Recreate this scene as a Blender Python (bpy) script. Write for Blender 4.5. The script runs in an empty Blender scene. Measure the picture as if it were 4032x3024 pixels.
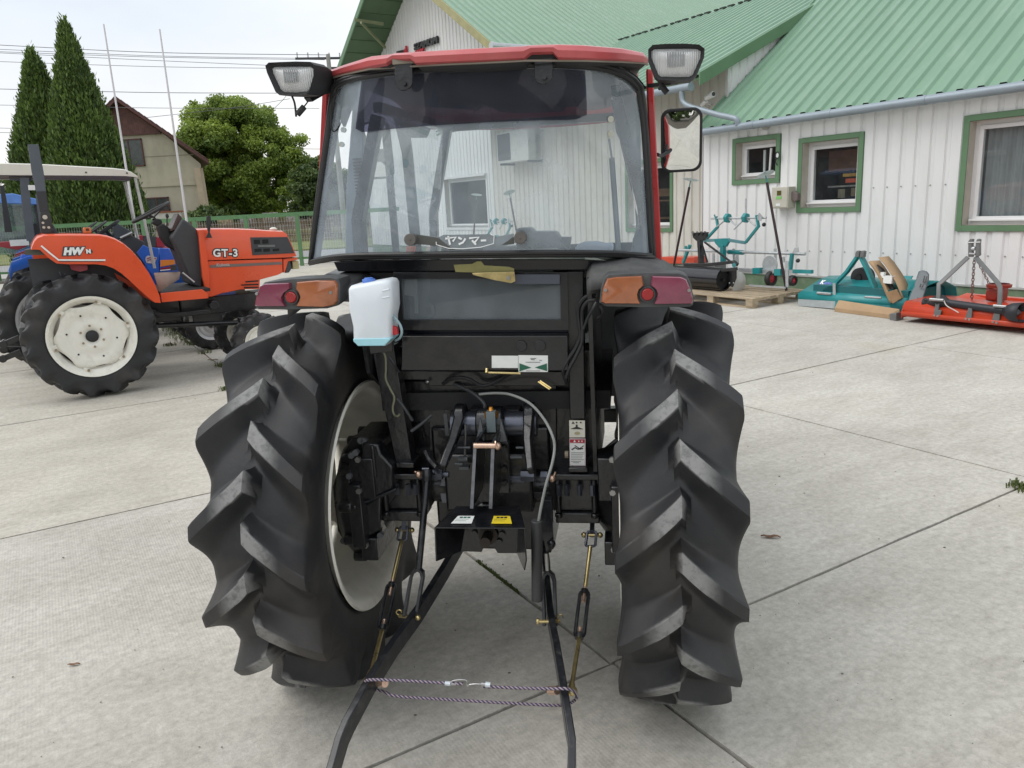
import bpy, bmesh, math, random
import numpy as np
from mathutils import Vector, Matrix, Euler, noise
random.seed(7)
SC = bpy.context.scene
COL = SC.collection
PI = math.pi
R = math.radians

# ------------------------------------------------------------------ camera
def make_camera():
    pitch, roll = R(13.27), R(2.9)
    cp, sp, cr, sr = math.cos(pitch), math.sin(pitch), math.cos(roll), math.sin(roll)
    right = Vector((1, 0, 0)); fwd = Vector((0, cp, -sp)); down = Vector((0, -sp, -cp))
    rx = cr*right + sr*down
    dn = -sr*right + cr*down
    cd = bpy.data.cameras.new('camera'); cam = bpy.data.objects.new('camera', cd); COL.objects.link(cam)
    up = -dn; back = -fwd
    cam.matrix_world = Matrix(((rx.x, up.x, back.x, 0), (rx.y, up.y, back.y, 0), (rx.z, up.z, back.z, 1.579), (0, 0, 0, 1)))
    cd.sensor_width = 36; cd.lens = 27.02; cd.clip_start = 0.05; cd.clip_end = 2000
    SC.camera = cam
make_camera()

# ------------------------------------------------------------------ sky, sun, exposure
SUN_EL, SUN_AZ = R(54), R(-98)      # azimuth from +Y towards +X
def make_world():
    w = bpy.data.worlds.new('World'); SC.world = w; w.use_nodes = True
    nt = w.node_tree; n = nt.nodes; l = nt.links; n.clear()
    out = n.new('ShaderNodeOutputWorld')
    sky = n.new('ShaderNodeTexSky'); sky.sky_type = 'NISHITA'; sky.sun_disc = False
    sky.sun_elevation = SUN_EL; sky.sun_rotation = SUN_AZ
    b1 = n.new('ShaderNodeBackground'); b1.inputs[1].default_value = 0.09
    l.new(sky.outputs[0], b1.inputs[0])
    tc = n.new('ShaderNodeTexCoord')
    mp = n.new('ShaderNodeMapping'); mp.inputs['Scale'].default_value = (1.0, 1.0, 2.6); mp.inputs['Location'].default_value = (3.1, 0.4, 1.2)
    nz = n.new('ShaderNodeTexNoise'); nz.inputs['Scale'].default_value = 1.7; nz.inputs['Detail'].default_value = 5; nz.inputs['Roughness'].default_value = .5
    l.new(tc.outputs['Generated'], mp.inputs[0]); l.new(mp.outputs[0], nz.inputs[0])
    rp = n.new('ShaderNodeValToRGB')
    rp.color_ramp.elements[0].position = .32; rp.color_ramp.elements[0].color = (.60, .66, .73, 1)
    rp.color_ramp.elements[1].position = .68; rp.color_ramp.elements[1].color = (.87, .88, .885, 1)
    l.new(nz.outputs[0], rp.inputs[0])
    # thinner, warmer cloud low over the horizon
    sx = n.new('ShaderNodeSeparateXYZ'); l.new(tc.outputs['Generated'], sx.inputs[0])
    hr = n.new('ShaderNodeMapRange'); hr.inputs[1].default_value = 0.0; hr.inputs[2].default_value = .22; hr.inputs[3].default_value = .75; hr.inputs[4].default_value = 0.0
    l.new(sx.outputs[2], hr.inputs[0])
    mx = n.new('ShaderNodeMix'); mx.data_type = 'RGBA'; mx.inputs[7].default_value = (.93, .865, .80, 1)
    l.new(hr.outputs[0], mx.inputs[0]); l.new(rp.outputs[0], mx.inputs[6])
    b2 = n.new('ShaderNodeBackground'); b2.inputs[1].default_value = 0.80
    l.new(mx.outputs[2], b2.inputs[0])
    ms = n.new('ShaderNodeMixShader'); ms.inputs[0].default_value = .93
    l.new(b1.outputs[0], ms.inputs[1]); l.new(b2.outputs[0], ms.inputs[2]); l.new(ms.outputs[0], out.inputs[0])
make_world()
def make_sun():
    ld = bpy.data.lights.new('sun', 'SUN'); ld.energy = 1.0; ld.angle = R(50); ld.color = (1, .965, .92)
    o = bpy.data.objects.new('sun', ld); COL.objects.link(o)
    d = Vector((math.sin(SUN_AZ)*math.cos(SUN_EL), math.cos(SUN_AZ)*math.cos(SUN_EL), math.sin(SUN_EL)))
    o.rotation_euler = d.to_track_quat('Z', 'Y').to_euler(); o.location = (-10, 6, 20)
make_sun()
SC.view_settings.view_transform = 'Standard'
try: SC.view_settings.look = 'None'
except Exception: pass
SC.view_settings.exposure = 0.72; SC.view_settings.gamma = 1; SC.view_settings.use_curve_mapping = False
SC.cycles.max_bounces = 8; SC.cycles.transparent_max_bounces = 16; SC.cycles.glossy_bounces = 4

# ------------------------------------------------------------------ materials
MATS = {}
def mat(name, col, rough=.5, metal=0.0, var=.12, scale=6.0, bump=0.0, bscale=60.0, coat=0.0, stain=None, stainamt=.0, stainscale=3.0, spec=.5, stretch=(1, 1, 1), sss=0.0, rvar=.12):
    if name in MATS: return MATS[name]
    m = bpy.data.materials.new(name); m.use_nodes = True; nt = m.node_tree; n = nt.nodes; l = nt.links
    b = n['Principled BSDF']
    tc = n.new('ShaderNodeTexCoord'); mp = n.new('ShaderNodeMapping'); mp.inputs['Scale'].default_value = stretch
    l.new(tc.outputs['Object'], mp.inputs[0])
    nz = n.new('ShaderNodeTexNoise'); nz.inputs['Scale'].default_value = scale; nz.inputs['Detail'].default_value = 6; nz.inputs['Roughness'].default_value = .62
    l.new(mp.outputs[0], nz.inputs[0])
    rp = n.new('ShaderNodeValToRGB'); c = col
    rp.color_ramp.elements[0].position = .3; rp.color_ramp.elements[1].position = .7
    rp.color_ramp.elements[0].color = tuple(max(0, x*(1-var)) for x in c[:3])+(1,)
    rp.color_ramp.elements[1].color = tuple(min(1, x*(1+var)) for x in c[:3])+(1,)
    l.new(nz.outputs[0], rp.inputs[0])
    last = rp.outputs[0]
    if stain:
        n2 = n.new('ShaderNodeTexNoise'); n2.inputs['Scale'].default_value = stainscale; n2.inputs['Detail'].default_value = 8; n2.inputs['Roughness'].default_value = .7
        l.new(mp.outputs[0], n2.inputs[0])
        mr = n.new('ShaderNodeMapRange'); mr.inputs[1].default_value = .5; mr.inputs[2].default_value = .72; mr.inputs[3].default_value = 0; mr.inputs[4].default_value = stainamt
        l.new(n2.outputs[0], mr.inputs[0])
        mx = n.new('ShaderNodeMix'); mx.data_type = 'RGBA'; mx.inputs[7].default_value = tuple(stain)+(1,)
        l.new(mr.outputs[0], mx.inputs[0]); l.new(last, mx.inputs[6]); last = mx.outputs[2]
    l.new(last, b.inputs['Base Color'])
    rr = n.new('ShaderNodeMapRange'); rr.inputs[3].default_value = max(.02, rough-rvar); rr.inputs[4].default_value = min(1, rough+rvar)
    l.new(nz.outputs[0], rr.inputs[0]); l.new(rr.outputs[0], b.inputs['Roughness'])
    b.inputs['Metallic'].default_value = metal
    b.inputs['Specular IOR Level'].default_value = spec
    if coat: b.inputs['Coat Weight'].default_value = coat; b.inputs['Coat Roughness'].default_value = .08
    if sss: b.inputs['Subsurface Weight'].default_value = sss; b.inputs['Subsurface Radius'].default_value = (.02, .02, .02)
    if bump:
        n3 = n.new('ShaderNodeTexNoise'); n3.inputs['Scale'].default_value = bscale; n3.inputs['Detail'].default_value = 4
        l.new(mp.outputs[0], n3.inputs[0])
        bp = n.new('ShaderNodeBump'); bp.inputs['Strength'].default_value = bump; bp.inputs['Distance'].default_value = .01
        l.new(n3.outputs[0], bp.inputs['Height']); l.new(bp.outputs[0], b.inputs['Normal'])
    MATS[name] = m
    return m

def glass_mat(name, tint=(.9, .95, .97), opacity=.12, refl=1.5, rough=.01):
    if name in MATS: return MATS[name]
    m = bpy.data.materials.new(name); m.use_nodes = True; nt = m.node_tree; n = nt.nodes; l = nt.links; n.clear()
    out = n.new('ShaderNodeOutputMaterial')
    tr = n.new('ShaderNodeBsdfTransparent'); tr.inputs[0].default_value = tuple(tint)+(1,)
    gl = n.new('ShaderNodeBsdfGlossy'); gl.inputs['Roughness'].default_value = rough; gl.inputs[0].default_value = (1, 1, 1, 1)
    f0 = ((refl-1)/(refl+1))**2     # two-sided Schlick reflectance
    lw = n.new('ShaderNodeLayerWeight'); lw.inputs[0].default_value = .5
    pw = n.new('ShaderNodeMath'); pw.operation = 'POWER'; pw.inputs[1].default_value = 5; l.new(lw.outputs['Facing'], pw.inputs[0])
    fr = n.new('ShaderNodeMath'); fr.operation = 'MULTIPLY_ADD'; fr.inputs[1].default_value = 1-f0; fr.inputs[2].default_value = f0; l.new(pw.outputs[0], fr.inputs[0])
    mx = n.new('ShaderNodeMixShader'); l.new(fr.outputs[0], mx.inputs[0]); l.new(tr.outputs[0], mx.inputs[1]); l.new(gl.outputs[0], mx.inputs[2])
    df = n.new('ShaderNodeBsdfDiffuse'); df.inputs[0].default_value = (.68, .79, .88, 1)  # pale blue diffuse wash stands in for sky reflected in the glass
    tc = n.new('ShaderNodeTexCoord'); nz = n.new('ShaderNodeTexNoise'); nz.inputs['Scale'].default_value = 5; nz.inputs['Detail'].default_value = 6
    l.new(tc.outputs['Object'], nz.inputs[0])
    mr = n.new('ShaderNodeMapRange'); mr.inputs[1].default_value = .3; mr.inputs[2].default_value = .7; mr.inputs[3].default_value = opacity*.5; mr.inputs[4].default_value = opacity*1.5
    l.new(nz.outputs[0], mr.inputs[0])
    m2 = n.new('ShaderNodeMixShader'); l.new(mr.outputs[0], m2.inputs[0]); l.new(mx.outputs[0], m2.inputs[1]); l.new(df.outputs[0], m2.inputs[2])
    l.new(m2.outputs[0], out.inputs[0])
    MATS[name] = m
    return m

def lens_mat(name, col, rough=.08, ribs=0.0, rs=220):
    m = mat(name, col, rough=rough, var=.18, scale=14, coat=.9, rvar=.03)
    if ribs:
        nt = m.node_tree; n = nt.nodes; l = nt.links; b = n['Principled BSDF']
        tc = n.new('ShaderNodeTexCoord'); w = n.new('ShaderNodeTexWave'); w.inputs['Scale'].default_value = rs; w.bands_direction = 'X'
        l.new(tc.outputs['Object'], w.inputs[0])
        bp = n.new('ShaderNodeBump'); bp.inputs['Strength'].default_value = ribs; bp.inputs['Distance'].default_value = .002
        l.new(w.outputs[0], bp.inputs['Height']); l.new(bp.outputs[0], b.inputs['Normal'])
    return m

def concrete_mat(name, base, dark, combed, seed):
    if name in MATS: return MATS[name]
    m = bpy.data.materials.new(name); m.use_nodes = True; nt = m.node_tree; n = nt.nodes; l = nt.links
    b = n['Principled BSDF']; b.inputs['Specular IOR Level'].default_value = .3
    tc = n.new('ShaderNodeTexCoord'); mp = n.new('ShaderNodeMapping'); mp.inputs['Location'].default_value = (seed*3.7, seed*1.3, 0); mp.inputs['Rotation'].default_value = (0, 0, -R(30.6))
    l.new(tc.outputs['Object'], mp.inputs[0])
    def nz(scale, detail=6, rough=.6, vec=None, st=None):
        t = n.new('ShaderNodeTexNoise'); t.inputs['Scale'].default_value = scale; t.inputs['Detail'].default_value = detail; t.inputs['Roughness'].default_value = rough
        if st:
            q = n.new('ShaderNodeMapping'); q.inputs['Scale'].default_value = st; l.new(mp.outputs[0], q.inputs[0]); l.new(q.outputs[0], t.inputs[0])
        else: l.new(mp.outputs[0], t.inputs[0])
        return t.outputs[0]
    def ramp(src, p0, p1, c0, c1):
        r = n.new('ShaderNodeValToRGB'); r.color_ramp.elements[0].position = p0; r.color_ramp.elements[1].position = p1
        r.color_ramp.elements[0].color = tuple(c0)+(1,); r.color_ramp.elements[1].color = tuple(c1)+(1,); l.new(src, r.inputs[0]); return r.outputs[0]
    def mul(a, c, f=1.0):
        x = n.new('ShaderNodeMix'); x.data_type = 'RGBA'; x.blend_type = 'MULTIPLY'; x.inputs[0].default_value = f; l.new(a, x.inputs[6]); l.new(c, x.inputs[7]); return x.outputs[2]
    c = ramp(nz(.55, 5, .6), .3, .72, dark, base)
    c = mul(c, ramp(nz(3.2, 8, .72, st=(.7, 1.2, 1)), .34, .62, (.89, .88, .865), (1.05, 1.05, 1.05)))      # brushed, blotchy drying marks
    c = mul(c, ramp(nz(30, 7, .78), .34, .62, (.76, .76, .75), (1.10, 1.10, 1.10)), .95)
    c = mul(c, ramp(nz(11, 6, .75, st=(.3, 1.5, 1)), .36, .50, (.84, .83, .81), (1, 1, 1)), .5)
    c = mul(c, ramp(nz(260, 2, .5), .22, .42, (.72, .70, .68), (1, 1, 1)), .7)                                  # sand grain and pits
    c = mul(c, ramp(nz(1.1, 4, .5), .60, .78, (1, 1, 1), (.80, .755, .70)), .8)                              # brownish water stains
    l.new(c, b.inputs['Base Color'])
    b.inputs['Roughness'].default_value = .82
    wv = n.new('ShaderNodeTexWave'); wv.bands_direction = 'X'; wv.inputs['Scale'].default_value = 26; wv.inputs['Distortion'].default_value = .35; wv.inputs['Detail'].default_value = 2; wv.inputs['Detail Scale'].default_value = 1.5
    l.new(mp.outputs[0], wv.inputs[0])
    cm = n.new('ShaderNodeMapRange'); cm.inputs[1].default_value = .38; cm.inputs[2].default_value = .55; cm.inputs[3].default_value = 0; cm.inputs[4].default_value = combed
    l.new(nz(.5, 3), cm.inputs[0])
    ml = n.new('ShaderNodeMath'); ml.operation = 'MULTIPLY'; l.new(wv.outputs[1], ml.inputs[0]); l.new(cm.outputs[0], ml.inputs[1])
    ad = n.new('ShaderNodeMath'); ad.operation = 'ADD'; l.new(ml.outputs[0], ad.inputs[0]); l.new(nz(90, 5, .7), ad.inputs[1])
    bp = n.new('ShaderNodeBump'); bp.inputs['Strength'].default_value = .55; bp.inputs['Distance'].default_value = .004
    l.new(ad.outputs[0], bp.inputs['Height']); l.new(bp.outputs[0], b.inputs['Normal'])
    MATS[name] = m
    return m

# ------------------------------------------------------------------ mesh builder
def V3(p): return Vector(p)
class MB:
    def __init__(s): s.v = []; s.f = []; s.sm = []
    def add(s, vs, fs):
        o = len(s.v); s.v += [tuple(p) for p in vs]; s.f += [tuple(i+o for i in f) for f in fs]; return s
    def box(s, x0, x1, y0, y1, z0, z1):
        x0, x1 = min(x0, x1), max(x0, x1); y0, y1 = min(y0, y1), max(y0, y1); z0, z1 = min(z0, z1), max(z0, z1)
        return s.add([(x0, y0, z0), (x1, y0, z0), (x1, y1, z0), (x0, y1, z0), (x0, y0, z1), (x1, y0, z1), (x1, y1, z1), (x0, y1, z1)],
                     [(0, 3, 2, 1), (4, 5, 6, 7), (0, 1, 5, 4), (1, 2, 6, 5), (2, 3, 7, 6), (3, 0, 4, 7)])
    def cbox(s, c, sx, sy, sz): return s.box(c[0]-sx/2, c[0]+sx/2, c[1]-sy/2, c[1]+sy/2, c[2]-sz/2, c[2]+sz/2)
    def beam(s, p0, p1, w, h, up=(0, 0, 1)):
        p0, p1 = V3(p0), V3(p1); d = (p1-p0).normalized(); a = d.cross(V3(up))
        if a.length < 1e-4: a = d.cross(Vector((1, 0, 0)))
        a.normalize(); b = a.cross(d).normalized(); a = a*w/2; b = b*h/2
        return s.add([p0-a-b, p0+a-b, p0+a+b, p0-a+b, p1-a-b, p1+a-b, p1+a+b, p1-a+b],
                     [(0, 1, 2, 3), (7, 6, 5, 4), (0, 4, 5, 1), (1, 5, 6, 2), (2, 6, 7, 3), (3, 7, 4, 0)])
    def path(s, pts, w, h, up=(0, 0, 1)):
        # rectangular section swept along a polyline
        pts = [V3(p) for p in pts]; n = len(pts); up = V3(up); rings = []
        for i, p in enumerate(pts):
            d = ((pts[i]-pts[i-1]).normalized() if i > 0 else Vector()) + ((pts[i+1]-pts[i]).normalized() if i < n-1 else Vector())
            d.normalize(); a = d.cross(up)
            if a.length < 1e-4: a = d.cross(Vector((1, 0, 0)))
            a.normalize(); b = a.cross(d).normalized()
            ww = w[i] if isinstance(w, (list, tuple)) else w; hh = h[i] if isinstance(h, (list, tuple)) else h
            a = a*ww/2; b = b*hh/2
            rings.append([p-a-b, p+a-b, p+a+b, p-a+b])
        vs = [q for r in rings for q in r]; fs = [(0, 1, 2, 3), tuple(4*(n-1)+k for k in (3, 2, 1, 0))]
        for i in range(n-1):
            for k in range(4):
                k2 = (k+1) % 4; fs.append((4*i+k, 4*i+4+k, 4*i+4+k2, 4*i+k2))
        return s.add(vs, fs)
    def tube(s, pts, r, n=8, caps=True, closed=False, sy=1.0):
        pts = [V3(p) for p in pts]; m = len(pts); rings = []; prev = None
        for i, p in enumerate(pts):
            if closed: d = (pts[(i+1) % m]-pts[i-1])
            else: d = (pts[min(i+1, m-1)]-pts[max(i-1, 0)])
            if d.length < 1e-9: d = Vector((0, 0, 1))
            d.normalize()
            if prev is None:
                a = d.orthogonal().normalized()
            else:
                a = (prev-d*prev.dot(d))
                a = a.normalized() if a.length > 1e-6 else d.orthogonal().normalized()
            prev = a; b = d.cross(a)
            rr = r[i] if isinstance(r, (list, tuple)) else r
            rings.append([p+(a*math.cos(t)+b*math.sin(t)*sy)*rr for t in [2*PI*k/n for k in range(n)]])
        vs = [q for g in rings for q in g]; fs = []
        for i in range(m if closed else m-1):
            j = (i+1) % m
            for k in range(n): fs.append((i*n+k, i*n+(k+1) % n, j*n+(k+1) % n, j*n+k))
        if caps and not closed: fs.append(tuple(range(n))[::-1]); fs.append(tuple((m-1)*n+k for k in range(n)))
        return s.add(vs, fs)
    def cyl(s, p0, p1, r, n=16, r2=None):
        return s.tube([p0, p1], [r, r if r2 is None else r2], n)
    def prism(s, poly, vec):
        n = len(poly); vec = V3(vec); a = [V3(p) for p in poly]; b = [p+vec for p in a]
        fs = [tuple(range(n)), tuple(range(2*n-1, n-1, -1))]
        for i in range(n): j = (i+1) % n; fs.append((i, i+n, j+n, j))
        return s.add(a+b, fs)
    def lathe(s, prof, org, axis='x', n=48, closed=False, sy=1.0):
        # prof: (a, r) pairs
        vs = []; m = len(prof); ox, oy, oz = org
        for k in range(n):
            c, q = math.cos(2*PI*k/n), math.sin(2*PI*k/n)*sy
            for a, r in prof:
                if axis == 'x': vs.append((ox+a, oy+r*c, oz+r*q))
                elif axis == 'y': vs.append((ox+r*c, oy+a, oz+r*q))
                else: vs.append((ox+r*c, oy+r*q, oz+a))
        fs = []
        for k in range(n):
            k2 = (k+1) % n
            for i in range(m if closed else m-1):
                j = (i+1) % m; fs.append((k*m+i, k*m+j, k2*m+j, k2*m+i))
        return s.add(vs, fs)
    def grid(s, rows, closed_u=False):
        m = len(rows[0]); vs = [p for r in rows for p in r]; fs = []
        for i in range(len(rows)-1):
            for k in range(m if closed_u else m-1):
                k2 = (k+1) % m; fs.append((i*m+k, i*m+k2, (i+1)*m+k2, (i+1)*m+k))
        return s.add(vs, fs)
    def sph(s, c, r, n=10, m=7, sc=(1, 1, 1)):
        rows = []
        for i in range(m+1):
            t = PI*i/m
            rows.append([(c[0]+r*sc[0]*math.sin(t)*math.cos(2*PI*k/n), c[1]+r*sc[1]*math.sin(t)*math.sin(2*PI*k/n), c[2]+r*sc[2]*math.cos(t)) for k in range(n)])
        return s.grid(rows, True)
    def mesh(s, name, m, org=(0, 0, 0), smooth=35):
        me = bpy.data.meshes.new(name)
        me.from_pydata([(p[0]-org[0], p[1]-org[1], p[2]-org[2]) for p in s.v], [], s.f); me.validate()
        bm = bmesh.new(); bm.from_mesh(me); bmesh.ops.remove_doubles(bm, verts=bm.verts, dist=1e-5); bmesh.ops.recalc_face_normals(bm, faces=bm.faces); bm.to_mesh(me); bm.free()
        if smooth:
            me.shade_smooth(); me.set_sharp_from_angle(angle=R(smooth))
        if m: me.materials.append(m)
        return me
    def pieces(s):
        n = len(s.v); par = list(range(n))
        def find(a):
            while par[a] != a: par[a] = par[par[a]]; a = par[a]
            return a
        for f in s.f:
            a = find(f[0])
            for i in f[1:]:
                b = find(i)
                if a != b: par[b] = a
        comp = {}
        for i in range(n): comp.setdefault(find(i), []).append(i)
        V = np.array(s.v); bx = [[V[ix].min(0)-.0015, V[ix].max(0)+.0015, [k]] for k, ix in comp.items()]
        if len(bx) > 400: return [s]
        ch = True
        while ch:
            ch = False; i = 0
            while i < len(bx):
                j = i+1
                while j < len(bx):
                    if (bx[i][0] <= bx[j][1]).all() and (bx[j][0] <= bx[i][1]).all():
                        bx[i] = [np.minimum(bx[i][0], bx[j][0]), np.maximum(bx[i][1], bx[j][1]), bx[i][2]+bx[j][2]]; bx.pop(j); ch = True
                    else: j += 1
                i += 1
        if len(bx) == 1: return [s]
        out = []; root_of = {}
        for g, b in enumerate(bx):
            for k in b[2]: root_of[k] = g
        vi = [root_of[find(i)] for i in range(n)]; newi = [0]*n; out = [MB() for _ in bx]
        for i in range(n): newi[i] = len(out[vi[i]].v); out[vi[i]].v.append(s.v[i])
        for f in s.f: out[vi[f[0]]].f.append(tuple(newi[i] for i in f))
        out = [o for o in out if o.f]; out.sort(key=lambda o: -len(o.v)); return out
    def build(s, name, m, parent=None, smooth=35, bevel=0, frame=None, solid=0, label=None, split=True):
        if parent and split and len(s.f) < 30000:
            ps = s.pieces()
            if len(ps) > 1:
                obs = [p.build(name, m, parent, smooth, bevel, frame, solid, label, False) for p in ps]
                return obs[0]
        org = ORG.get(parent.name, (0, 0, 0)) if parent else (0, 0, 0)
        o = bpy.data.objects.new(name, s.mesh(name, m, org, smooth)); COL.objects.link(o)
        if parent: o.parent = parent; ORG[o.name] = org
        elif frame: o.matrix_world = FRM[frame]
        if solid:
            md = o.modifiers.new('thick', 'SOLIDIFY'); md.thickness = solid; md.offset = 0
        if bevel:
            md = o.modifiers.new('bevel', 'BEVEL'); md.width = bevel; md.segments = 2; md.limit_method = 'ANGLE'; md.angle_limit = R(35); md.harden_normals = False
        if label: o['label'] = label
        return o
ORG = {}
def frm(x, y, a): return Matrix.Translation((x, y, 0)) @ Matrix.Rotation(a, 4, 'Z')
FRM = {'T': frm(-.08, 2.463, R(-8.784)), 'B': frm(0, 0, R(32.4)), 'K': frm(-3.889, 6.945, R(31)), 'W': Matrix.Identity(4)}
def tag(o, label, cat, group=None, kind=None):
    if label: o['label'] = label
    if cat: o['category'] = cat
    if group: o['group'] = group
    if kind: o['kind'] = kind
    return o
def thing(name, label, cat, org, frame='W', group=None):
    o = bpy.data.objects.new(name, None); COL.objects.link(o); o.empty_display_size = .2
    o.matrix_world = FRM[frame] @ Matrix.Translation(org); ORG[o.name] = tuple(org)
    return tag(o, label, cat, group)
def copy_tree(o, parent=None):
    c = o.copy(); COL.objects.link(c)
    if parent: c.parent = parent
    for ch in list(o.children): copy_tree(ch, c)
    return c
def bolt(mb, c, r=.008, h=.006, ax=(0, -1, 0)):
    c = V3(c); a = V3(ax); mb.cyl(c, c+a*h, r, 6); return mb
def lerp(a, b, t): return tuple(a[i]+(b[i]-a[i])*t for i in range(len(a)))
def sstep(a, b, x):
    t = np.clip((x-a)/(b-a), 0, 1); return t*t*(3-2*t)
def interp_path(pts, n):
    """resample a polyline smoothly (Catmull-Rom)"""
    P_ = [V3(p) for p in pts]; out = []; m = len(P_)
    for i in range(m-1):
        p0, p1, p2, p3 = P_[max(i-1, 0)], P_[i], P_[i+1], P_[min(i+2, m-1)]
        for k in range(n):
            t = k/n
            out.append(.5*((2*p1)+(p2-p0)*t+(2*p0-5*p1+4*p2-p3)*t*t+(3*p1-p0-3*p2+p3)*t*t*t))
    out.append(P_[-1]); return out
FONT_EXTRA = {}
def text_mesh(name, txt, size, m, parent, origin, xdir, updir, extrude=.0008, shear=0.0, bold=0.0, spacing=1.0, frame=None, align='LEFT'):
    """flat print: raised lettering as a mesh, laid on a surface with given directions (frame coordinates)"""
    cu = bpy.data.curves.new(name, 'FONT'); cu.body = txt; cu.size = size; cu.extrude = extrude; cu.shear = shear; cu.offset = bold; cu.space_character = spacing; cu.align_x = align
    to = bpy.data.objects.new(name+'_tmp', cu); COL.objects.link(to)
    dg = bpy.context.evaluated_depsgraph_get(); dg.update()
    me = bpy.data.meshes.new_from_object(to.evaluated_get(dg)); bpy.data.objects.remove(to)
    x = V3(xdir).normalized(); u = V3(updir); u = (u-x*u.dot(x)).normalized(); z = x.cross(u)
    org = ORG.get(parent.name, (0, 0, 0)) if parent else (0, 0, 0)
    M_ = Matrix(((x.x, u.x, z.x, origin[0]-org[0]), (x.y, u.y, z.y, origin[1]-org[1]), (x.z, u.z, z.z, origin[2]-org[2]), (0, 0, 0, 1)))
    me.transform(M_); me.materials.clear(); me.materials.append(m); me.name = name
    o = bpy.data.objects.new(name, me); COL.objects.link(o)
    if parent: o.parent = parent; ORG[o.name] = org
    elif frame: o.matrix_world = FRM[frame]
    return o

# colours
BLACKP = mat('black_machine_paint', (.0065, .007, .0095), rough=.34, var=.4, scale=11, coat=.45, bump=.28, bscale=55, stain=(.040, .036, .032), stainamt=.45, stainscale=9)
BLACKM = mat('black_matt_plastic', (.022, .022, .024), rough=.6, var=.25, scale=12, bump=.1, bscale=220)
BLACKG = mat('black_gloss_paint', (.012, .013, .017), rough=.26, var=.25, coat=.3)
RUBSEAL = mat('rubber_seal', (.018, .018, .019), rough=.42, var=.2, bump=.1)
DUSTG = mat('dusty_grey_plastic', (.075, .078, .08), rough=.62, var=.25, scale=10, stain=(.19, .18, .16), stainamt=.6, stainscale=5, bump=.15, bscale=80)
CASTG = mat('grey_cast_metal', (.13, .14, .15), rough=.45, metal=.5, var=.2, bump=.25, bscale=70)
STEELB = mat('blued_steel', (.12, .13, .16), rough=.3, metal=.75, var=.25)
STEEL = mat('bare_steel', (.42, .42, .42), rough=.32, metal=.9, var=.15)
ZINC = mat('yellow_zinc_plating', (.62, .50, .24), rough=.3, metal=.9, var=.25, scale=20)
ZINCP = mat('pinkish_zinc_plating', (.72, .50, .38), rough=.3, metal=.85, var=.25, scale=20)
BRASSD = mat('dull_olive_zinc', (.30, .28, .12), rough=.38, metal=.6, var=.2)
GALV = mat('galvanised_steel', (.50, .52, .53), rough=.42, metal=.55, var=.14, scale=22)
CREAM = mat('cream_wheel_paint', (.82, .80, .72), rough=.42, var=.06, scale=5, stain=(.45, .42, .34), stainamt=.45, stainscale=9, coat=.2)
REDCAB = mat('faded_red_cab_paint', (.50, .085, .09), rough=.36, var=.14, scale=7, coat=.35, stain=(.50, .17, .16), stainamt=.4, stainscale=4)
REDPILL = mat('red_pillar_paint', (.50, .028, .03), rough=.3, var=.12, coat=.45)
WHITEP = mat('white_label', (.80, .82, .80), rough=.45, var=.05, scale=40)
INK = mat('black_print', (.03, .03, .03), rough=.5, var=.1)
YELLOWP = mat('yellow_label', (.75, .58, .03), rough=.45, var=.06)
REDINK = mat('red_print', (.45, .03, .05), rough=.5, var=.1)
GREENINK = mat('green_print', (.02, .13, .08), rough=.5, var=.1)

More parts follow.
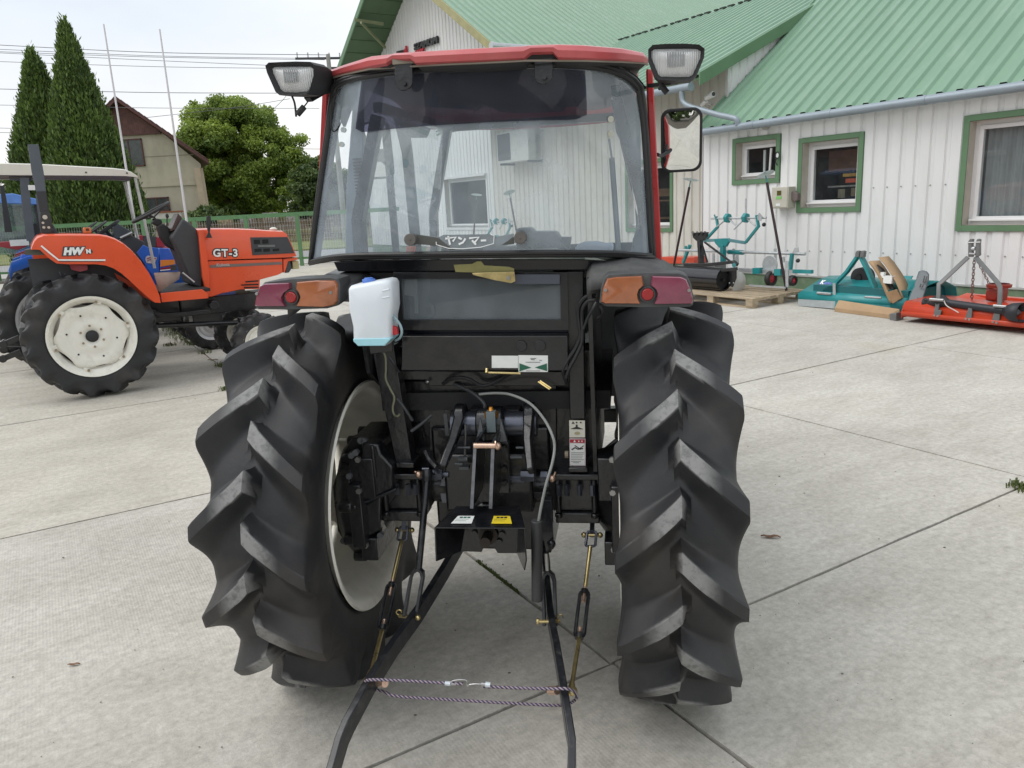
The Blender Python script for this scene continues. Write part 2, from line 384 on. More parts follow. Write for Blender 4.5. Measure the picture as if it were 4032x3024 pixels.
# ------------------------------------------------------------------ lugged tractor tyre (axis = local x, centre at origin)
def rubber_mat():
    m = bpy.data.materials.new('weathered_tyre_rubber'); m.use_nodes = True; nt = m.node_tree; n = nt.nodes; l = nt.links
    b = n['Principled BSDF']; tc = n.new('ShaderNodeTexCoord')
    def nz(s, d=6, r=.65):
        t = n.new('ShaderNodeTexNoise'); t.inputs['Scale'].default_value = s; t.inputs['Detail'].default_value = d; t.inputs['Roughness'].default_value = r
        l.new(tc.outputs['Object'], t.inputs[0]); return t.outputs[0]
    r1 = n.new('ShaderNodeValToRGB'); r1.color_ramp.elements[0].position = .3; r1.color_ramp.elements[1].position = .72
    r1.color_ramp.elements[0].color = (.013, .014, .016, 1); r1.color_ramp.elements[1].color = (.030, .030, .032, 1); l.new(nz(5), r1.inputs[0])
    at = n.new('ShaderNodeAttribute'); at.attribute_name = 'lug_top'
    sc = n.new('ShaderNodeValToRGB'); sc.color_ramp.elements[0].position = .36; sc.color_ramp.elements[1].position = .52; l.new(nz(42, 6, .7), sc.inputs[0])
    ml = n.new('ShaderNodeMath'); ml.operation = 'MULTIPLY'; l.new(at.outputs['Fac'], ml.inputs[0])
    mr = n.new('ShaderNodeMapRange'); mr.inputs[3].default_value = .55; mr.inputs[4].default_value = 1; l.new(sc.outputs[0], mr.inputs[0]); l.new(mr.outputs[0], ml.inputs[1])
    mx = n.new('ShaderNodeMix'); mx.data_type = 'RGBA'; mx.inputs[7].default_value = (.24, .24, .235, 1); l.new(ml.outputs[0], mx.inputs[0]); l.new(r1.outputs[0], mx.inputs[6])
    # thin tan dust in patches
    dr = n.new('ShaderNodeMapRange'); dr.inputs[1].default_value = .56; dr.inputs[2].default_value = .74; dr.inputs[4].default_value = .32; l.new(nz(3.1, 4, .5), dr.inputs[0])
    m2 = n.new('ShaderNodeMix'); m2.data_type = 'RGBA'; m2.inputs[7].default_value = (.13, .11, .09, 1); l.new(dr.outputs[0], m2.inputs[0]); l.new(mx.outputs[2], m2.inputs[6])
    l.new(m2.outputs[2], b.inputs['Base Color'])
    rr = n.new('ShaderNodeMapRange'); rr.inputs[3].default_value = .40; rr.inputs[4].default_value = .62; l.new(nz(9), rr.inputs[0])
    ra = n.new('ShaderNodeMath'); ra.operation = 'MULTIPLY_ADD'; ra.inputs[1].default_value = .3; l.new(at.outputs['Fac'], ra.inputs[0]); l.new(rr.outputs[0], ra.inputs[2]); l.new(ra.outputs[0], b.inputs['Roughness'])
    bp = n.new('ShaderNodeBump'); bp.inputs['Strength'].default_value = .35; bp.inputs['Distance'].default_value = .003; l.new(nz(60, 8, .75), bp.inputs['Height']); l.new(bp.outputs[0], b.inputs['Normal'])
    return m
RUBBER = rubber_mat()

def tyre_mesh(name, R0, half, bead, N=14, per=56, nx=23, lugw=.044, phase=0.0, flip=1, lug_h=.063, sweep=.15, worn=1.0):
    """R0 outer radius at lug tops, half = half width over lugs, bead = rim radius. Lugs sweep down/outwards when seen from behind."""
    k = half/.165; hh = lug_h
    # path from the centre outwards: (lateral, carcass radius) and (lateral, outer radius)
    ctr = [(0, R0-hh, 0, R0), (.03, R0-hh, .03, R0), (.06, R0-hh-.001, .062, R0-.001), (.09, R0-hh-.004, .094, R0-.003), (.118, R0-hh-.011, .126, R0-.007),
           (.134, R0-hh-.022, .150, R0-.012), (.143, R0-hh-.034, .164, R0-.018), (.1465, R0-hh-.046, .1665, R0-.036), (.149, R0-hh-.062, .165, R0-.062), (.1515, R0-hh-.080, .160, R0-.092),
           (.1525, R0-hh-.10, .1535, R0-hh-.078)]
    L = []
    for c in ctr: L.append((c[0]*k, c[1], c[2]*k, c[3]))
    rt = L[-1][1]
    side = [(.152, .82), (.149, .62), (.144, .42), (.137, .22), (.130, .08), (.124, 0.0), (.112, -.02)]
    S_ = [(a*k, bead+(rt-bead)*t) for a, t in side]
    # densify the tread part
    tt = np.linspace(0, len(L)-1, nx)
    La = np.array(L); T_ = np.stack([np.interp(tt, range(len(L)), La[:, i]) for i in range(4)], 1)
    allp = np.vstack([T_, np.array([[a, r, a, r] for a, r in S_])])
    m = len(allp)
    # lateral coordinate used for the lug pattern (arc length like)
    lat = np.concatenate([T_[:, 2], np.full(len(S_), half*2)])
    arc = np.concatenate([[0], np.cumsum(np.hypot(np.diff(allp[:, 2]), np.diff(allp[:, 3])))])
    cols = []; tops = []
    nth = N*per; th = np.arange(nth)*2*PI/nth
    pitch = 2*PI/N*R0
    full = []
    for sgn in (1, -1):
        for i in range(m):
            a = arc[i]*sgn
            full.append((sgn, i, a))
    # order: outer -1 side ... centre ... +1 side
    order = [(-1, i) for i in range(m-1, 0, -1)]+[(1, i) for i in range(m)]
    V = np.zeros((len(order), nth, 3)); Tp = np.zeros((len(order), nth))
    s_arc = th*R0
    bump_hi = 0
    for r_, (sg, i) in enumerate(order):
        cx, cr, ox, orr = allp[i]; a = arc[i]*sg
        M_ = np.zeros(nth)
        shear = -sweep*(min(max(0.0, abs(a)-.0)/(half*1.02), 1.15)**.92)*half/.165*flip/R0
        thi = th+shear; s_arc = thi*R0
        for hs in (1, -1):           # lugs that belong to the right / left half
            aa = a*hs                # distance measured outwards on that half
            if aa < -.022*k: continue
            off = .5 if hs < 0 else 0.0
            t = max(0.0, aa)/(half*1.02)
            # the lug runs from the nose outwards and 'down' (flip)
            cen = -sweep*(min(t, 1.15)**.92)*half/.165
            w = lugw*(1.30-.34*min(t, 1))*half/.165
            fl = (.022+.046*min(t, 1))*half/.165        # flank width, wide fillet on the trailing side
            ph = ((s_arc*flip-cen-off*pitch-phase*pitch) % pitch)
            d = np.where(ph > pitch/2, ph-pitch, ph)
            up = np.clip((w/2+fl*1.1-d)/(fl*1.1), 0, 1)**1.7                  # leading side
            dn = np.clip((d+w/2+fl*1.9)/(fl*1.9), 0, 1)**2.0                 # trailing side, gentler
            mm = up*dn
            if aa < .012*k: mm = mm*sstep(-.022*k, -.008*k, aa*np.ones(nth)-.010*k*np.abs(d)/(w))
            M_ = np.maximum(M_, mm)
        endf = 1.0 if i < nx-3 else float(np.clip((nx-i)/3.0, 0, 1))
        if i >= nx: M_ = M_*0
        else: M_ = M_*(1 if endf >= 1 else (1 if endf > 0 else 0))
        x = (cx+(ox-cx)*M_)*sg; rr = cr+(orr-cr)*M_
        if sg == 1 and i == 0: rr = np.where(M_ < .2, rr-.0015, rr)
        V[r_, :, 0] = x; V[r_, :, 1] = rr*np.cos(thi); V[r_, :, 2] = rr*np.sin(thi)
        tv = np.where(M_ > .985, 1.0, 0.0)
        along = float(np.clip(2.0-arc[i]/(half*.62)*2.1, .0, 1))*worn if i < nx else 0
        Tp[r_] = tv*along
    nr = len(order)
    verts = V.reshape(-1, 3)
    ii, jj = np.meshgrid(np.arange(nr-1), np.arange(nth), indexing='ij'); j2 = (jj+1) % nth
    F_ = np.stack([ii*nth+jj, ii*nth+j2, (ii+1)*nth+j2, (ii+1)*nth+jj], -1).reshape(-1, 4)
    me = bpy.data.meshes.new(name); me.from_pydata(verts.tolist(), [], F_.tolist())
    at = me.attributes.new('lug_top', 'FLOAT', 'POINT'); at.data.foreach_set('value', Tp.reshape(-1).astype(np.float32))
    bm = bmesh.new(); bm.from_mesh(me); bmesh.ops.recalc_face_normals(bm, faces=bm.faces); bm.to_mesh(me); bm.free()
    me.shade_smooth(); me.set_sharp_from_angle(angle=R(24)); me.materials.append(RUBBER)
    return me

# ------------------------------------------------------------------ ground
CONC = [concrete_mat('yard_concrete_%s' % n_, b_, d_, cb, sd) for n_, b_, d_, cb, sd in
        (('pale', (.60, .578, .525), (.46, .44, .395), .0, 1), ('combed', (.59, .565, .515), (.44, .42, .375), .26, 2), ('warm', (.60, .568, .505), (.44, .415, .36), .06, 3))]
EARTH = mat('dark_earth', (.07, .058, .042), rough=.95, var=.4, scale=3, bump=.5, bscale=30)
def ground_base():
    mb = MB(); mb.add([(-500, -60, -.06), (500, -60, -.06), (500, 900, -.06), (-500, 900, -.06)], [(0, 1, 2, 3)])
    o = mb.build('ground', EARTH, None, frame='W', smooth=0); tag(o, None, None, kind='structure'); return o
GROUND = ground_base(); ORG[GROUND.name] = (0, 0, 0)
JA = R(30.6)
def J(u, v, z=0): return (u*math.cos(JA)-v*math.sin(JA), u*math.sin(JA)+v*math.cos(JA), z)
def slab_edge(a, b, fx, g, n=26):
    # points along an edge with small chips: a..b, fx(t) -> point
    pts = []
    for i in range(n):
        t = i/n
        j = g*(.25+.9*abs(noise.noise(Vector((a[0]*3+t*9+b[0], a[1]*2+t*7, 3.3))))+(1.3*max(0, noise.noise(Vector((t*23+a[0], b[1], 8.1)))-.25)))
        pts.append((a[0]+(b[0]-a[0])*t, a[1]+(b[1]-a[1])*t, j))
    return pts
def slab(u0, u1, v0, v1, m, gap=.0085):
    cs = [(u0, v0), (u1, v0), (u1, v1), (u0, v1)]; inn = [(0, 1), (-1, 0), (0, -1), (1, 0)]
    top = []; 
    for e in range(4):
        a, b = cs[e], cs[(e+1) % 4]; nx_, ny_ = inn[e]
        for i, (x, y, j) in enumerate(slab_edge(a, b, None, gap)):
            t_ = min(1, i/2.0)
            top.append((x+nx_*(gap*.5+j)*1, y+ny_*(gap*.5+j)*1))
    dz = random.uniform(-.0015, .0015)
    cx, cy = (u0+u1)/2, (v0+v1)/2; n = len(top)
    vt = [J(x, y, dz) for x, y in top]; vb = [J(x+(.004 if x < cx else -.004)*0, y, -.12) for x, y in top]
    mb = MB(); mb.add(vt+vb+[J(cx, cy, dz)], [(i, (i+1) % n, 2*n) for i in range(n)]+[(i, i+n, (i+1) % n+n, (i+1) % n) for i in range(n)])
    o = mb.build('concrete_slab', m, GROUND, smooth=0); return o
US = [-7.4, -3.45, 1.47, 4.35, 7.25]
for iu in range(len(US)-1):
    vs = [-4.2, -1.0, 1.90, 4.62, 7.42, 10.2, 13.0, 15.9, 18.6] if iu < 2 else [-4.0, -1.0, 1.895, 4.44, 7.33, 10.2, 13.1, 16.0, 18.6]
    for iv in range(len(vs)-1):
        k = 1 if (iu < 2 and iv in (1, 2)) else (0 if iu >= 2 else 2)
        slab(US[iu], US[iu+1], vs[iv], vs[iv+1], CONC[k])
for iv, (a, b) in enumerate([(-4.2, -1), (-1, 1.9), (1.9, 4.44), (4.44, 7.33), (7.33, 10.2), (10.2, 13.1), (13.1, 16), (16, 19)]):
    slab(7.25, 10.45, a, b, CONC[0])
for iu, (a, b) in enumerate([(-12, -7.4), (-7.4, -3.45), (-3.45, 1.47), (1.47, 6), (6, 10.45)]):
    slab(a, b, 18.6, 22.5, CONC[2])
    if iu: slab(a, b, 22.5, 27, CONC[0])
for b0 in range(7): slab(-16, -12+4.6*0, -4+4*b0, b0*4.0, CONC[0]); slab(-12, -7.4, -4+4*b0, b0*4.0, CONC[2])
for iu in range(len(US)-1):
    for iv in range(5): slab(US[iu], US[iu+1], -4.1-3.1*(iv+1), -4.1-3.1*iv, CONC[(iu+iv) % 3])
# street, verge and lawn beyond the yard fence
ROADM = mat('old_asphalt', (.30, .30, .295), rough=.85, var=.12, scale=4, bump=.3, bscale=120)
PAVEM = mat('pale_pavement', (.46, .45, .42), rough=.85, var=.12, scale=2, bump=.2)
GRASSM = mat('dry_green_verge', (.16, .18, .05), rough=.9, var=.35, scale=2.2, bump=.8, bscale=25, stain=(.25, .24, .08), stainamt=.7, stainscale=.8)
def strip(name, y0, y1, z, m, x0=-60, x1=30):
    mb = MB(); mb.box(x0, x1, y0, y1, z-.1, z); o = mb.build(name, m, None, frame='W', smooth=0); tag(o, None, None, kind='structure'); return o
strip('pavement', 24.6, 27.2, .03, PAVEM, -60, 4); strip('road', 27.4, 34, -.01, ROADM, -60, 4); strip('kerb', 27.2, 27.4, .09, PAVEM, -60, 4); strip('grass_verge', 34, 80, .04, GRASSM, -80, 12)
# grit, crumbs and dead leaves lying on the concrete
STONE = mat('grit', (.16, .14, .11), rough=.9, var=.6, scale=50)
def grit():
    mb = MB()
    for i in range(420):
        y = random.uniform(.9, 9); x = random.uniform(-.9, .9)*y*.95
        if i % 2: y = random.uniform(1.1, 4.5); x = random.uniform(-1.6, 3.2)
        r = random.choice([.0012, .0016, .002, .003, .0045])*random.uniform(.6, 1.1)
        mb.sph((x, y, r*.5+.0015), r, 5, 3, (random.uniform(.8, 1.8), random.uniform(.7, 1.2), .5))
    o = mb.build('grit', STONE, None, frame='W'); tag(o, 'tiny dark grit scattered over the concrete yard', 'grit', kind='stuff')
grit()
LEAFM = mat('dead_leaf', (.17, .085, .045), rough=.8, var=.4, scale=30)
def leaf(px, lab, a, s=1.0):
    mb = MB(); n = 7; rows = []
    for i in range(n):
        t = i/(n-1); w = .011*s*math.sin(PI*(t*.92+.04))**.8; z = .002+.006*s*math.sin(t*5+1)**2
        rows.append([(px[0]+math.cos(a)*(t-.5)*.075*s-math.sin(a)*w*q, px[1]+math.sin(a)*(t-.5)*.075*s+math.cos(a)*w*q, z+.004*abs(q)*s) for q in (-1, 0, 1)])
    mb.grid(rows); o = mb.build('dead_leaf', LEAFM, None, frame='W', solid=.0006); tag(o, lab, 'leaf', 'dead leaves on the concrete')
leaf((1.168,3.308,0), 'curled brown leaf on the concrete right of the big rear tyre', -.2, 1.2)
leaf((-1.665,2.539,0), 'small brown leaf on the combed concrete at lower left', .1, .6)
leaf((-3.385,8.610,0), 'dark scrap of leaf on the joint behind the left rear tyre', .1, 1.5)
# weeds in the joints
WEED = mat('weed_green', (.10, .13, .035), rough=.7, var=.4, scale=20)
def weeds(pts, name, lab, n, h, spread):
    mb = MB()
    for i in range(n):
        p = random.choice(pts); x = p[0]+random.gauss(0, spread); y = p[1]+random.gauss(0, spread)
        if len(p) > 3:
            t = random.random(); x = p[0]+(p[3]-p[0])*t+random.gauss(0, spread); y = p[1]+(p[4]-p[1])*t+random.gauss(0, spread)
        a = random.uniform(0, 6.28); L = h*random.uniform(.4, 1.1); w = random.uniform(.0018, .004)*(1+h*5); b = random.uniform(.2, .9)
        q = (x+math.cos(a)*L*b*.5, y+math.sin(a)*L*b*.5, L*.8); r_ = (x+math.cos(a)*L*b, y+math.sin(a)*L*b, L*random.uniform(.5, 1))
        s = (-math.sin(a)*w, math.cos(a)*w, 0)
        mb.add([(x-s[0], y-s[1], -.015), (x+s[0], y+s[1], -.015), (q[0]+s[0], q[1]+s[1], q[2]), (q[0]-s[0], q[1]-s[1], q[2]), r_], [(0, 1, 2, 3), (3, 2, 4)])
    o = mb.build(name, WEED, None, frame='W', smooth=0); tag(o, lab, 'weeds', kind='stuff')
a_, b_ = (-5.104,11.605,0), (-4.154,9.914,0)
weeds([a_+b_], 'weeds', 'green weeds growing from the concrete joint beside the orange tractor', 500, .07, .09)
weeds([(-3.666,9.099,0), (-3.165,8.242,0), (-2.680,7.050,0), (-4.384,9.811,0), (-4.073,9.779,0)], 'weeds', 'small weed tufts along the joint left of the big rear tyre', 240, .05, .035)
a_, b_ = (2.619,3.777,0), (2.648,3.693,0)
weeds([a_+b_], 'weeds', 'small weeds at the slab corner by the right edge', 160, .04, .03)
weeds([(-0.201,3.232,0)+(-0.017,2.913,0)], 'moss', 'greenish moss in the joint under the rear of the tractor', 260, .009, .005)

# ------------------------------------------------------------------ the big tractor seen from behind
TR = thing('farm_tractor', 'red and black cabbed tractor in the middle, seen from straight behind', 'tractor', (0, 0, 0), 'T')
def plate(poly, dy, name, m, parent=TR, bevel=.002, smooth=35, label=None, vec=None):
    mb = MB(); mb.prism(poly, vec if vec else (0, dy, 0)); return mb.build(name, m, parent, bevel=bevel, smooth=smooth, label=label)
def wheel_rim(mb, s):
    # s = +1: inner side towards +x (left wheel)
    pr = [(.150, .372), (.158, .392), (.151, .396), (.140, .366), (.122, .358), (.105, .352), (.085, .330), (.02, .322), (-.085, .330), (-.105, .352), (-.14, .366), (-.151, .396), (-.158, .392), (-.148, .370),
          (-.125, .350), (-.10, .338), (-.07, .318), (.02, .311), (.075, .318), (.10, .338), (.122, .349), (.140, .360)]
    mb.lathe([(a*s, r) for a, r in pr], (0, 0, 0), 'x', 72, closed=True)
    # dished disc near the outer side
    dp = [(-.060, .322), (-.075, .300), (-.10, .265), (-.112, .22), (-.100, .17), (-.075, .13), (-.07, .02), (-.078, .02), (-.083, .13), (-.108, .172), (-.120, .222), (-.108, .27), (-.083, .305), (-.068, .322)]
    mb.lathe([((a-.045)*s, r) for a, r in dp], (0, 0, 0), 'x', 72, closed=True)
    for k in range(6):
        a = k*PI/3+.35; c, q = math.cos(a), math.sin(a)
        mb.beam((-.10*s, c*.325, q*.325), (-.10*s, c*.262, q*.262), .05, .045, (1, 0, 0))
        mb.cyl((-.03*s, c*.30, q*.30), (-.09*s, c*.30, q*.30), .012, 6)
for s, ph in ((-1, .454), (1, .253)):
    mb = MB(); wheel_rim(mb, -s)
    mb.v = [(x+.584*s, y, z+.617) for x, y, z in mb.v]
    rim = mb.build('rear_wheel', CREAM, TR, smooth=40, label='left rear wheel with deep cream rim' if s < 0 else 'right rear wheel')
    me = tyre_mesh('tyre', .638, .167, .372, flip=-1, phase=ph)
    me.transform(Matrix.Translation((.584*s, 0, .615)))
    for v_ in me.vertices:
        if v_.co.z < .0: v_.co.z = .0
        if v_.co.z < .10: v_.co.x += math.copysign(.012*(1-v_.co.z/.10)**2, v_.co.x-.584*s)
    t = bpy.data.objects.new('tyre', me); COL.objects.link(t); t.parent = rim
    mb = MB()
    for k in range(8):
        a = k*PI/4+.2; bolt(mb, (.584*s+.078*s, math.cos(a)*.09, .633+math.sin(a)*.09), .012, .016, (s, 0, 0))
    mb.build('wheel_bolt_ring', ZINC, rim)
# final drive castings
for s in (-1, 1):
    mb = MB()
    def ring(x, ry, rz, cz, n=20, ph=0): return [(x, ry*math.cos(2*PI*k/n+ph), cz+rz*math.sin(2*PI*k/n+ph)) for k in range(n)]
    rows = [ring(-.50, .165, .19, .615), ring(-.475, .185, .215, .615), ring(-.445, .185, .215, .615), ring(-.443, .165, .195, .615), ring(-.41, .150, .175, .62), ring(-.385, .13, .15, .63), ring(-.35, .105, .12, .65), ring(-.30, .07, .075, .655)]
    if s > 0: rows = [[(-x, y, z) for x, y, z in r] for r in rows]
    mb.grid(rows, True)
    for k in range(11):
        a = 2*PI*k/11+.15; c = (-.455*-s if s > 0 else -.455, .190*math.cos(a), .615+.218*math.sin(a))
        mb.cyl((c[0]-.022, c[1], c[2]), (c[0]+.022, c[1], c[2]), .021, 8)
        mb.cyl((c[0]+.022*(-s), c[1], c[2]), (c[0]+.036*(-s), c[1], c[2]), .011, 6)
    # cast ribs
    for a in (.4, 1.2, 2.0, 3.9, 4.7, 5.5):
        mb.beam((.432*s, .15*math.cos(a), .615+.19*math.sin(a)), (.372*s, .085*math.cos(a), .655+.10*math.sin(a)), .014, .03, (1, 0, 0))
    mb.box(.36*s, .44*s, -.165, -.06, .66, .80); mb.box(.375*s, .43*s, -.16, .05, .44, .52); mb.box(.40*s, .445*s, -.195, -.12, .50, .72)
    hub = mb.build('final_drive', BLACKP, TR, bevel=.004, smooth=30)
    mb = MB()
    for c in ((-.166, .80), (-.185, .70), (-.172, .505)): bolt(mb, (.405*s, c[0], c[1]), .010, .012)
    mb.build('bolt', STEEL, hub)
FD = plate([(-0.443,-0.11,0.852), (-0.388,-0.11,0.853), (-0.345,-0.11,0.841), (-0.344,-0.11,0.806), (-0.3,-0.11,0.767), (-0.31,-0.11,0.649), (-0.363,-0.11,0.59), (-0.373,-0.11,0.508), (-0.43,-0.11,0.473), (-0.506,-0.11,0.478), (-0.528,-0.11,0.522), (-0.53,-0.11,0.627), (-0.529,-0.11,0.682), (-0.509,-0.11,0.729), (-0.476,-0.11,0.81)], .20, 'drop_case', BLACKP, bevel=.006)
plate([(-0.394,-0.155,0.851), (-0.339,-0.155,0.846), (-0.334,-0.155,0.812), (-0.296,-0.155,0.769), (-0.303,-0.155,0.692), (-0.415,-0.155,0.636), (-0.416,-0.155,0.691), (-0.402,-0.155,0.787)], .06, 'case_cover', BLACKP, FD, bevel=.008)
plate([(-0.479,-0.15,0.626), (-0.418,-0.15,0.625), (-0.348,-0.15,0.672), (-0.362,-0.15,0.547), (-0.42,-0.15,0.509), (-0.479,-0.15,0.516)], .05, 'case_cover', BLACKP, FD, bevel=.006)
plate([(-0.477,-0.14,0.799), (-0.414,-0.14,0.823), (-0.422,-0.14,0.711), (-0.433,-0.14,0.64), (-0.5,-0.14,0.642), (-0.496,-0.14,0.72)], .05, 'case_cover', BLACKP, FD, bevel=.006)
plate([(-0.364,-0.165,0.843), (-0.353,-0.165,0.843), (-0.351,-0.165,0.734), (-0.363,-0.165,0.736)], .02, 'case_rib', BLACKG, FD, bevel=.004)
plate([(-0.416,-0.165,0.699), (-0.406,-0.165,0.699), (-0.417,-0.165,0.584), (-0.425,-0.165,0.584)], .03, 'case_rib', BLACKG, FD, bevel=.004)
plate([(-0.505,-0.165,0.652), (-0.411,-0.165,0.649), (-0.29,-0.165,0.7), (-0.291,-0.165,0.689), (-0.412,-0.165,0.638), (-0.506,-0.165,0.641)], .04, 'case_flange', BLACKG, FD, bevel=.003)
for p in ((-0.402,-0.13,0.854), (-0.391,-0.13,0.852), (-0.411,-0.16,0.823), (-0.426,-0.16,0.814), (-0.441,-0.16,0.743), (-0.43,-0.17,0.649), (-0.411,-0.17,0.649), (-0.497,-0.13,0.502), (-0.366,-0.13,0.524)):
    mb = MB(); mb.cyl(p, (p[0], p[1]-.016, p[2]), .0105, 8); mb.build('case_bolt', CASTG, FD)
# axle tubes, brackets and bolts
mb = MB()
mb.cyl((-.38, 0, .655), (-.12, 0, .655), .062, 20); mb.cyl((.12, 0, .655), (.40, 0, .655), .062, 20)
for s in (-1, 1):
    mb.box(.20*s, .37*s, -.10, .10, .60, .71); mb.box(.205*s, .37*s, -.13, .09, .715, .735); mb.box(.22*s, .36*s, -.12, .0, .565, .60)
    mb.box(.21*s, .365*s, -.085, -.02, .60, .712)
    for x in (.23, .345): mb.cyl((x*s, -.115, .60), (x*s, -.115, .715), .010, 8); mb.cyl((x*s, -.118, .60), (x*s, -.118, .585), .014, 6)
mb.build('axle_housing', BLACKP, TR, bevel=.004)
mb = MB()
for s in (-1, 1):
    for x in (.235, .26, .30, .34): mb.cyl((x*s, -.128, .665), (x*s, -.128, .70), .009, 6)
mb.build('axle_bolt', STEELB, TR)
# ---- cab roof
import_cols = [(-0.453,-0.02,1.984), (-0.415,-0.06,1.992), (-0.345,-0.12,1.994), (-0.241,-0.2,1.995), (-0.165,-0.25,1.987), (-0.156,-0.255,1.988), (-0.103,-0.27,1.984), (-0.092,-0.275,1.983), (-0.007,-0.3,1.977), (0.093,-0.31,1.973), (0.203,-0.3,1.971), (0.22,-0.295,1.973), (0.278,-0.28,1.973), (0.29,-0.275,1.973), (0.354,-0.25,1.971), (0.452,-0.14,1.975), (0.511,-0.06,1.973), (0.526,-0.02,1.966)]
import_bot = [(-0.452,-0.02,1.972), (-0.414,-0.06,1.971), (-0.345,-0.12,1.969), (-0.244,-0.2,1.965), (-0.179,-0.25,1.96), (-0.159,-0.255,1.969), (-0.104,-0.27,1.963), (-0.09,-0.275,1.951), (-0.009,-0.3,1.944), (0.091,-0.31,1.939), (0.202,-0.3,1.938), (0.221,-0.295,1.951), (0.277,-0.28,1.951), (0.29,-0.275,1.937), (0.353,-0.25,1.935), (0.452,-0.14,1.942), (0.511,-0.06,1.947), (0.526,-0.02,1.949)]
mb = MB(); rows = []
n = len(import_cols)
def arow(f): return [f(import_cols[i], import_bot[i], i) for i in range(n)]
rows.append(arow(lambda t, b, i: (b[0], b[1]+.05, b[2]+.004)))
rows.append(arow(lambda t, b, i: (b[0], b[1]-.002, b[2])))
rows.append(arow(lambda t, b, i: (b[0], b[1]-.012, b[2]+.004)))
rows.append(arow(lambda t, b, i: (t[0]*.5+b[0]*.5, t[1]-.016, t[2]*.52+b[2]*.48)))
rows.append(arow(lambda t, b, i: (t[0], t[1]-.004, t[2]-.004)))
rows.append(arow(lambda t, b, i: (t[0], t[1]+.012, t[2])))
for yy, dz, k in ((.15, .03, .97), (.5, .045, .97), (.9, .035, .97), (1.15, .0, .96), (1.22, -.03, .95), (1.22, -.06, .95)):
    rows.append(arow(lambda t, b, i: (t[0]*k, yy-.28*abs((t[0]-.07)/.52)**4*(1 if yy > .8 else 0)+(t[1]+.31)*.3*(1 if yy < .3 else 0), max(t[2], 1.93)*.35+1.955*.65+dz)))
mb.grid(rows)
mb.build('cab_roof', REDCAB, TR, smooth=28, solid=.004)
# inner headliner / dark underside
mb = MB(); rr = []
rr.append([(b[0]*.985, b[1]+.004, b[2]-.001) for b in import_bot]); rr.append([(b[0]*.95+.002, b[1]*.6-.02, b[2]-.014) for b in import_bot]); rr.append([(b[0]*.93+.003, .3, b[2]+.01) for b in import_bot]); rr.append([(b[0]*.93+.003, 1.12, b[2]+.02) for b in import_bot])
mb.grid(rr); mb.build('headliner', BLACKM, TR, solid=.006)
mb = MB(); e = [(b[0], b[1]-.004, b[2]-.003) for i, b in enumerate(import_bot) if i not in (4, 5, 6, 7, 11, 12, 13)]
mb.tube(e, .0028, 6); mb.build('drip_edge', mat('grimy_beige_seal', (.25, .22, .18), rough=.7, var=.2), TR)
# ---- rear glass: four boundary curves
GT_ = [(-0.391,-0.08,1.932), (-0.356,-0.11,1.943), (-0.297,-0.15,1.945), (-0.208,-0.19,1.944), (-0.107,-0.215,1.943), (0.025,-0.23,1.939), (0.153,-0.23,1.934), (0.276,-0.215,1.928), (0.373,-0.17,1.922), (0.435,-0.12,1.911), (0.477,-0.08,1.891), (0.495,-0.06,1.872)]
GB_ = [(-0.546,-0.03,1.43), (-0.489,-0.07,1.439), (-0.42,-0.11,1.447), (-0.324,-0.15,1.45), (-0.201,-0.175,1.448), (-0.057,-0.185,1.445), (0.093,-0.185,1.441), (0.242,-0.175,1.436), (0.36,-0.15,1.429), (0.44,-0.11,1.421), (0.502,-0.07,1.41), (0.529,-0.03,1.408)]
GL_ = [(-0.391,-0.08,1.932), (-0.42,-0.07,1.848), (-0.459,-0.055,1.729), (-0.505,-0.04,1.577), (-0.546,-0.03,1.43)]
GR_ = [(0.495,-0.06,1.872), (0.507,-0.05,1.792), (0.515,-0.045,1.675), (0.522,-0.035,1.542), (0.529,-0.03,1.408)]
def rs(pts, n):
    pts = interp_path(pts, 8); d = [0]
    for i in range(1, len(pts)): d.append(d[-1]+(pts[i]-pts[i-1]).length)
    out = []
    for k in range(n+1):
        t = d[-1]*k/n; i = max(j for j in range(len(d)) if d[j] <= t+1e-9); i = min(i, len(d)-2)
        out.append(pts[i].lerp(pts[i+1], (t-d[i])/max(1e-9, d[i+1]-d[i])))
    return out
def coons(top, bot, left, right, nu, nv):
    t, b, l_, r_ = rs(top, nu), rs(bot, nu), rs(left, nv), rs(right, nv); g = []
    for j in range(nv+1):
        v = j/nv; row = []
        for i in range(nu+1):
            u = i/nu
            p = t[i]*(1-v)+b[i]*v+l_[j]*(1-u)+r_[j]*u-(t[0]*(1-u)*(1-v)+t[nu]*u*(1-v)+b[0]*(1-u)*v+b[nu]*u*v)
            row.append(p)
        g.append(row)
    return g
gg = coons(GT_, GB_, GL_, GR_, 40, 16)
mb = MB(); mb.grid(gg)
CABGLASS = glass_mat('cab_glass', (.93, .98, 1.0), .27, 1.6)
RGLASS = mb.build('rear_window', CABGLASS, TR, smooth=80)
loop = [p for p in rs(GT_, 30)]+rs(GR_, 16)[1:]+rs(GB_, 30)[::-1][1:]+rs(GL_, 16)[::-1][1:-1]
cx = sum(p.x for p in loop)/len(loop); cz = sum(p.z for p in loop)/len(loop)
def off(p, d, dy=0):
    v = Vector((p.x-cx, 0, (p.z-cz)*1.0)); 
    q = Vector((np.sign(v.x)*d*min(1, abs(v.x)/.35)**6, dy, np.sign(v.z)*d*min(1, abs(v.z)/.19)**6)) ; return p+q
mb = MB(); mb.tube([off(p, .003, -.004) for p in loop], .0075, 8, closed=True); mb.tube([off(p, .010, .002) for p in loop], .0075, 8, closed=True)
mb.build('window_seal', RUBSEAL, RGLASS)
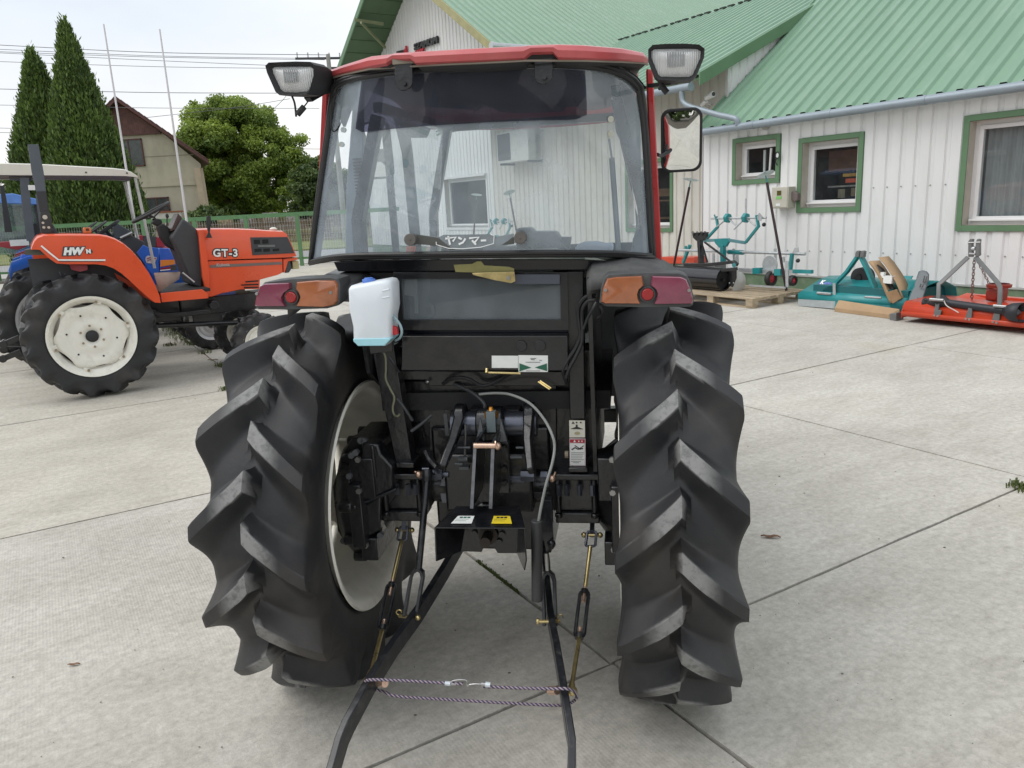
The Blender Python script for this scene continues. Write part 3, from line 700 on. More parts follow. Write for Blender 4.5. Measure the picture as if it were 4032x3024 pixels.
# body frame round the glass
mb = MB(); mb.grid([[off(p, .008, .012) for p in loop]+[off(loop[0], .008, .012)], [off(p, .019, .014) for p in loop]+[off(loop[0], .019, .014)], [off(p, .019, .07) for p in loop]+[off(loop[0], .019, .07)], [off(p, .000, .07) for p in loop]+[off(loop[0], .000, .07)]])
mb.build('rear_window_frame', BLACKG, TR, smooth=50)
# tinted film stuck along the upper part of the glass
def gp(u, v, dy=-.0025):
    fu, fv = u*40, v*16; i, j = min(int(fu), 39), min(int(fv), 15); a, b = fu-i, fv-j
    p = gg[j][i]*(1-a)*(1-b)+gg[j][i+1]*a*(1-b)+gg[j+1][i]*(1-a)*b+gg[j+1][i+1]*a*b
    return (p.x, p.y+dy, p.z)
mb = MB(); rows = []
for j in range(9):
    v = .012+j/8*.288; row = []
    for i in range(25):
        u = .135+i/24*.665; vv = v
        if j >= 6:
            lo = .300-.028*(i/24); cc = min(i, 24-i)
            vv = min(v, lo-.03*max(0, 1-cc/1.6)**2)
        row.append(gp(u, vv, -.004))
    rows.append(row)
FILM = glass_mat('dark_window_film', (.17, .165, .24), .035, 1.35)
nt = FILM.node_tree
mb.grid(rows); mb.build('tinted_film', FILM, RGLASS, smooth=80)
# hinges over the glass
for poly, lab in (([(-0.156,-0.262,1.961), (-0.106,-0.262,1.958), (-0.11,-0.262,1.908), (-0.116,-0.262,1.898), (-0.129,-0.262,1.891), (-0.142,-0.262,1.89), (-0.153,-0.262,1.896), (-0.159,-0.262,1.908)], 0),
                  ([(0.224,-0.262,1.957), (0.274,-0.262,1.953), (0.271,-0.262,1.896), (0.265,-0.262,1.887), (0.254,-0.262,1.88), (0.241,-0.262,1.88), (0.229,-0.262,1.887), (0.223,-0.262,1.901)], 1)):
    o = plate(poly, .010, 'window_hinge', BLACKP, bevel=.0015)
    c = [sum(p[k] for p in poly[3:6])/3 for k in range(3)]; mb = MB(); mb.cyl((c[0]-.003, c[1]+.001, c[2]+.014), (c[0]-.003, c[1]-.010, c[2]+.014), .0065, 8); mb.build('hinge_bolt', BLACKP, o)
    a, b = poly[0], poly[1]; mb = MB(); mb.box(a[0]-.004, b[0]+.004, a[1]-.006, a[1]+.03, a[2]-.004, a[2]+.012); mb.build('hinge_block', mat('grimy_beige_seal', (.25, .22, .18)), o, bevel=.001)
# ---- outer red pillars and the cab side frames
plate([(0.523,0,1.939), (0.542,0,1.935), (0.566,0,1.379), (0.54,0,1.38)], .05, 'cab_pillar', REDPILL, bevel=.004, label='bright red right-hand cab pillar')
plate([(-0.478,0.04,1.978), (-0.462,0.04,1.977), (-0.496,0.04,1.764), (-0.554,0.04,1.488), (-0.557,0.04,1.488), (-0.512,0.04,1.765)], .04, 'cab_pillar', REDPILL, bevel=.002)
for s, x0, x1 in ((-1, -.40, -.315), (1, .525, .455)):
    sd = MB()
    sd.path([(x0, .02, 1.36), (x0*.97+.0, .0, 1.55), (x1-.02*s, .0, 1.86)], .035, .05, (0, 1, 0))
    sd.path([(x0, 1.02, 1.36), (x0*.98, 1.02, 1.55), (x1-.02*s, .98, 1.90)], .035, .045, (0, 1, 0))
    sd.path([(x0, 0, 1.38), (x0, 1.03, 1.36)], .04, .04); sd.path([(x1-.02*s, 0, 1.885), (x1-.02*s, 1.0, 1.905)], .03, .03)
    fr = sd.build('side_frame', BLACKG, TR, bevel=.004)
    g = MB(); g.grid([[(x0, .02, 1.38), (x0, .35, 1.38), (x0, .7, 1.38), (x0, 1.0, 1.38)], [(x1-.02*s, .02, 1.88), (x1-.02*s, .35, 1.885), (x1-.02*s, .7, 1.89), (x1-.02*s, .97, 1.895)]])
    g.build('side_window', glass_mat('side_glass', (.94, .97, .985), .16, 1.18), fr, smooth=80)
# windscreen pillars seen through the cab
mb = MB()
mb.path([(-0.427,0.5,1.868), (-0.424,0.5,1.7), (-0.424,0.5,1.387)], .022, .03, (0, 1, 0)); mb.build('door_pillar', BLACKM, TR, bevel=.003)
mb = MB(); mb.path([(-0.489,0.95,1.964), (-0.473,0.95,1.811), (-0.464,0.95,1.323)], [.06, .042, .040], .035, (0, 1, 0)); mb.build('windscreen_pillar', BLACKM, TR, bevel=.003)
mb = MB(); mb.path([(0.504,1,1.997), (0.52,1,1.312)], .03, .03, (0, 1, 0)); mb.path([(-.33, .98, 1.905), (.50, .98, 1.905)], .05, .03, (0, 0, 1)); mb.path([(-.36, 1.0, 1.37), (.55, 1.0, 1.36)], .05, .05, (0, 0, 1)); mb.build('windscreen_frame', BLACKM, TR, bevel=.003)
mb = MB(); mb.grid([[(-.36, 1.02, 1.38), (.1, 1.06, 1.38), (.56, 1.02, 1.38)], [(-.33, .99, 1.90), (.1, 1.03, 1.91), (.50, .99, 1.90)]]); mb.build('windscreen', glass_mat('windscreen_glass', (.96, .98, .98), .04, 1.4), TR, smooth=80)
# inner pillar trims with vent slots, reflected yard light put into their pale colour
TRIM = mat('trim_reflection_blue', (.20, .245, .29), rough=.55, var=.14, scale=4)
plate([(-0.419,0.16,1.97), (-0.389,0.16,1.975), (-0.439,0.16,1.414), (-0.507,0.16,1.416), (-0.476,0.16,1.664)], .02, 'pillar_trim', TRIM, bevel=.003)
mb = MB()
for k in range(11):
    a, b = (-0.443,0.158,1.744), (-0.415,0.158,1.745); dz = -.0105*k; mb.box(a[0], b[0], .150, .16, a[2]+dz, a[2]+dz+.004)
mb.build('vent_slot', BLACKM, TR)
plate([(0.447,0.12,1.926), (0.492,0.12,1.89), (0.508,0.12,1.78), (0.461,0.12,1.713), (0.431,0.12,1.778), (0.421,0.12,1.874)], .03, 'pillar_trim', mat('grey_green_trim', (.10, .11, .10), rough=.4, var=.2), bevel=.006)
plate([(-0.421,0.12,1.996), (-0.402,0.12,1.989), (-0.412,0.12,1.929), (-0.455,0.12,1.846), (-0.468,0.12,1.886), (-0.478,0.12,1.904), (-0.467,0.12,1.947)], .03, 'pillar_trim', mat('grey_green_trim', (.10, .11, .10)), bevel=.006)
plate([(0.511,0.1,1.534), (0.526,0.1,1.54), (0.535,0.1,1.387), (0.471,0.1,1.389), (0.478,0.1,1.441)], .03, 'pillar_trim', mat('grey_green_trim', (.10, .11, .10)), bevel=.008)
# gas strut
GS = mat('grey_strut', (.22, .23, .24), rough=.35, var=.08)
mb = MB(); mb.cyl((0.419,-0.03,1.693), (0.434,-0.03,1.423), .0085, 12); mb.cyl((0.412,-0.03,1.748), (0.419,-0.03,1.693), .0032, 8); mb.build('gas_strut', GS, TR)
mb = MB()
for c, r in (((0.42,-0.135,1.792), .0085), ((0.42,-0.135,1.753), .0085), ((-0.374,-0.1,1.815), .008), ((-0.384,-0.1,1.774), .008)):
    mb.cyl((c[0], c[1]-.006, c[2]), (c[0], c[1]+.006, c[2]), r, 14, r*.9)
mb.build('window_bolt', mat('pale_bolt', (.55, .54, .46), rough=.35, metal=.4), TR)
# round rubber stops
for c in ((-0.166,-0.2,1.488), (0.158,-0.2,1.48)):
    mb = MB(); mb.cyl((c[0], c[1]-.012, c[2]), (c[0], c[1]+.012, c[2]), .0175, 28); mb.cyl((c[0], c[1]-.014, c[2]), (c[0], c[1]-.012, c[2]), .0035, 10)
    mb.build('rubber_stop', mat('brown_grey_rubber', (.12, .11, .10), rough=.6, var=.2, scale=30), TR, bevel=.002)
# dark plate with white katakana
plate([(-0.151,-0.186,1.502), (-0.089,-0.186,1.49), (-0.07,-0.186,1.497), (0.067,-0.186,1.493), (0.089,-0.186,1.485), (0.137,-0.186,1.492), (0.136,-0.186,1.462), (0.081,-0.186,1.459), (0.04,-0.186,1.45), (-0.054,-0.186,1.453), (-0.091,-0.186,1.466), (-0.153,-0.186,1.474)], .004, 'handle_plate', mat('olive_grey_plate', (.085, .088, .08), rough=.45, var=.2), bevel=.001)
LETW = mat('white_lettering', (.85, .87, .87), rough=.4, var=.03)
LET = MB()
def stroke(pts, w, y=-.190):
    LET.path([(p[0], y, p[2]) for p in pts], w, .0012, (0, 1, 0))
K_ = .0056
stroke([(-0.065,-0.19,1.486), (-0.033,-0.19,1.489), (-0.043,-0.19,1.477)], K_); stroke([(-0.056,-0.19,1.493), (-0.052,-0.19,1.468)], K_)
stroke([(-0.026,-0.19,1.488), (-0.016,-0.19,1.482)], K_); stroke([(-0.026,-0.19,1.468), (-0.013,-0.19,1.473), (-0.005,-0.19,1.484)], K_)
stroke([(0.006,-0.19,1.484), (0.035,-0.19,1.486), (0.022,-0.19,1.472)], K_); stroke([(0.014,-0.19,1.478), (0.025,-0.19,1.465)], K_)
stroke([(0.04,-0.19,1.476), (0.056,-0.19,1.476)], K_)
stroke([(-0.093,-0.19,1.478), (-0.093,-0.19,1.47), (-0.058,-0.19,1.458), (-0.017,-0.19,1.455), (0.038,-0.19,1.457), (0.077,-0.19,1.466), (0.08,-0.19,1.489), (0.07,-0.19,1.492)], .0024)
LET.build('katakana_lettering', LETW, TR, split=False)
# interior things
mb = MB(); st = [(.055+.19*math.cos(t), .62+.19*math.sin(t)*.86, 1.335+.19*math.sin(t)*.50) for t in [2*PI*k/40 for k in range(40)]]
mb.tube(st, .011, 8, closed=True)
for k in range(3): t = PI/2+2*PI/3*k; mb.path([(.055, .62, 1.325), (.055+.18*math.cos(t), .62+.18*math.sin(t)*.86, 1.335+.18*math.sin(t)*.5)], .02, .008)
mb.cyl((.055, .66, 1.27), (.055, .62, 1.335), .03, 12); mb.path([(.055, .64, 1.3), (.06, .86, 1.0)], .05, .05); mb.build('steering_wheel', BLACKM, TR)
DASH = mat('dash_grey', (.06, .065, .075), rough=.55, var=.15)
plate([(0.011,0.78,1.474), (0.066,0.78,1.474), (0.084,0.78,1.454), (0.081,0.78,1.37), (0.004,0.78,1.373)], .12, 'dash_hood', DASH, bevel=.006)
plate([(0.059,0.8,1.458), (0.17,0.8,1.453), (0.186,0.8,1.428), (0.193,0.8,1.364), (0.056,0.8,1.37)], .12, 'dashboard', DASH, bevel=.008)
plate([(0.188,0.8,1.43), (0.234,0.8,1.428), (0.231,0.8,1.413), (0.224,0.8,1.363), (0.188,0.8,1.365)], .06, 'dashboard_end', DASH, bevel=.003)
plate([(-0.497,0.9,1.956), (-0.356,0.9,1.949), (-0.344,0.9,1.933), (-0.353,0.9,1.902), (-0.375,0.9,1.864), (-0.453,0.9,1.869), (-0.482,0.9,1.897)], .03, 'inner_mirror', mat('dark_plastic_blue', (.03, .035, .05), rough=.3), bevel=.004)
plate([(0.279,0.3,1.418), (0.309,0.3,1.429), (0.356,0.3,1.429), (0.388,0.3,1.421), (0.413,0.3,1.422), (0.413,0.3,1.394), (0.283,0.3,1.399)], .12, 'folded_cloth', mat('pale_blue_cloth', (.50, .56, .66), rough=.9, var=.15, scale=10, bump=.5, bscale=20), bevel=.02)
plate([(-0.298,0.2,1.448), (-0.266,0.2,1.447), (-0.268,0.2,1.418), (-0.299,0.2,1.42)], .02, 'orange_tab', mat('orange_plastic', (.75, .12, .03), rough=.5))
mb = MB(); mb.box(-.20, .26, .12, .30, 1.10, 1.42); mb.build('seat_back', mat('seat_vinyl', (.03, .031, .033), rough=.5), TR, bevel=.04)
mb = MB(); mb.box(-.36, .40, -.02, 1.05, .92, .98); mb.box(-.40, .42, 1.0, 1.08, .9, 1.36); mb.build('cab_floor', BLACKM, TR)
# left mirror (seen through the glass) and right mirror
MIRR = bpy.data.materials.new('mirror_glass'); MIRR.use_nodes = True; _b = MIRR.node_tree.nodes['Principled BSDF']; _b.inputs['Metallic'].default_value = 1; _b.inputs['Roughness'].default_value = .015; _b.inputs['Base Color'].default_value = (.86, .88, .88, 1)
def rrect(c, w, h, r, nx_, up, n=5):
    c, ux, uz = V3(c), V3(nx_).normalized(), V3(up).normalized(); out = []
    for qx, qz, a0 in ((1, 1, 0), (-1, 1, PI/2), (-1, -1, PI), (1, -1, 1.5*PI)):
        for k in range(n+1):
            a = a0+PI/2*k/n; out.append(c+ux*(qx*(w/2-r)+r*math.cos(a))+uz*(qz*(h/2-r)+r*math.sin(a)))
    return out
def mirror(c, w, h, yaw, pitch, label):
    rot = Euler((pitch, 0, yaw)).to_matrix(); ux = rot @ Vector((1, 0, 0)); uz = rot @ Vector((0, 0, 1)); nn = rot @ Vector((0, 1, 0))
    mb = MB(); mb.prism(rrect(c, w+.012, h+.012, .03, ux, uz), nn*.022); o = mb.build('wing_mirror', BLACKM, TR, bevel=.003, label=label)
    rim_ = rrect(V3(c), w-.006, h-.006, .025, ux, uz); cc_ = V3(c); mb = MB()
    mb.grid([[cc_+(p-cc_)*f-nn*(.0015+.0045*(1-f*f)) for p in rim_] for f in (1, .88, .74, .6, .45, .3, .15, .002)], True); mb.build('mirror_glass', MIRR, o, smooth=80); return o
c = (0.641,0.25,1.748); a, b = (0.582,0.25,1.752), (0.702,0.25,1.745); t_, q_ = (0.641,0.25,1.841), (0.641,0.25,1.653)
mm = mirror(c, (b[0]-a[0]), t_[2]-q_[2], R(-2), R(8), 'right wing mirror on a bent arm')
mb = MB(); mb.tube([(0.558,0.1,1.701), (0.572,0.18,1.7), (0.598,0.24,1.713), (0.624,0.278,1.738)], .006, 8); mb.cyl((0.625,0.272,1.739), (0.625,0.272,1.675), .007, 8); mb.build('mirror_arm', BLACKM, TR)
c = (-0.577,0.85,1.821); a, b = (-0.634,0.85,1.824), (-0.519,0.85,1.818); t_, q_ = (-0.566,0.85,1.93), (-0.587,0.85,1.708)
mirror(c, b[0]-a[0], t_[2]-q_[2], R(-10), R(3), 'left wing mirror seen through the rear window')
# ---- work lamps on the roof corners
LAMPGL = mat('ribbed_lamp_glass', (.60, .61, .61), rough=.18, var=.12, scale=25, coat=.8)
_n = LAMPGL.node_tree; _tc = _n.nodes.new('ShaderNodeTexCoord'); _w = _n.nodes.new('ShaderNodeTexWave'); _w.inputs['Scale'].default_value = 55; _w.bands_direction = 'X'; _n.links.new(_tc.outputs['Object'], _w.inputs[0])
_bp = _n.nodes.new('ShaderNodeBump'); _bp.inputs['Strength'].default_value = .5; _bp.inputs['Distance'].default_value = .004; _n.links.new(_w.outputs[0], _bp.inputs['Height']); _n.links.new(_bp.outputs[0], _n.nodes['Principled BSDF'].inputs['Normal'])
def work_lamp(outer, lens, push, label, bulb):
    mb = MB(); n_ = len(outer); c = V3([sum(p[k] for p in outer)/n_ for k in range(3)]); push = V3(push)
    o_ = [V3(p) for p in outer]; l_ = [V3(p) for p in lens]
    rows = [l_, [p-push*.12 for p in o_], o_, [c+(p-c)*.98+push*.45 for p in o_], [c+(p-c)*.72+push for p in o_], [c+(p-c)*.15+push*1.05 for p in o_]]
    mb.grid(rows, True); o = mb.build('work_lamp', BLACKM, TR, smooth=40, label=label)
    mb = MB(); lc = V3([sum(p[k] for p in lens)/len(lens) for k in range(3)])
    mb.grid([[p for p in l_], [lc+(p-lc)*.6-push*.12 for p in l_], [lc+(p-lc)*.2-push*.16 for p in l_]], True); mb.add([lc-push*.16]+[lc+(p-lc)*.2-push*.16 for p in l_], [(0, 1+(k+1) % n_, 1+k) for k in range(n_)])
    mb.build('lamp_glass', LAMPGL, o, smooth=60)
    mb = MB(); 
    for k in range(7): mb.box(lc.x-.022+.0065*k, lc.x-.0185+.0065*k, lc.y-push.y*.175, lc.y-push.y*.16, lc.z-.02+.004, lc.z+.02)
    mb.build('bulb_shade', mat('grey_lens_grid', (.26, .27, .275), rough=.25, coat=.6), o)
    return o
work_lamp([(0.521,-0.25,1.946), (0.532,-0.25,1.956), (0.566,-0.25,1.956), (0.613,-0.25,1.953), (0.649,-0.25,1.948), (0.663,-0.25,1.937), (0.662,-0.25,1.916), (0.643,-0.25,1.872), (0.63,-0.25,1.863), (0.591,-0.25,1.865), (0.548,-0.25,1.87), (0.538,-0.25,1.879), (0.521,-0.25,1.925)],
          [(0.53,-0.247,1.943), (0.537,-0.247,1.947), (0.565,-0.247,1.946), (0.614,-0.247,1.943), (0.645,-0.247,1.94), (0.654,-0.247,1.934), (0.653,-0.247,1.917), (0.634,-0.247,1.878), (0.625,-0.247,1.874), (0.592,-0.247,1.876), (0.553,-0.247,1.88), (0.547,-0.247,1.885), (0.53,-0.247,1.926)], (.0, .10, .0), 'right work lamp by the green roof', 0)
work_lamp([(-0.557,-0.17,1.996), (-0.546,-0.17,2.004), (-0.512,-0.17,2.003), (-0.463,-0.17,2.001), (-0.421,-0.17,1.997), (-0.41,-0.17,1.988), (-0.415,-0.17,1.96), (-0.432,-0.17,1.92), (-0.442,-0.17,1.911), (-0.481,-0.17,1.91), (-0.524,-0.17,1.914), (-0.535,-0.17,1.924), (-0.554,-0.17,1.977)],
          [(-0.547,-0.167,1.989), (-0.54,-0.167,1.993), (-0.515,-0.167,1.992), (-0.465,-0.167,1.989), (-0.431,-0.167,1.986), (-0.423,-0.167,1.98), (-0.425,-0.167,1.961), (-0.441,-0.167,1.928), (-0.45,-0.167,1.921), (-0.481,-0.167,1.92), (-0.519,-0.167,1.924), (-0.528,-0.167,1.932), (-0.545,-0.167,1.975)], (.035, .10, .0), 'left work lamp against the sky', 0)
# lamp brackets and loose wires
mb = MB(); mb.path([(0.594,-0.2,1.873), (0.592,-0.18,1.872), (0.533,-0.05,1.884)], .02, .01); mb.path([(-0.47,-0.12,1.915), (-0.471,-0.1,1.907), (-0.452,-0.02,1.94)], .018, .012); mb.build('lamp_bracket', BLACKM, TR)
mb = MB(); mb.tube(interp_path([(0.55,-0.2,1.874), (0.561,-0.2,1.862), (0.552,-0.18,1.859)], 5), .005, 6); mb.cyl((0.556,-0.2,1.864), (0.572,-0.2,1.844), .008, 8)
mb.tube(interp_path([(-0.504,-0.15,1.914), (-0.498,-0.15,1.892), (-0.498,-0.15,1.856)], 5), .0032, 6); mb.tube(interp_path([(-0.463,-0.13,1.901), (-0.469,-0.13,1.894), (-0.473,-0.14,1.885)], 5), .002, 6); mb.cyl((-0.493,-0.15,1.862), (-0.47,-0.15,1.882), .009, 8)
mb.tube(interp_path([(-0.37,-0.1,1.932), (-0.401,-0.1,1.899), (-0.409,-0.1,1.863), (-0.41,-0.1,1.817), (-0.393,-0.1,1.819), (-0.375,-0.1,1.847)], 6), .0025, 6)
mb.build('lamp_wire', BLACKM, TR)
# ---- fenders
for s in (-1, 1):
    prof = [(-.215, 1.335), (-.21, 1.37), (-.18, 1.392), (-.10, 1.405), (.05, 1.415), (.25, 1.40), (.45, 1.33), (.62, 1.16), (.70, .92), (.72, .78)]
    if s < 0: prof = [(y, z-.022) for y, z in prof]
    else: prof = [(y, z-.010) for y, z in prof]
    xi, xo = .345*s, (.60 if s > 0 else .565)*s
    mb = MB(); mb.grid([[(xi, y, z-.02) for y, z in prof], [(xi+.015*s, y, z) for y, z in prof], [(.47*s, y, z+.006) for y, z in prof], [(xo-.05*s, y, z-.012) for y, z in prof], [(xo, y, z-.045) for y, z in prof]])
    f = mb.build('fender', DUSTG if s > 0 else mat('dark_fender', (.05, .052, .055), rough=.4, var=.3, coat=.3), TR, solid=.006, smooth=60)
    mb = MB(); mb.prism([(xi, -.15, 1.08), (xi, -.20, 1.36), (xi, .30, 1.37), (xi, .68, .9), (xi, .70, .62), (xi, .30, .80)] if s < 0 else [(xi, -.12, .74), (xi, -.17, 1.0), (xi, -.20, 1.36), (xi, .30, 1.37), (xi, .68, .9), (xi, .70, .62), (xi, -.02, .70)], (.012*s, 0, 0)); mb.build('fender_side', BLACKP, f)
# ---- tail lamps
def tail_lamp(outer, red, amber, cc, screws, label, s):
    mb = MB(); n_ = len(outer); o_ = [V3(p) for p in outer]; c = sum(o_, Vector())/n_
    back = [Vector((p.x*.98+c.x*.02, p.y+.10, p.z*.9+c.z*.1+.004)) for p in o_]
    inner = [c+(p-c)*.97+Vector((0, -.004, 0)) for p in o_]
    mb.grid([inner, o_, [p+Vector((0, .02, 0)) for p in o_], back], True)
    vs = inner; mb.add([c+Vector((0, -.004, 0))]+vs, [(0, 1+k, 1+(k+1) % n_) for k in range(n_)])
    h = mb.build('tail_lamp', DUSTG, TR, smooth=35, label=label)
    for poly, nm, m_ in ((red, 'red_lens', lens_mat('purple_red_lens', (.23, .045, .085), .12, .22, 90)), (amber, 'amber_lens', lens_mat('amber_lens', (.38, .125, .05), .12, .22, 90))):  # red lens colour carries a pinkish-grey cast for its reflections
        q = [V3(p) for p in poly]; cc_ = sum(q, Vector())/len(q); mb = MB(); k = len(q)
        r0 = [p+Vector((0, -.004, 0)) for p in q]; r1 = [cc_+(p-cc_)*.985+Vector((0, -.014, 0)) for p in q]; r2 = [cc_+(p-cc_)*.93+Vector((0, -.018, 0)) for p in q]
        mb.grid([r0, r1, r2], True); mb.add([cc_+Vector((0, -.019, 0))]+r2, [(0, 1+i, 1+(i+1) % k) for i in range(k)]); mb.build(nm, m_, h, smooth=50)
    mb = MB(); c0 = V3(cc); mb.lathe([(-.020, 0.0001), (-.020, .014), (-.017, .0165), (-.004, .0168)], c0, 'y', 28); mb.build('round_reflector', lens_mat('bright_red_reflector', (.62, .008, .012), .15, .8, 500), h)
    mb = MB(); mb.lathe([(-.004, .0172), (-.013, .0175), (-.013, .021), (-.004, .0225)], c0, 'y', 28); mb.build('reflector_bezel', DUSTG, h)
    mb = MB()
    for p in screws: mb.cyl((p[0], p[1]-.022, p[2]), (p[0], p[1]-.016, p[2]), .0045, 10)
    mb.build('lens_screw', STEEL, h)
tail_lamp([(0.382,-0.305,1.3), (0.387,-0.305,1.339), (0.395,-0.305,1.367), (0.406,-0.305,1.376), (0.502,-0.305,1.378), (0.6,-0.305,1.373), (0.618,-0.305,1.365), (0.628,-0.305,1.343), (0.636,-0.305,1.299), (0.633,-0.305,1.286), (0.625,-0.305,1.281), (0.508,-0.305,1.283), (0.398,-0.305,1.289)],
          [(0.524,-0.305,1.369), (0.6,-0.305,1.364), (0.615,-0.305,1.357), (0.627,-0.305,1.328), (0.633,-0.305,1.3), (0.63,-0.305,1.29), (0.528,-0.305,1.292), (0.534,-0.305,1.303), (0.538,-0.305,1.32), (0.533,-0.305,1.334), (0.521,-0.305,1.344)],
          [(0.405,-0.305,1.366), (0.426,-0.305,1.369), (0.498,-0.305,1.37), (0.503,-0.305,1.345), (0.491,-0.305,1.335), (0.486,-0.305,1.321), (0.488,-0.305,1.306), (0.494,-0.305,1.294), (0.395,-0.305,1.298), (0.387,-0.305,1.303), (0.393,-0.305,1.342)], (0.512,-0.305,1.32), [(0.4,-0.305,1.336), (0.621,-0.305,1.328)], 'right tail lamp, amber on the inside', 1)
tail_lamp([(-0.634,-0.28,1.315), (-0.625,-0.28,1.343), (-0.61,-0.28,1.374), (-0.595,-0.28,1.387), (-0.51,-0.28,1.394), (-0.387,-0.28,1.394), (-0.369,-0.28,1.389), (-0.365,-0.28,1.374), (-0.371,-0.28,1.323), (-0.381,-0.28,1.311), (-0.411,-0.28,1.304), (-0.533,-0.28,1.304), (-0.626,-0.28,1.308)],
          [(-0.629,-0.28,1.321), (-0.618,-0.28,1.353), (-0.605,-0.28,1.378), (-0.59,-0.28,1.384), (-0.512,-0.28,1.384), (-0.513,-0.28,1.367), (-0.53,-0.28,1.357), (-0.541,-0.28,1.343), (-0.54,-0.28,1.328), (-0.533,-0.28,1.315), (-0.616,-0.28,1.317)],
          [(-0.491,-0.28,1.385), (-0.43,-0.28,1.388), (-0.376,-0.28,1.385), (-0.369,-0.28,1.374), (-0.375,-0.28,1.326), (-0.384,-0.28,1.315), (-0.414,-0.28,1.309), (-0.501,-0.28,1.314), (-0.491,-0.28,1.328), (-0.485,-0.28,1.341), (-0.488,-0.28,1.355), (-0.496,-0.28,1.367)], (-0.513,-0.28,1.342), [(-0.388,-0.28,1.352), (-0.615,-0.28,1.356)], 'left tail lamp, amber on the inside', -1)
# ---- sill under the window, columns, lower window
plate([(-0.449,-0.1,1.426), (-0.318,-0.13,1.429), (-0.024,-0.15,1.422), (0.319,-0.13,1.407), (0.48,-0.1,1.39), (0.483,-0.1,1.374), (0.317,-0.12,1.374), (-0.251,-0.12,1.39), (-0.437,-0.1,1.396)], .08, 'window_sill', BLACKG, bevel=.003)
plate([(-0.451,-0.05,1.395), (-0.249,-0.05,1.388), (-0.251,-0.05,1.362), (-0.291,-0.05,1.348), (-0.445,-0.05,1.354)], .3, 'cab_shoulder', BLACKG, bevel=.008)
plate([(0.234,-0.05,1.379), (0.446,-0.05,1.371), (0.446,-0.05,1.34), (0.297,-0.05,1.34), (0.233,-0.05,1.347)], .3, 'cab_shoulder', BLACKG, bevel=.008)
COLP = [(0.28,-0.11,1.371), (0.33,-0.11,1.37), (0.323,-0.11,0.911), (0.275,-0.11,0.911)]
plate(COLP, .06, 'rear_column', BLACKP, bevel=.003)
plate([(0.267,-0.115,1.383), (0.342,-0.115,1.38), (0.342,-0.115,1.37), (0.27,-0.115,1.376)], .05, 'column_cap', BLACKG, bevel=.003)
plate([(-0.35,-0.11,1.162), (-0.274,-0.11,1.16), (-0.245,-0.11,0.767), (-0.301,-0.11,0.767)], .06, 'rear_column', BLACKP, bevel=.003)
plate([(-0.295,-0.13,0.774), (-0.235,-0.13,0.774), (-0.234,-0.13,0.756), (-0.294,-0.13,0.756)], .09, 'column_foot', BLACKP, bevel=.003)
plate([(0.266,-0.13,0.757), (0.328,-0.13,0.757), (0.328,-0.13,0.742), (0.266,-0.13,0.742)], .09, 'column_foot', BLACKP, bevel=.003)
fr = MB()
for p in ([(-0.252,-0.12,1.389), (0.284,-0.12,1.369), (0.283,-0.12,1.35), (-0.253,-0.12,1.369)], [(-0.253,-0.12,1.369), (-0.232,-0.12,1.368), (-0.234,-0.12,1.239), (-0.264,-0.12,1.24)], [(0.261,-0.12,1.351), (0.283,-0.12,1.35), (0.282,-0.12,1.225), (0.258,-0.12,1.225)], [(-0.264,-0.12,1.241), (0.282,-0.12,1.226), (0.281,-0.12,1.195), (-0.264,-0.12,1.209)]): fr.prism(p, (0, .03, 0))
LW = fr.build('lower_window', BLACKP, TR, bevel=.002)
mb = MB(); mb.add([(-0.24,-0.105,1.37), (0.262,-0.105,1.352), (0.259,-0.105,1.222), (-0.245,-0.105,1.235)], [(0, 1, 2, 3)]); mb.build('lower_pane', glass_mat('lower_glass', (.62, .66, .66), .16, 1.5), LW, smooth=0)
mb = MB(); mb.box(-.25, .33, .02, .035, 1.16, 1.42); mb.build('seat_base_panel', mat('grey_green_panel', (.07, .078, .075), rough=.7, var=.2), TR)
plate([(-0.254,0,1.355), (-0.211,0,1.353), (-0.216,0,1.242), (-0.229,0,1.242), (-0.226,0,1.298), (-0.259,0,1.303)], .006, 'seat_bracket', mat('pale_grey_paint', (.35, .35, .33), rough=.5, var=.1))
plate([(0.125,-0.13,1.37), (0.262,-0.13,1.365), (0.261,-0.13,1.335), (0.123,-0.13,1.34)], .004, 'striker_plate', mat('blue_grey_sheet', (.09, .10, .13), rough=.4, var=.1))
plate([(-0.243,-0.1,1.205), (0.276,-0.1,1.192), (0.275,-0.1,1.172), (-0.248,-0.1,1.184)], .02, 'panel_recess', mat('blue_black_reflection', (.008, .009, .02), rough=.2), bevel=0)  # navy colour stands in for the blue-black reflection on this band
plate([(-0.231,-0.155,1.195), (0.28,-0.155,1.184), (0.281,-0.155,1.076), (-0.243,-0.155,1.086)], .05, 'rear_panel', BLACKP, bevel=.003)
for c in ((0.14,-0.157,1.156), (0.197,-0.157,1.155)):
    mb = MB(); mb.cyl((c[0], c[1]-.004, c[2]), (c[0], c[1]+.004, c[2]), .0165, 26); mb.build('panel_plug', BLACKM, TR, bevel=.0015)
def sticker(poly, m, name, y=None): return plate(poly, .0008, name, m, bevel=0)
sticker([(0.047,-0.1562,1.128), (0.128,-0.1562,1.126), (0.126,-0.1562,1.088), (0.045,-0.1562,1.09)], WHITEP, 'blank_label')
lb = sticker([(0.129,-0.1562,1.128), (0.219,-0.1562,1.125), (0.217,-0.1562,1.074), (0.127,-0.1562,1.076)], WHITEP, 'type_plate')
mb = MB(); mb.prism([(0.131,-0.157,1.103), (0.13,-0.157,1.078), (0.167,-0.157,1.089)], (0, -.0004, 0)); mb.prism([(0.215,-0.157,1.101), (0.215,-0.157,1.077), (0.178,-0.157,1.089)], (0, -.0004, 0)); mb.build('green_print', GREENINK, lb, smooth=0)
mb = MB()
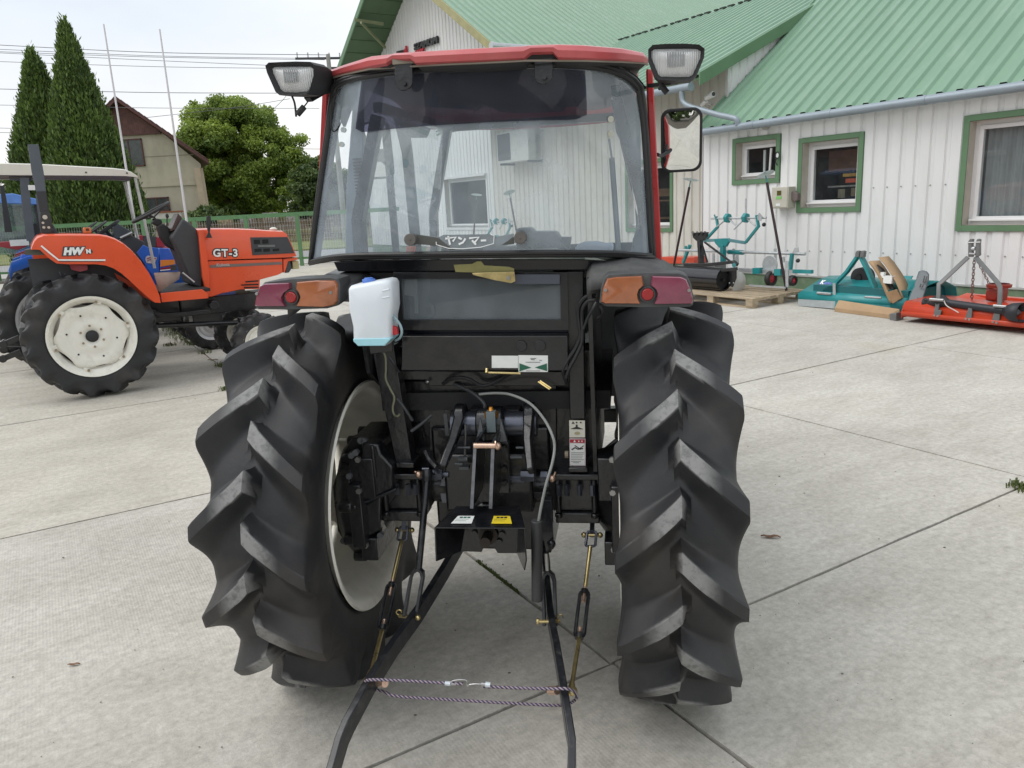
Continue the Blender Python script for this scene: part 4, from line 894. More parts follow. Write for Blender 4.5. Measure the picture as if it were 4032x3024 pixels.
for x0, x1, y in ((1500, 1560, 285), (1505, 1545, 293), (1590, 1620, 300), (1445, 1600, 322), (1460, 1600, 408)): 
    pass
for p, q in (((0.165,-0.157,1.117), (0.183,-0.157,1.117)), ((0.167,-0.157,1.114), (0.178,-0.157,1.113)), ((0.192,-0.157,1.111), (0.201,-0.157,1.111)), ((0.15,-0.157,1.106), (0.195,-0.157,1.105)), ((0.151,-0.157,1.079), (0.193,-0.157,1.078))): mb.beam(p, q, .0006, .0012)
mb.build('small_print', INK, lb, smooth=0, split=False)
mb = MB(); mb.tube(interp_path([(0.031,-0.17,1.087), (0.031,-0.17,1.079), (0.067,-0.17,1.077), (0.134,-0.165,1.073)], 4), .0035, 8); mb.cyl((0.031,-0.165,1.089), (0.032,-0.175,1.078), .005, 8); mb.build('latch_rod', ZINC, TR)
mb = MB(); mb.tube([(0.187,-0.16,1.045), (0.223,-0.18,1.025)], .003, 8); mb.tube([(0.193,-0.16,1.048), (0.228,-0.18,1.029)], .003, 8); mb.build('latch_lever', ZINC, TR)
# brass coloured latch under the window
plate([(-0.05,-0.17,1.408), (0.006,-0.17,1.409), (0.021,-0.17,1.416), (0.034,-0.17,1.416), (0.042,-0.17,1.403), (0.116,-0.17,1.396), (0.131,-0.17,1.39), (0.13,-0.17,1.377), (0.005,-0.17,1.383), (-0.046,-0.17,1.386)], .004, 'window_latch', BRASSD, bevel=.001)
o = plate([(0.007,-0.185,1.383), (0.133,-0.185,1.382), (0.135,-0.185,1.354), (0.122,-0.185,1.349), (0.075,-0.185,1.359), (0.01,-0.185,1.377)], .004, 'latch_plate', ZINC, bevel=.001)
mb = MB(); c = (0.116,-0.187,1.365); mb.cyl(c, (c[0], c[1]-.006, c[2]), .006, 8); mb.build('latch_bolt', STEEL, o)
# ---- washer bottle
PLAS = mat('white_translucent_plastic', (.74, .79, .84), rough=.38, var=.04, scale=3, sss=.25)
bo = [(-0.324,-0.33,1.365), (-0.317,-0.33,1.372), (-0.287,-0.33,1.376), (-0.214,-0.33,1.386), (-0.201,-0.33,1.383), (-0.195,-0.33,1.373), (-0.198,-0.33,1.309), (-0.207,-0.33,1.277), (-0.212,-0.33,1.217), (-0.232,-0.33,1.196), (-0.311,-0.33,1.197), (-0.324,-0.33,1.213), (-0.321,-0.33,1.254), (-0.328,-0.33,1.307)]
mb = MB(); q = [V3(p) for p in bo]; c = sum(q, Vector())/len(q)
mb.grid([[c+(p-c)*.2+Vector((0, -.006, 0)) for p in q], [c+(p-c)*.86+Vector((0, -.005, 0)) for p in q], [c+(p-c)*.96 for p in q], [p+Vector((0, .012, 0)) for p in q], [p+Vector((0, .075, 0)) for p in q], [c+(p-c)*.9+Vector((0, .09, 0)) for p in q]], True)
mb.add([c+(p-c)*.2+Vector((0, -.006, 0)) for p in q], [tuple(range(len(q)))])
wb = mb.build('washer_bottle', PLAS, TR, smooth=50)
fl = [(-0.321,-0.3375,1.222), (-0.211,-0.3375,1.221), (-0.21,-0.3375,1.217), (-0.23,-0.3375,1.199), (-0.308,-0.3375,1.2), (-0.321,-0.3375,1.214)]
plate(fl, .09, 'washer_fluid', mat('pale_cyan_fluid', (.36, .66, .74), rough=.3, var=.06), wb, bevel=.003)
plate([(-0.223,-0.337,1.357), (-0.2,-0.337,1.362), (-0.2,-0.337,1.358), (-0.223,-0.337,1.353)], .008, 'bottle_rib', PLAS, wb, bevel=.002)
plate([(-0.225,-0.337,1.337), (-0.202,-0.337,1.341), (-0.202,-0.337,1.337), (-0.225,-0.337,1.333)], .008, 'bottle_rib', PLAS, wb, bevel=.002)
CAPB = mat('blue_cap_plastic', (.10, .22, .62), rough=.4, var=.08)
mb = MB(); c = (-0.274,-0.29,1.38); mb.cyl((c[0], c[1], c[2]-.004), (c[0], c[1], c[2]+.006), .019, 20); mb.cyl((c[0], c[1], c[2]+.004), (c[0], c[1], c[2]+.010), .013, 16); mb.build('bottle_cap', CAPB, wb, bevel=.0015)
mb = MB(); mb.tube(interp_path([(-0.213,-0.3,1.286), (-0.199,-0.31,1.274), (-0.186,-0.31,1.253), (-0.183,-0.31,1.233), (-0.193,-0.3,1.215), (-0.213,-0.28,1.204)], 6), .0038, 8); mb.tube(interp_path([(-0.209,-0.3,1.272), (-0.207,-0.3,1.259)], 3), .0025, 6); mb.build('washer_hose', mat('pale_blue_hose', (.30, .42, .46), rough=.3), wb)
mb = MB(); mb.prism([(-0.211,-0.31,1.252), (-0.197,-0.31,1.247), (-0.195,-0.31,1.227), (-0.209,-0.31,1.223), (-0.213,-0.31,1.234)], (0, .015, 0)); mb.build('red_connector', mat('red_plastic', (.55, .04, .05), rough=.4), wb, bevel=.002)
plate([(-0.322,-0.24,1.373), (-0.227,-0.24,1.378), (-0.238,-0.24,1.163), (-0.308,-0.24,1.157)], .006, 'bottle_bracket', BLACKP)
# ---- warning stickers on the right column
s1 = sticker([(0.273,-0.1115,0.908), (0.322,-0.1115,0.907), (0.321,-0.1115,0.852), (0.272,-0.1115,0.852)], mat('cream_label', (.74, .72, .62), rough=.45, var=.05), 'warning_label')
mb = MB(); mb.prism([(0.28,-0.1122,0.897), (0.285,-0.1122,0.905), (0.29,-0.1122,0.897)], (0, -.0004, 0))
for p in ((0.296,-0.1122,0.901), (0.309,-0.1122,0.901)): mb.cyl(p, (p[0], p[1]-.0004, p[2]), .0028, 8)
mb.prism([(0.276,-0.1122,0.88), (0.293,-0.1122,0.887), (0.293,-0.1122,0.894), (0.299,-0.1122,0.894), (0.299,-0.1122,0.887), (0.317,-0.1122,0.879)], (0, -.0004, 0)); mb.build('pictogram', INK, s1, smooth=0)
mb = MB(); c = (0.297,-0.1122,0.866); mb.lathe([(-.0004, .0001), (-.0004, .009)], c, 'y', 18, sy=.6); mb.build('pictogram', mat('tan_print', (.45, .40, .25), rough=.5), s1, smooth=0)
s2 = sticker([(0.272,-0.1115,0.849), (0.322,-0.1115,0.848), (0.32,-0.1115,0.758), (0.27,-0.1115,0.758)], mat('pinkish_label', (.72, .62, .64), rough=.45, var=.05), 'danger_label')
mb = MB(); mb.prism([(0.273,-0.1122,0.846), (0.32,-0.1122,0.846), (0.32,-0.1122,0.834), (0.273,-0.1122,0.835)], (0, -.0004, 0)); mb.build('red_band', REDINK, s2, smooth=0)
mb = MB(); mb.prism([(0.274,-0.1122,0.833), (0.319,-0.1122,0.832), (0.317,-0.1122,0.761), (0.272,-0.1122,0.761)], (0, -.0003, 0)); mb.build('white_field', WHITEP, s2, smooth=0)
mb = MB(); mb.path([(0.278,-0.113,0.812), (0.289,-0.113,0.819), (0.297,-0.113,0.814), (0.314,-0.113,0.816)], .004, .0005, (0, 1, 0)); mb.path([(0.288,-0.113,0.826), (0.307,-0.113,0.813)], .003, .0005, (0, 1, 0)); mb.path([(0.3,-0.113,0.814), (0.316,-0.113,0.825)], .0025, .0005, (0, 1, 0))
for p, q in (((0.276,-0.113,0.802), (0.316,-0.113,0.802)), ((0.275,-0.113,0.797), (0.315,-0.113,0.797)), ((0.275,-0.113,0.791), (0.313,-0.113,0.791)), ((0.275,-0.113,0.785), (0.31,-0.113,0.785)), ((0.275,-0.113,0.779), (0.315,-0.113,0.779)), ((0.275,-0.113,0.773), (0.306,-0.113,0.773)), ((0.281,-0.113,0.769), (0.3,-0.113,0.769))): mb.beam(p, q, .0005, .0010)
mb.build('small_print', INK, s2, smooth=0, split=False)
mb = MB(); mb.prism([(0.284,-0.113,0.837), (0.288,-0.113,0.845), (0.292,-0.113,0.837)], (0, -.0004, 0))
for p in ((0.301,-0.113,0.84), (0.311,-0.113,0.84)): mb.cbox(p, .004, .0006, .004)
mb.build('white_print', WHITEP, s2, smooth=0)

# ------------------------------------------------------------------ rear end: gearbox, lift, linkage
mb = MB(); mb.box(-.20, .20, -.02, .9, .42, .86); mb.box(-.14, .15, -.12, .0, .60, .80); mb.box(-.32, .34, .06, .3, .80, 1.12); mb.box(-.15, .15, .3, 1.7, .40, .75); mb.box(-.24, .27, .9, 1.15, .5, 1.2)
mb.cyl((.0, -.16, .60), (.0, .0, .60), .05, 20)
mb.build('gearbox', BLACKP, TR, bevel=.01)
plate([(-0.303,0,1.017), (0.227,0,1.009), (0.218,0,0.768), (0.155,0,0.768), (0.161,0,0.921), (-0.15,0,0.924), (-0.161,0,0.769), (-0.216,0,0.769), (-0.207,0,0.872), (-0.289,0,0.872)], .01, 'guard_plate', BLACKP)
plate([(-0.279,-0.06,1.065), (0.27,-0.06,1.053), (0.269,-0.06,1.006), (-0.184,-0.06,1.013), (-0.185,-0.06,1.033), (-0.275,-0.06,1.035)], .02, 'lower_panel', BLACKP)
mb = MB(); mb.prism([(-0.148,-0.01,0.929), (-0.04,-0.01,0.928), (-0.041,-0.01,0.917), (0.153,-0.01,0.915), (0.152,-0.01,0.899), (-0.15,-0.01,0.901)], (0, .02, 0)); mb.box(-.30, .34, .02, .05, .72, 1.10); mb.build('lift_cover', BLACKP, TR)
# valve block and small levers
mb = MB(); mb.prism([(-0.049,-0.08,0.938), (-0.004,-0.08,0.937), (-0.005,-0.08,0.92), (-0.051,-0.08,0.92)], (0, .08, 0)); mb.prism([(0.061,-0.08,0.936), (0.112,-0.08,0.935), (0.112,-0.08,0.919), (0.067,-0.08,0.919)], (0, .08, 0)); mb.build('valve_block', BLACKM, TR, bevel=.003)
mb = MB(); mb.path([(-0.135,-0.06,0.921), (-0.135,-0.05,0.842)], .012, .006, (0, 1, 0)); mb.build('lever', CASTG, TR)
# rockshaft with lift arms
mb = MB(); mb.cyl((-0.103,-0.1,0.896), (0.17,-0.1,0.894), .040, 28); mb.build('rockshaft', STEELB, TR)
mb = MB(); mb.cyl((-0.018,-0.11,0.902), (0.068,-0.11,0.902), .055, 24); mb.prism([(0.0,-0.16,0.929), (0.072,-0.16,0.929), (0.08,-0.16,0.855), (-0.024,-0.16,0.855)], (0, .1, 0)); mb.build('rockshaft_housing', BLACKP, TR, bevel=.006)
for a, b, c in (((-0.072,-0.13,0.921), (-0.083,-0.2,0.868), (-0.102,-0.28,0.81)), ((0.15,-0.13,0.923), (0.153,-0.2,0.867), (0.168,-0.28,0.799))):
    mb = MB(); mb.path([a, b, c], [.035, .026, .022], [.05, .04, .035], (0, 1, 0)); mb.cyl((a[0]-.016, a[1]+.02, a[2]), (a[0]+.016, a[1]+.02, a[2]), .045, 18); mb.build('lift_arm', BLACKP, TR, bevel=.005, smooth=45)
mb = MB(); mb.tube([(-0.045,-0.17,0.914), (-0.054,-0.17,0.809)], .004, 8); mb.build('link_rod', STEEL, TR)
mb = MB(); mb.box(-.075, -.045, -.17, -.14, .765, .775); mb.cyl((-0.073,-0.18,0.804), (-0.043,-0.18,0.804), .009, 10); mb.cyl((-0.085,-0.18,0.789), (-0.06,-0.18,0.788), .006, 8); mb.cyl((0.093,-0.18,0.81), (0.129,-0.18,0.81), .006, 8); mb.cyl((-0.073,-0.18,0.843), (-0.033,-0.18,0.842), .004, 8); mb.cyl((0.111,-0.18,0.841), (0.134,-0.18,0.841), .004, 8); mb.build('linkage_pin', CASTG, TR)
mb = MB(); c = (0.034,-0.15,0.945); mb.lathe([(-.012, .022), (0.002, .022), (.010, .010), (.020, .006), (.022, .0001)], c, 'z', 14); mb.build('brass_cap', mat('brass_orange', (.60, .27, .05), rough=.35, metal=.8, var=.2), TR)
mb = MB(); c = (0.036,-0.17,0.92); mb.box(c[0]-.014, c[0]+.014, c[1]-.005, c[1]+.02, c[2]-.03, c[2]+.035); mb.build('level_glass', mat('grey_glass', (.16, .20, .21), rough=.2), TR)
# top link bracket: two upright plates with a pin
for p in ([(0.011,-0.33,0.906), (0.02,-0.33,0.906), (-0.003,-0.33,0.702), (-0.013,-0.33,0.702)], [(0.063,-0.33,0.906), (0.073,-0.33,0.906), (0.054,-0.33,0.702), (0.044,-0.33,0.702)]):
    mb = MB(); mb.prism(p, (0, .16, .0)); o = mb.build('top_link_bracket', BLACKP, TR, bevel=.001)
    mb = MB(); q = [V3(x) for x in p]; mb.prism([x+Vector((0, -.0012, 0)) for x in q], (0, .0008, 0)); mb.build('pale_edge', mat('pale_steel_edge', (.20, .21, .235), rough=.35, metal=.6, var=.25, scale=40), o)  # thin paler steel strip along the rear edge of each plate
plate([(-0.029,-0.17,0.855), (0.087,-0.17,0.855), (0.081,-0.17,0.687), (0.045,-0.17,0.687), (0.031,-0.17,0.657), (-0.018,-0.17,0.656), (-0.032,-0.17,0.682)], .03, 'bracket_base', BLACKP)
mb = MB()
for p in ((0.074,-0.175,0.839), (0.071,-0.175,0.771), (0.07,-0.175,0.725)): mb.cyl(p, (p[0], p[1]-.012, p[2]), .009, 8)
mb.build('bracket_bolt', BLACKP, TR)
for p in ([(-0.001,-0.15,0.926), (0.031,-0.28,0.894)], [(0.063,-0.15,0.926), (0.067,-0.28,0.893)]):
    pass
mb = MB(); mb.prism([(0.013,-0.22,0.947), (0.021,-0.22,0.878), (0.013,-0.22,0.878), (-0.005,-0.22,0.874)], (0, .012, 0)); mb.prism([(0.075,-0.22,0.946), (0.091,-0.22,0.874), (0.067,-0.22,0.874)], (0, .012, 0)); mb.build('bracket_gusset', CASTG, TR)
mb = MB(); mb.tube([(0.012,-0.335,0.899), (0.085,-0.335,0.898)], .0085, 14); mb.sph((0.082,-0.335,0.897), .011, 10, 7); mb.tube(interp_path([(0.077,-0.34,0.913), (0.078,-0.345,0.907), (0.081,-0.345,0.899)], 3), .003, 6); mb.build('top_link_pin', ZINCP, TR)
# gearbox cheeks and light casting left of the bracket
plate([(-0.163,-0.06,0.696), (-0.13,-0.06,0.698), (-0.13,-0.06,0.61), (-0.169,-0.06,0.606), (-0.176,-0.06,0.66)], .06, 'light_casting', mat('light_grey_casting', (.23, .24, .27), rough=.5, metal=.3, var=.15, bump=.2), bevel=.003)
plate([(-0.117,-0.09,0.718), (-0.093,-0.09,0.716), (-0.095,-0.09,0.632), (-0.113,-0.09,0.609), (-0.123,-0.09,0.609)], .05, 'casting_rib', BLACKP)
plate([(-0.097,-0.07,0.686), (-0.062,-0.07,0.686), (-0.069,-0.07,0.619), (-0.098,-0.07,0.619)], .05, 'casting_panel', BLACKP)
plate([(0.051,-0.07,0.678), (0.133,-0.07,0.681), (0.131,-0.07,0.623), (0.049,-0.07,0.625)], .05, 'casting_panel', BLACKP)
# cross shafts with nuts at the lower link pivots
mb = MB(); mb.cyl((-0.194,-0.12,0.733), (-0.123,-0.12,0.731), .010, 12); mb.cyl((-0.095,-0.1,0.709), (-0.053,-0.1,0.707), .013, 12); mb.cyl((0.078,-0.12,0.721), (0.117,-0.12,0.72), .007, 10); mb.cyl((0.083,-0.12,0.712), (0.125,-0.12,0.71), .009, 10)
for a in ((-0.192,-0.14,0.745), (-0.175,-0.13,0.735), (-0.152,-0.13,0.735), (0.126,-0.13,0.73), (0.147,-0.13,0.729), (0.191,-0.14,0.733)): mb.cyl((a[0]-.011, a[1], a[2]), (a[0]+.011, a[1], a[2]), .018, 6)
mb.build('pivot_shaft', STEELB, TR)
mb = MB(); mb.sph((-0.212,-0.16,0.746), .012, 10, 7); mb.tube([(-0.224,-0.16,0.756), (-0.201,-0.16,0.735)], .003, 6); mb.sph((0.218,-0.16,0.733), .012, 10, 7); mb.tube([(0.229,-0.16,0.755), (0.214,-0.16,0.722)], .003, 6); mb.build('lynch_pin', ZINCP, TR)
mb = MB(); mb.tube(interp_path([(-0.192,-0.12,0.809), (-0.177,-0.14,0.79), (-0.15,-0.16,0.769)], 5), .012, 8); mb.build('stay', BLACKP, TR)
# drawbar / mounting flange on the right
plate([(0.14,-0.1,0.664), (0.206,-0.1,0.662), (0.206,-0.1,0.643), (0.139,-0.1,0.64)], .05, 'hanger', BLACKP)
plate([(0.218,-0.05,0.658), (0.338,-0.05,0.659), (0.344,-0.05,0.575), (0.286,-0.05,0.574), (0.283,-0.05,0.601), (0.22,-0.05,0.598)], .10, 'link_hanger', BLACKP, bevel=.004)
plate([(-0.333,-0.05,0.655), (-0.235,-0.05,0.656), (-0.236,-0.05,0.615), (-0.254,-0.05,0.592), (-0.334,-0.05,0.586)], .10, 'link_hanger', BLACKP, bevel=.004)
# ---- PTO shield
mb = MB()
yb, yf = -.24, -.43
A_, B_, C_, D_ = (-0.069,-0.27,0.684), (0.124,-0.27,0.686), (0.163,-0.42,0.682), (-0.102,-0.42,0.68)
E_, F_, G_ = (-0.106,-0.42,0.573), (-0.05,-0.34,0.567), (-0.054,-0.3,0.625)
mb.prism([A_, B_, C_, D_], (0, 0, -.004))
mb.prism([D_, E_, F_, (F_[0], F_[1]+.10, F_[2]+.06), (A_[0], A_[1]+.02, A_[2]-.01)], (.004, 0, 0))
Hh, I_ = (0.164,-0.42,0.582), (0.154,-0.4,0.54)
mb.prism([C_, Hh, I_, (0.12,-0.3,0.543), (B_[0], B_[1]+.02, B_[2]-.01)], (-.004, 0, 0))
PS = mb.build('pto_shield', BLACKP, TR, bevel=.0015)
plate([(-0.063,-0.27,0.614), (0.12,-0.27,0.616), (0.117,-0.27,0.53), (0.051,-0.27,0.529), (0.042,-0.27,0.547), (0.008,-0.27,0.547), (0.001,-0.27,0.532), (-0.066,-0.27,0.533)], .012, 'shield_back', BLACKP, PS)
mb = MB(); c = (0.027,-0.275,0.594); mb.cyl(c, (c[0], c[1]-.06, c[2]), .0165, 18); mb.cyl(c, (c[0], c[1]-.008, c[2]), .030, 18); mb.build('pto_shaft', mat('oily_rust', (.025, .018, .014), rough=.5, metal=.2, var=.4, scale=30), PS)
mb = MB()
for p in ((-0.017,-0.272,0.597), (0.069,-0.272,0.595), (0.059,-0.272,0.57)): mb.cyl(p, (p[0], p[1]-.008, p[2]), .010, 8)
mb.build('shield_bolt', BLACKP, PS)
def on_shield(p, up=.0012): return (p[0], p[1], p[2]+up)
# labels lying on the sloping top plate
def shield_pt(u, v, up): # u along width, v from back to front
    b = lerp(A_, B_, u); f = lerp(D_, C_, u); p = lerp(b, f, v); return (p[0], p[1], p[2]+up)
for u0, u1, m_, nm in ((.155, .395, WHITEP, 'caution_label'), (.625, .86, YELLOWP, 'caution_label')):
    mb = MB(); mb.prism([shield_pt(u0+.012, .50, .0012), shield_pt(u1-.012, .50, .0012), shield_pt(u1, .84, .0012), shield_pt(u0, .84, .0012)], (0, 0, .0008)); o = mb.build(nm, m_, PS, smooth=0, label='yellow caution label' if m_ is YELLOWP else 'white caution label')
    mb = MB()
    for k in range(3):
        uu = u0+(u1-u0)*(.30+.2*k); a = shield_pt(uu, .575, .0022); mb.cbox(a, .009, .010, .0006)
    for k, L in enumerate((.8, .7)): mb.beam(shield_pt(u0+(u1-u0)*(.1), .66+.07*k, .0022), shield_pt(u0+(u1-u0)*(.1+.8*L), .66+.07*k, .0022), .0012, .0006)
    mb.build('small_print', INK if m_ is YELLOWP else GREENINK, o, smooth=0)
# ---- lower links
LINKM = mat('grey_black_link_paint', (.010, .011, .014), rough=.32, var=.3, scale=12, coat=.2, stain=(.10, .10, .10), stainamt=.5, stainscale=30)
L1 = [(-0.131,0.05,0.425), (-0.162,-0.12,0.385), (-0.207,-0.3,0.333), (-0.244,-0.46,0.31), (-0.271,-0.6,0.284), (-0.3,-0.715,0.235), (-0.307,-0.75,0.216), (-0.312,-0.8,0.179)]
L1.append((L1[-1][0]-.006, -.88, L1[-1][2]-.05))
mb = MB(); mb.path(L1, .020, .056); mb.cyl((L1[-1][0]-.03, -.89, L1[-1][2]-.01), (L1[-1][0]+.03, -.89, L1[-1][2]-.01), .034, 18); la = mb.build('lower_link', LINKM, TR, bevel=.003, smooth=30, label='left lower link arm')
L2 = [(0.154,0.05,0.456), (0.181,-0.12,0.385), (0.211,-0.3,0.323), (0.244,-0.46,0.315), (0.271,-0.6,0.3), (0.294,-0.715,0.267), (0.303,-0.75,0.248), (0.306,-0.8,0.222)]
L2.append((L2[-1][0], -.88, L2[-1][2]-.05))
mb = MB(); mb.path(L2, .020, .056); mb.cyl((L2[-1][0]-.03, -.89, L2[-1][2]-.01), (L2[-1][0]+.03, -.89, L2[-1][2]-.01), .034, 18); lb_ = mb.build('lower_link', LINKM, TR, bevel=.003, smooth=30, label='right lower link arm')
# forks and lift rods
def fork(mb, top, bot, wid, rad, th=.009):
    t, b = V3(top), V3(bot); d = (b-t); L = d.length; n_ = 9
    for s in (-1, 1):
        pts = [t+Vector((0, 0, .0)), t+d*.07+Vector((s*wid*.75, 0, 0)), t+d*.18+Vector((s*wid, 0, 0)), t+d*.6+Vector((s*wid, 0, 0)), b+Vector((s*wid, 0, 0))]
        mb.path(pts, th, rad*2, (0, 1, 0))
def slot(mb, top, bot, wid, r):
    t, b = V3(top), V3(bot); d = b-t; w = Vector((wid, 0, 0)); pts = []
    for k in range(7): a = PI*k/6; pts.append(t+d*.08-d*.08*math.sin(a)+w*math.cos(a))
    for k in range(7): a = PI+PI*k/6; pts.append(b-d*.08-d*.08*math.sin(a)+w*math.cos(a))
    mb.tube(pts, r, 8, closed=True)
mb = MB(); mb.cyl((-0.183,-0.16,0.763), (-0.183,-0.17,0.728), .018, 10); mb.tube([(-0.183,-0.17,0.728), (-0.191,-0.22,0.615), (-0.205,-0.27,0.47)], .011, 14); fork(mb, (-0.205,-0.27,0.472), (-0.228,-0.325,0.336), .019, .012)
mb.build('lift_rod', LINKM, TR, bevel=.001, smooth=45, label='left lift rod')
mb = MB(); mb.prism([(0.185,-0.2,0.676), (0.216,-0.2,0.677), (0.221,-0.22,0.54), (0.211,-0.22,0.51), (0.196,-0.22,0.51), (0.181,-0.2,0.59)], (0, .03, 0)); mb.tube([(0.196,-0.22,0.51), (0.199,-0.225,0.487), (0.201,-0.235,0.457)], .0085, 12); fork(mb, (0.202,-0.24,0.457), (0.21,-0.31,0.31), .018, .012); mb.sph((0.215,-0.235,0.547), .014, 10, 7)
mb.build('lift_rod', LINKM, TR, bevel=.001, smooth=45, label='right lift rod')
mb = MB(); mb.tube([(0.198,-0.235,0.515), (0.2,-0.245,0.462)], .006, 10); mb.build('lift_rod_thread', STEEL, TR)
mb = MB(); mb.tube([(-0.265,-0.32,0.335), (-0.208,-0.34,0.342)], .006, 8); c = V3((-0.264,-0.32,0.346)); mb.tube([c+Vector((.009*math.cos(t), 0, .009*math.sin(t))) for t in [2*PI*k/12 for k in range(10)]], .0022, 6); mb.sph((-0.197,-0.345,0.345), .009, 8, 6)
mb.tube([(0.17,-0.31,0.324), (0.242,-0.33,0.339)], .006, 8); mb.cyl((0.169,-0.31,0.324), (0.175,-0.31,0.324), .011, 10); c = V3((0.244,-0.33,0.351)); mb.tube([c+Vector((.008*math.cos(t), 0, .010*math.sin(t))) for t in [2*PI*k/12 for k in range(10)]], .0022, 6); mb.build('link_pin', ZINC, TR)
# check chains / stabilisers: clevis, rod, turnbuckle, rod
def stabil(ctop, c1, c2, t1, t2, e1, e2, lab):
    c1v = V3(c1)
    mb = MB(); mb.beam(ctop, c1, .014, .028, (0, 1, 0)); slot(mb, (c1[0], c1[1], c1[2]+.012), (c2[0], c2[1], c2[2]), .015, .0045); a = mb.build('stabiliser', STEELB, TR, label=lab)
    mb = MB(); mb.cyl((c1[0]-.028, c1[1], c1[2]), (c1[0]+.028, c1[1], c1[2]), .0055, 10); mb.sph((c1[0]-.026, c1[1], c1[2]), .0095, 8, 6); mb.sph((c1[0]+.026, c1[1], c1[2]), .0095, 8, 6)
    mb.tube([c2, lerp(c2, t1, .9)], .0068, 10); mb.tube([t2, e1], .0068, 10); mb.sph(e2, .017, 12, 8, (1, 1, .7)); mb.cyl(e1, e2, .009, 10, .012); mb.build('stabiliser_rod', ZINC, a, smooth=40)
    mb = MB(); mb.tube([lerp(c2, t1, .86), t1, lerp(t1, t2, .25)], .0055, 10); mb.tube([lerp(t1, t2, .8), t2, lerp(t2, e1, .28)], .0058, 10); mb.build('threaded_end', ZINCP, a)
    mb = MB(); slot(mb, t1, t2, .0135, .0062); mb.cyl(lerp(t1, t2, -.03), lerp(t1, t2, .07), .012, 12); mb.cyl(lerp(t1, t2, .93), lerp(t1, t2, 1.03), .014, 12); mb.build('turnbuckle', LINKM, a, smooth=45)
stabil((-0.309,-0.03,0.579), (-0.31,-0.05,0.503), (-0.317,-0.07,0.474), (-0.322,-0.2,0.378), (-0.32,-0.33,0.293), (-0.292,-0.53,0.277), (-0.289,-0.57,0.273), 'left stabiliser with turnbuckle')
stabil((0.334,-0.03,0.562), (0.334,-0.1,0.517), (0.329,-0.13,0.491), (0.312,-0.22,0.381), (0.301,-0.36,0.306), (0.291,-0.55,0.277), (0.291,-0.57,0.27), 'right stabiliser with turnbuckle')
mb = MB(); mb.cyl((-0.251,-0.59,0.282), (-0.224,-0.61,0.295), .011, 8); mb.cyl((-0.292,-0.58,0.278), (-0.271,-0.58,0.276), .010, 8); mb.cyl((0.234,-0.59,0.283), (0.256,-0.61,0.298), .012, 8); mb.build('link_stud', ZINCP, TR)
# plastic handle tube and its cable
mb = MB(); mb.cyl((0.189,-0.36,0.679), (0.179,-0.36,0.424), .0165, 18); mb.build('hitch_sleeve', mat('dusty_black_tube', (.040, .041, .042), rough=.55, var=.2), TR, bevel=.002)
mb = MB(); mb.tube(interp_path([(-0.006,-0.12,0.998), (0.049,-0.14,1.006), (0.105,-0.18,1.01), (0.168,-0.23,0.995), (0.213,-0.27,0.957), (0.238,-0.3,0.917), (0.244,-0.31,0.884), (0.237,-0.33,0.842), (0.22,-0.35,0.789), (0.203,-0.36,0.72), (0.194,-0.36,0.677)], 7), .0042, 8); mb.build('control_cable', mat('grey_cable', (.25, .26, .25), rough=.4, var=.15), TR)
HOSE = mat('dull_hose', (.045, .047, .05), rough=.5, var=.2)
for nm, pts, r, m_ in (('hose', [(-0.131,-0.08,1.024), (-0.1,-0.1,1.044), (-0.065,-0.11,1.051), (-0.034,-0.11,1.043), (-0.005,-0.1,1.022), (0.028,-0.1,1.026), (0.089,-0.08,1.053)], .006, BLACKM),
                   ('hose', [(-0.097,-0.07,1.021), (-0.053,-0.09,1.007), (-0.017,-0.11,0.991), (0.008,-0.12,0.967), (0.007,-0.12,0.947)], .006, HOSE),
                   ('hose', [(-0.267,-0.14,0.992), (-0.244,-0.15,0.965), (-0.224,-0.14,0.92)], .005, HOSE), ('hose', [(-0.234,-0.13,0.881), (-0.2,-0.12,0.903), (-0.172,-0.1,0.925)], .0055, HOSE),
                   ('hose', [(0.37,-0.18,1.303), (0.342,-0.17,1.301), (0.321,-0.16,1.28), (0.314,-0.15,1.249), (0.317,-0.15,1.207), (0.318,-0.15,1.179), (0.301,-0.15,1.141), (0.281,-0.15,1.113), (0.264,-0.15,1.082), (0.265,-0.14,1.058), (0.272,-0.12,1.024)], .0065, BLACKM),
                   ('hose', [(0.367,-0.2,1.294), (0.346,-0.19,1.29), (0.33,-0.18,1.269), (0.326,-0.17,1.237), (0.326,-0.17,1.196), (0.322,-0.17,1.162), (0.303,-0.17,1.121), (0.285,-0.17,1.089), (0.272,-0.16,1.055)], .0055, BLACKM),
                   ('hose', [(0.371,-0.24,1.293), (0.361,-0.24,1.274), (0.342,-0.2,1.238), (0.33,-0.18,1.208)], .004, HOSE), ('hose', [(0.381,-0.24,1.283), (0.388,-0.24,1.269), (0.384,-0.22,1.25), (0.372,-0.2,1.241)], .004, BLACKM)):
    mb = MB(); mb.tube(interp_path(pts, 6), r, 8); mb.build(nm, m_, TR)
mb = MB(); mb.tube(interp_path([(-0.292,-0.17,1.155), (-0.284,-0.17,1.133), (-0.286,-0.17,1.096), (-0.289,-0.17,1.063), (-0.277,-0.17,1.03), (-0.267,-0.17,1.004), (-0.275,-0.17,0.971), (-0.273,-0.17,0.95), (-0.267,-0.16,0.94), (-0.257,-0.16,0.947)], 6), .0035, 8); mb.build('brake_pipe', mat('olive_pipe', (.20, .20, .14), rough=.4, metal=.3), TR)
mb = MB(); mb.tube(interp_path([(-0.323,-0.16,1.162), (-0.319,-0.16,1.113), (-0.317,-0.15,1.055)], 5), .003, 6); mb.tube(interp_path([(-0.283,-0.14,1.127), (-0.27,-0.14,1.108), (-0.257,-0.13,1.076)], 5), .004, 6); mb.build('brake_pipe', mat('dark_pipe', (.05, .05, .06), rough=.35, metal=.5), TR)
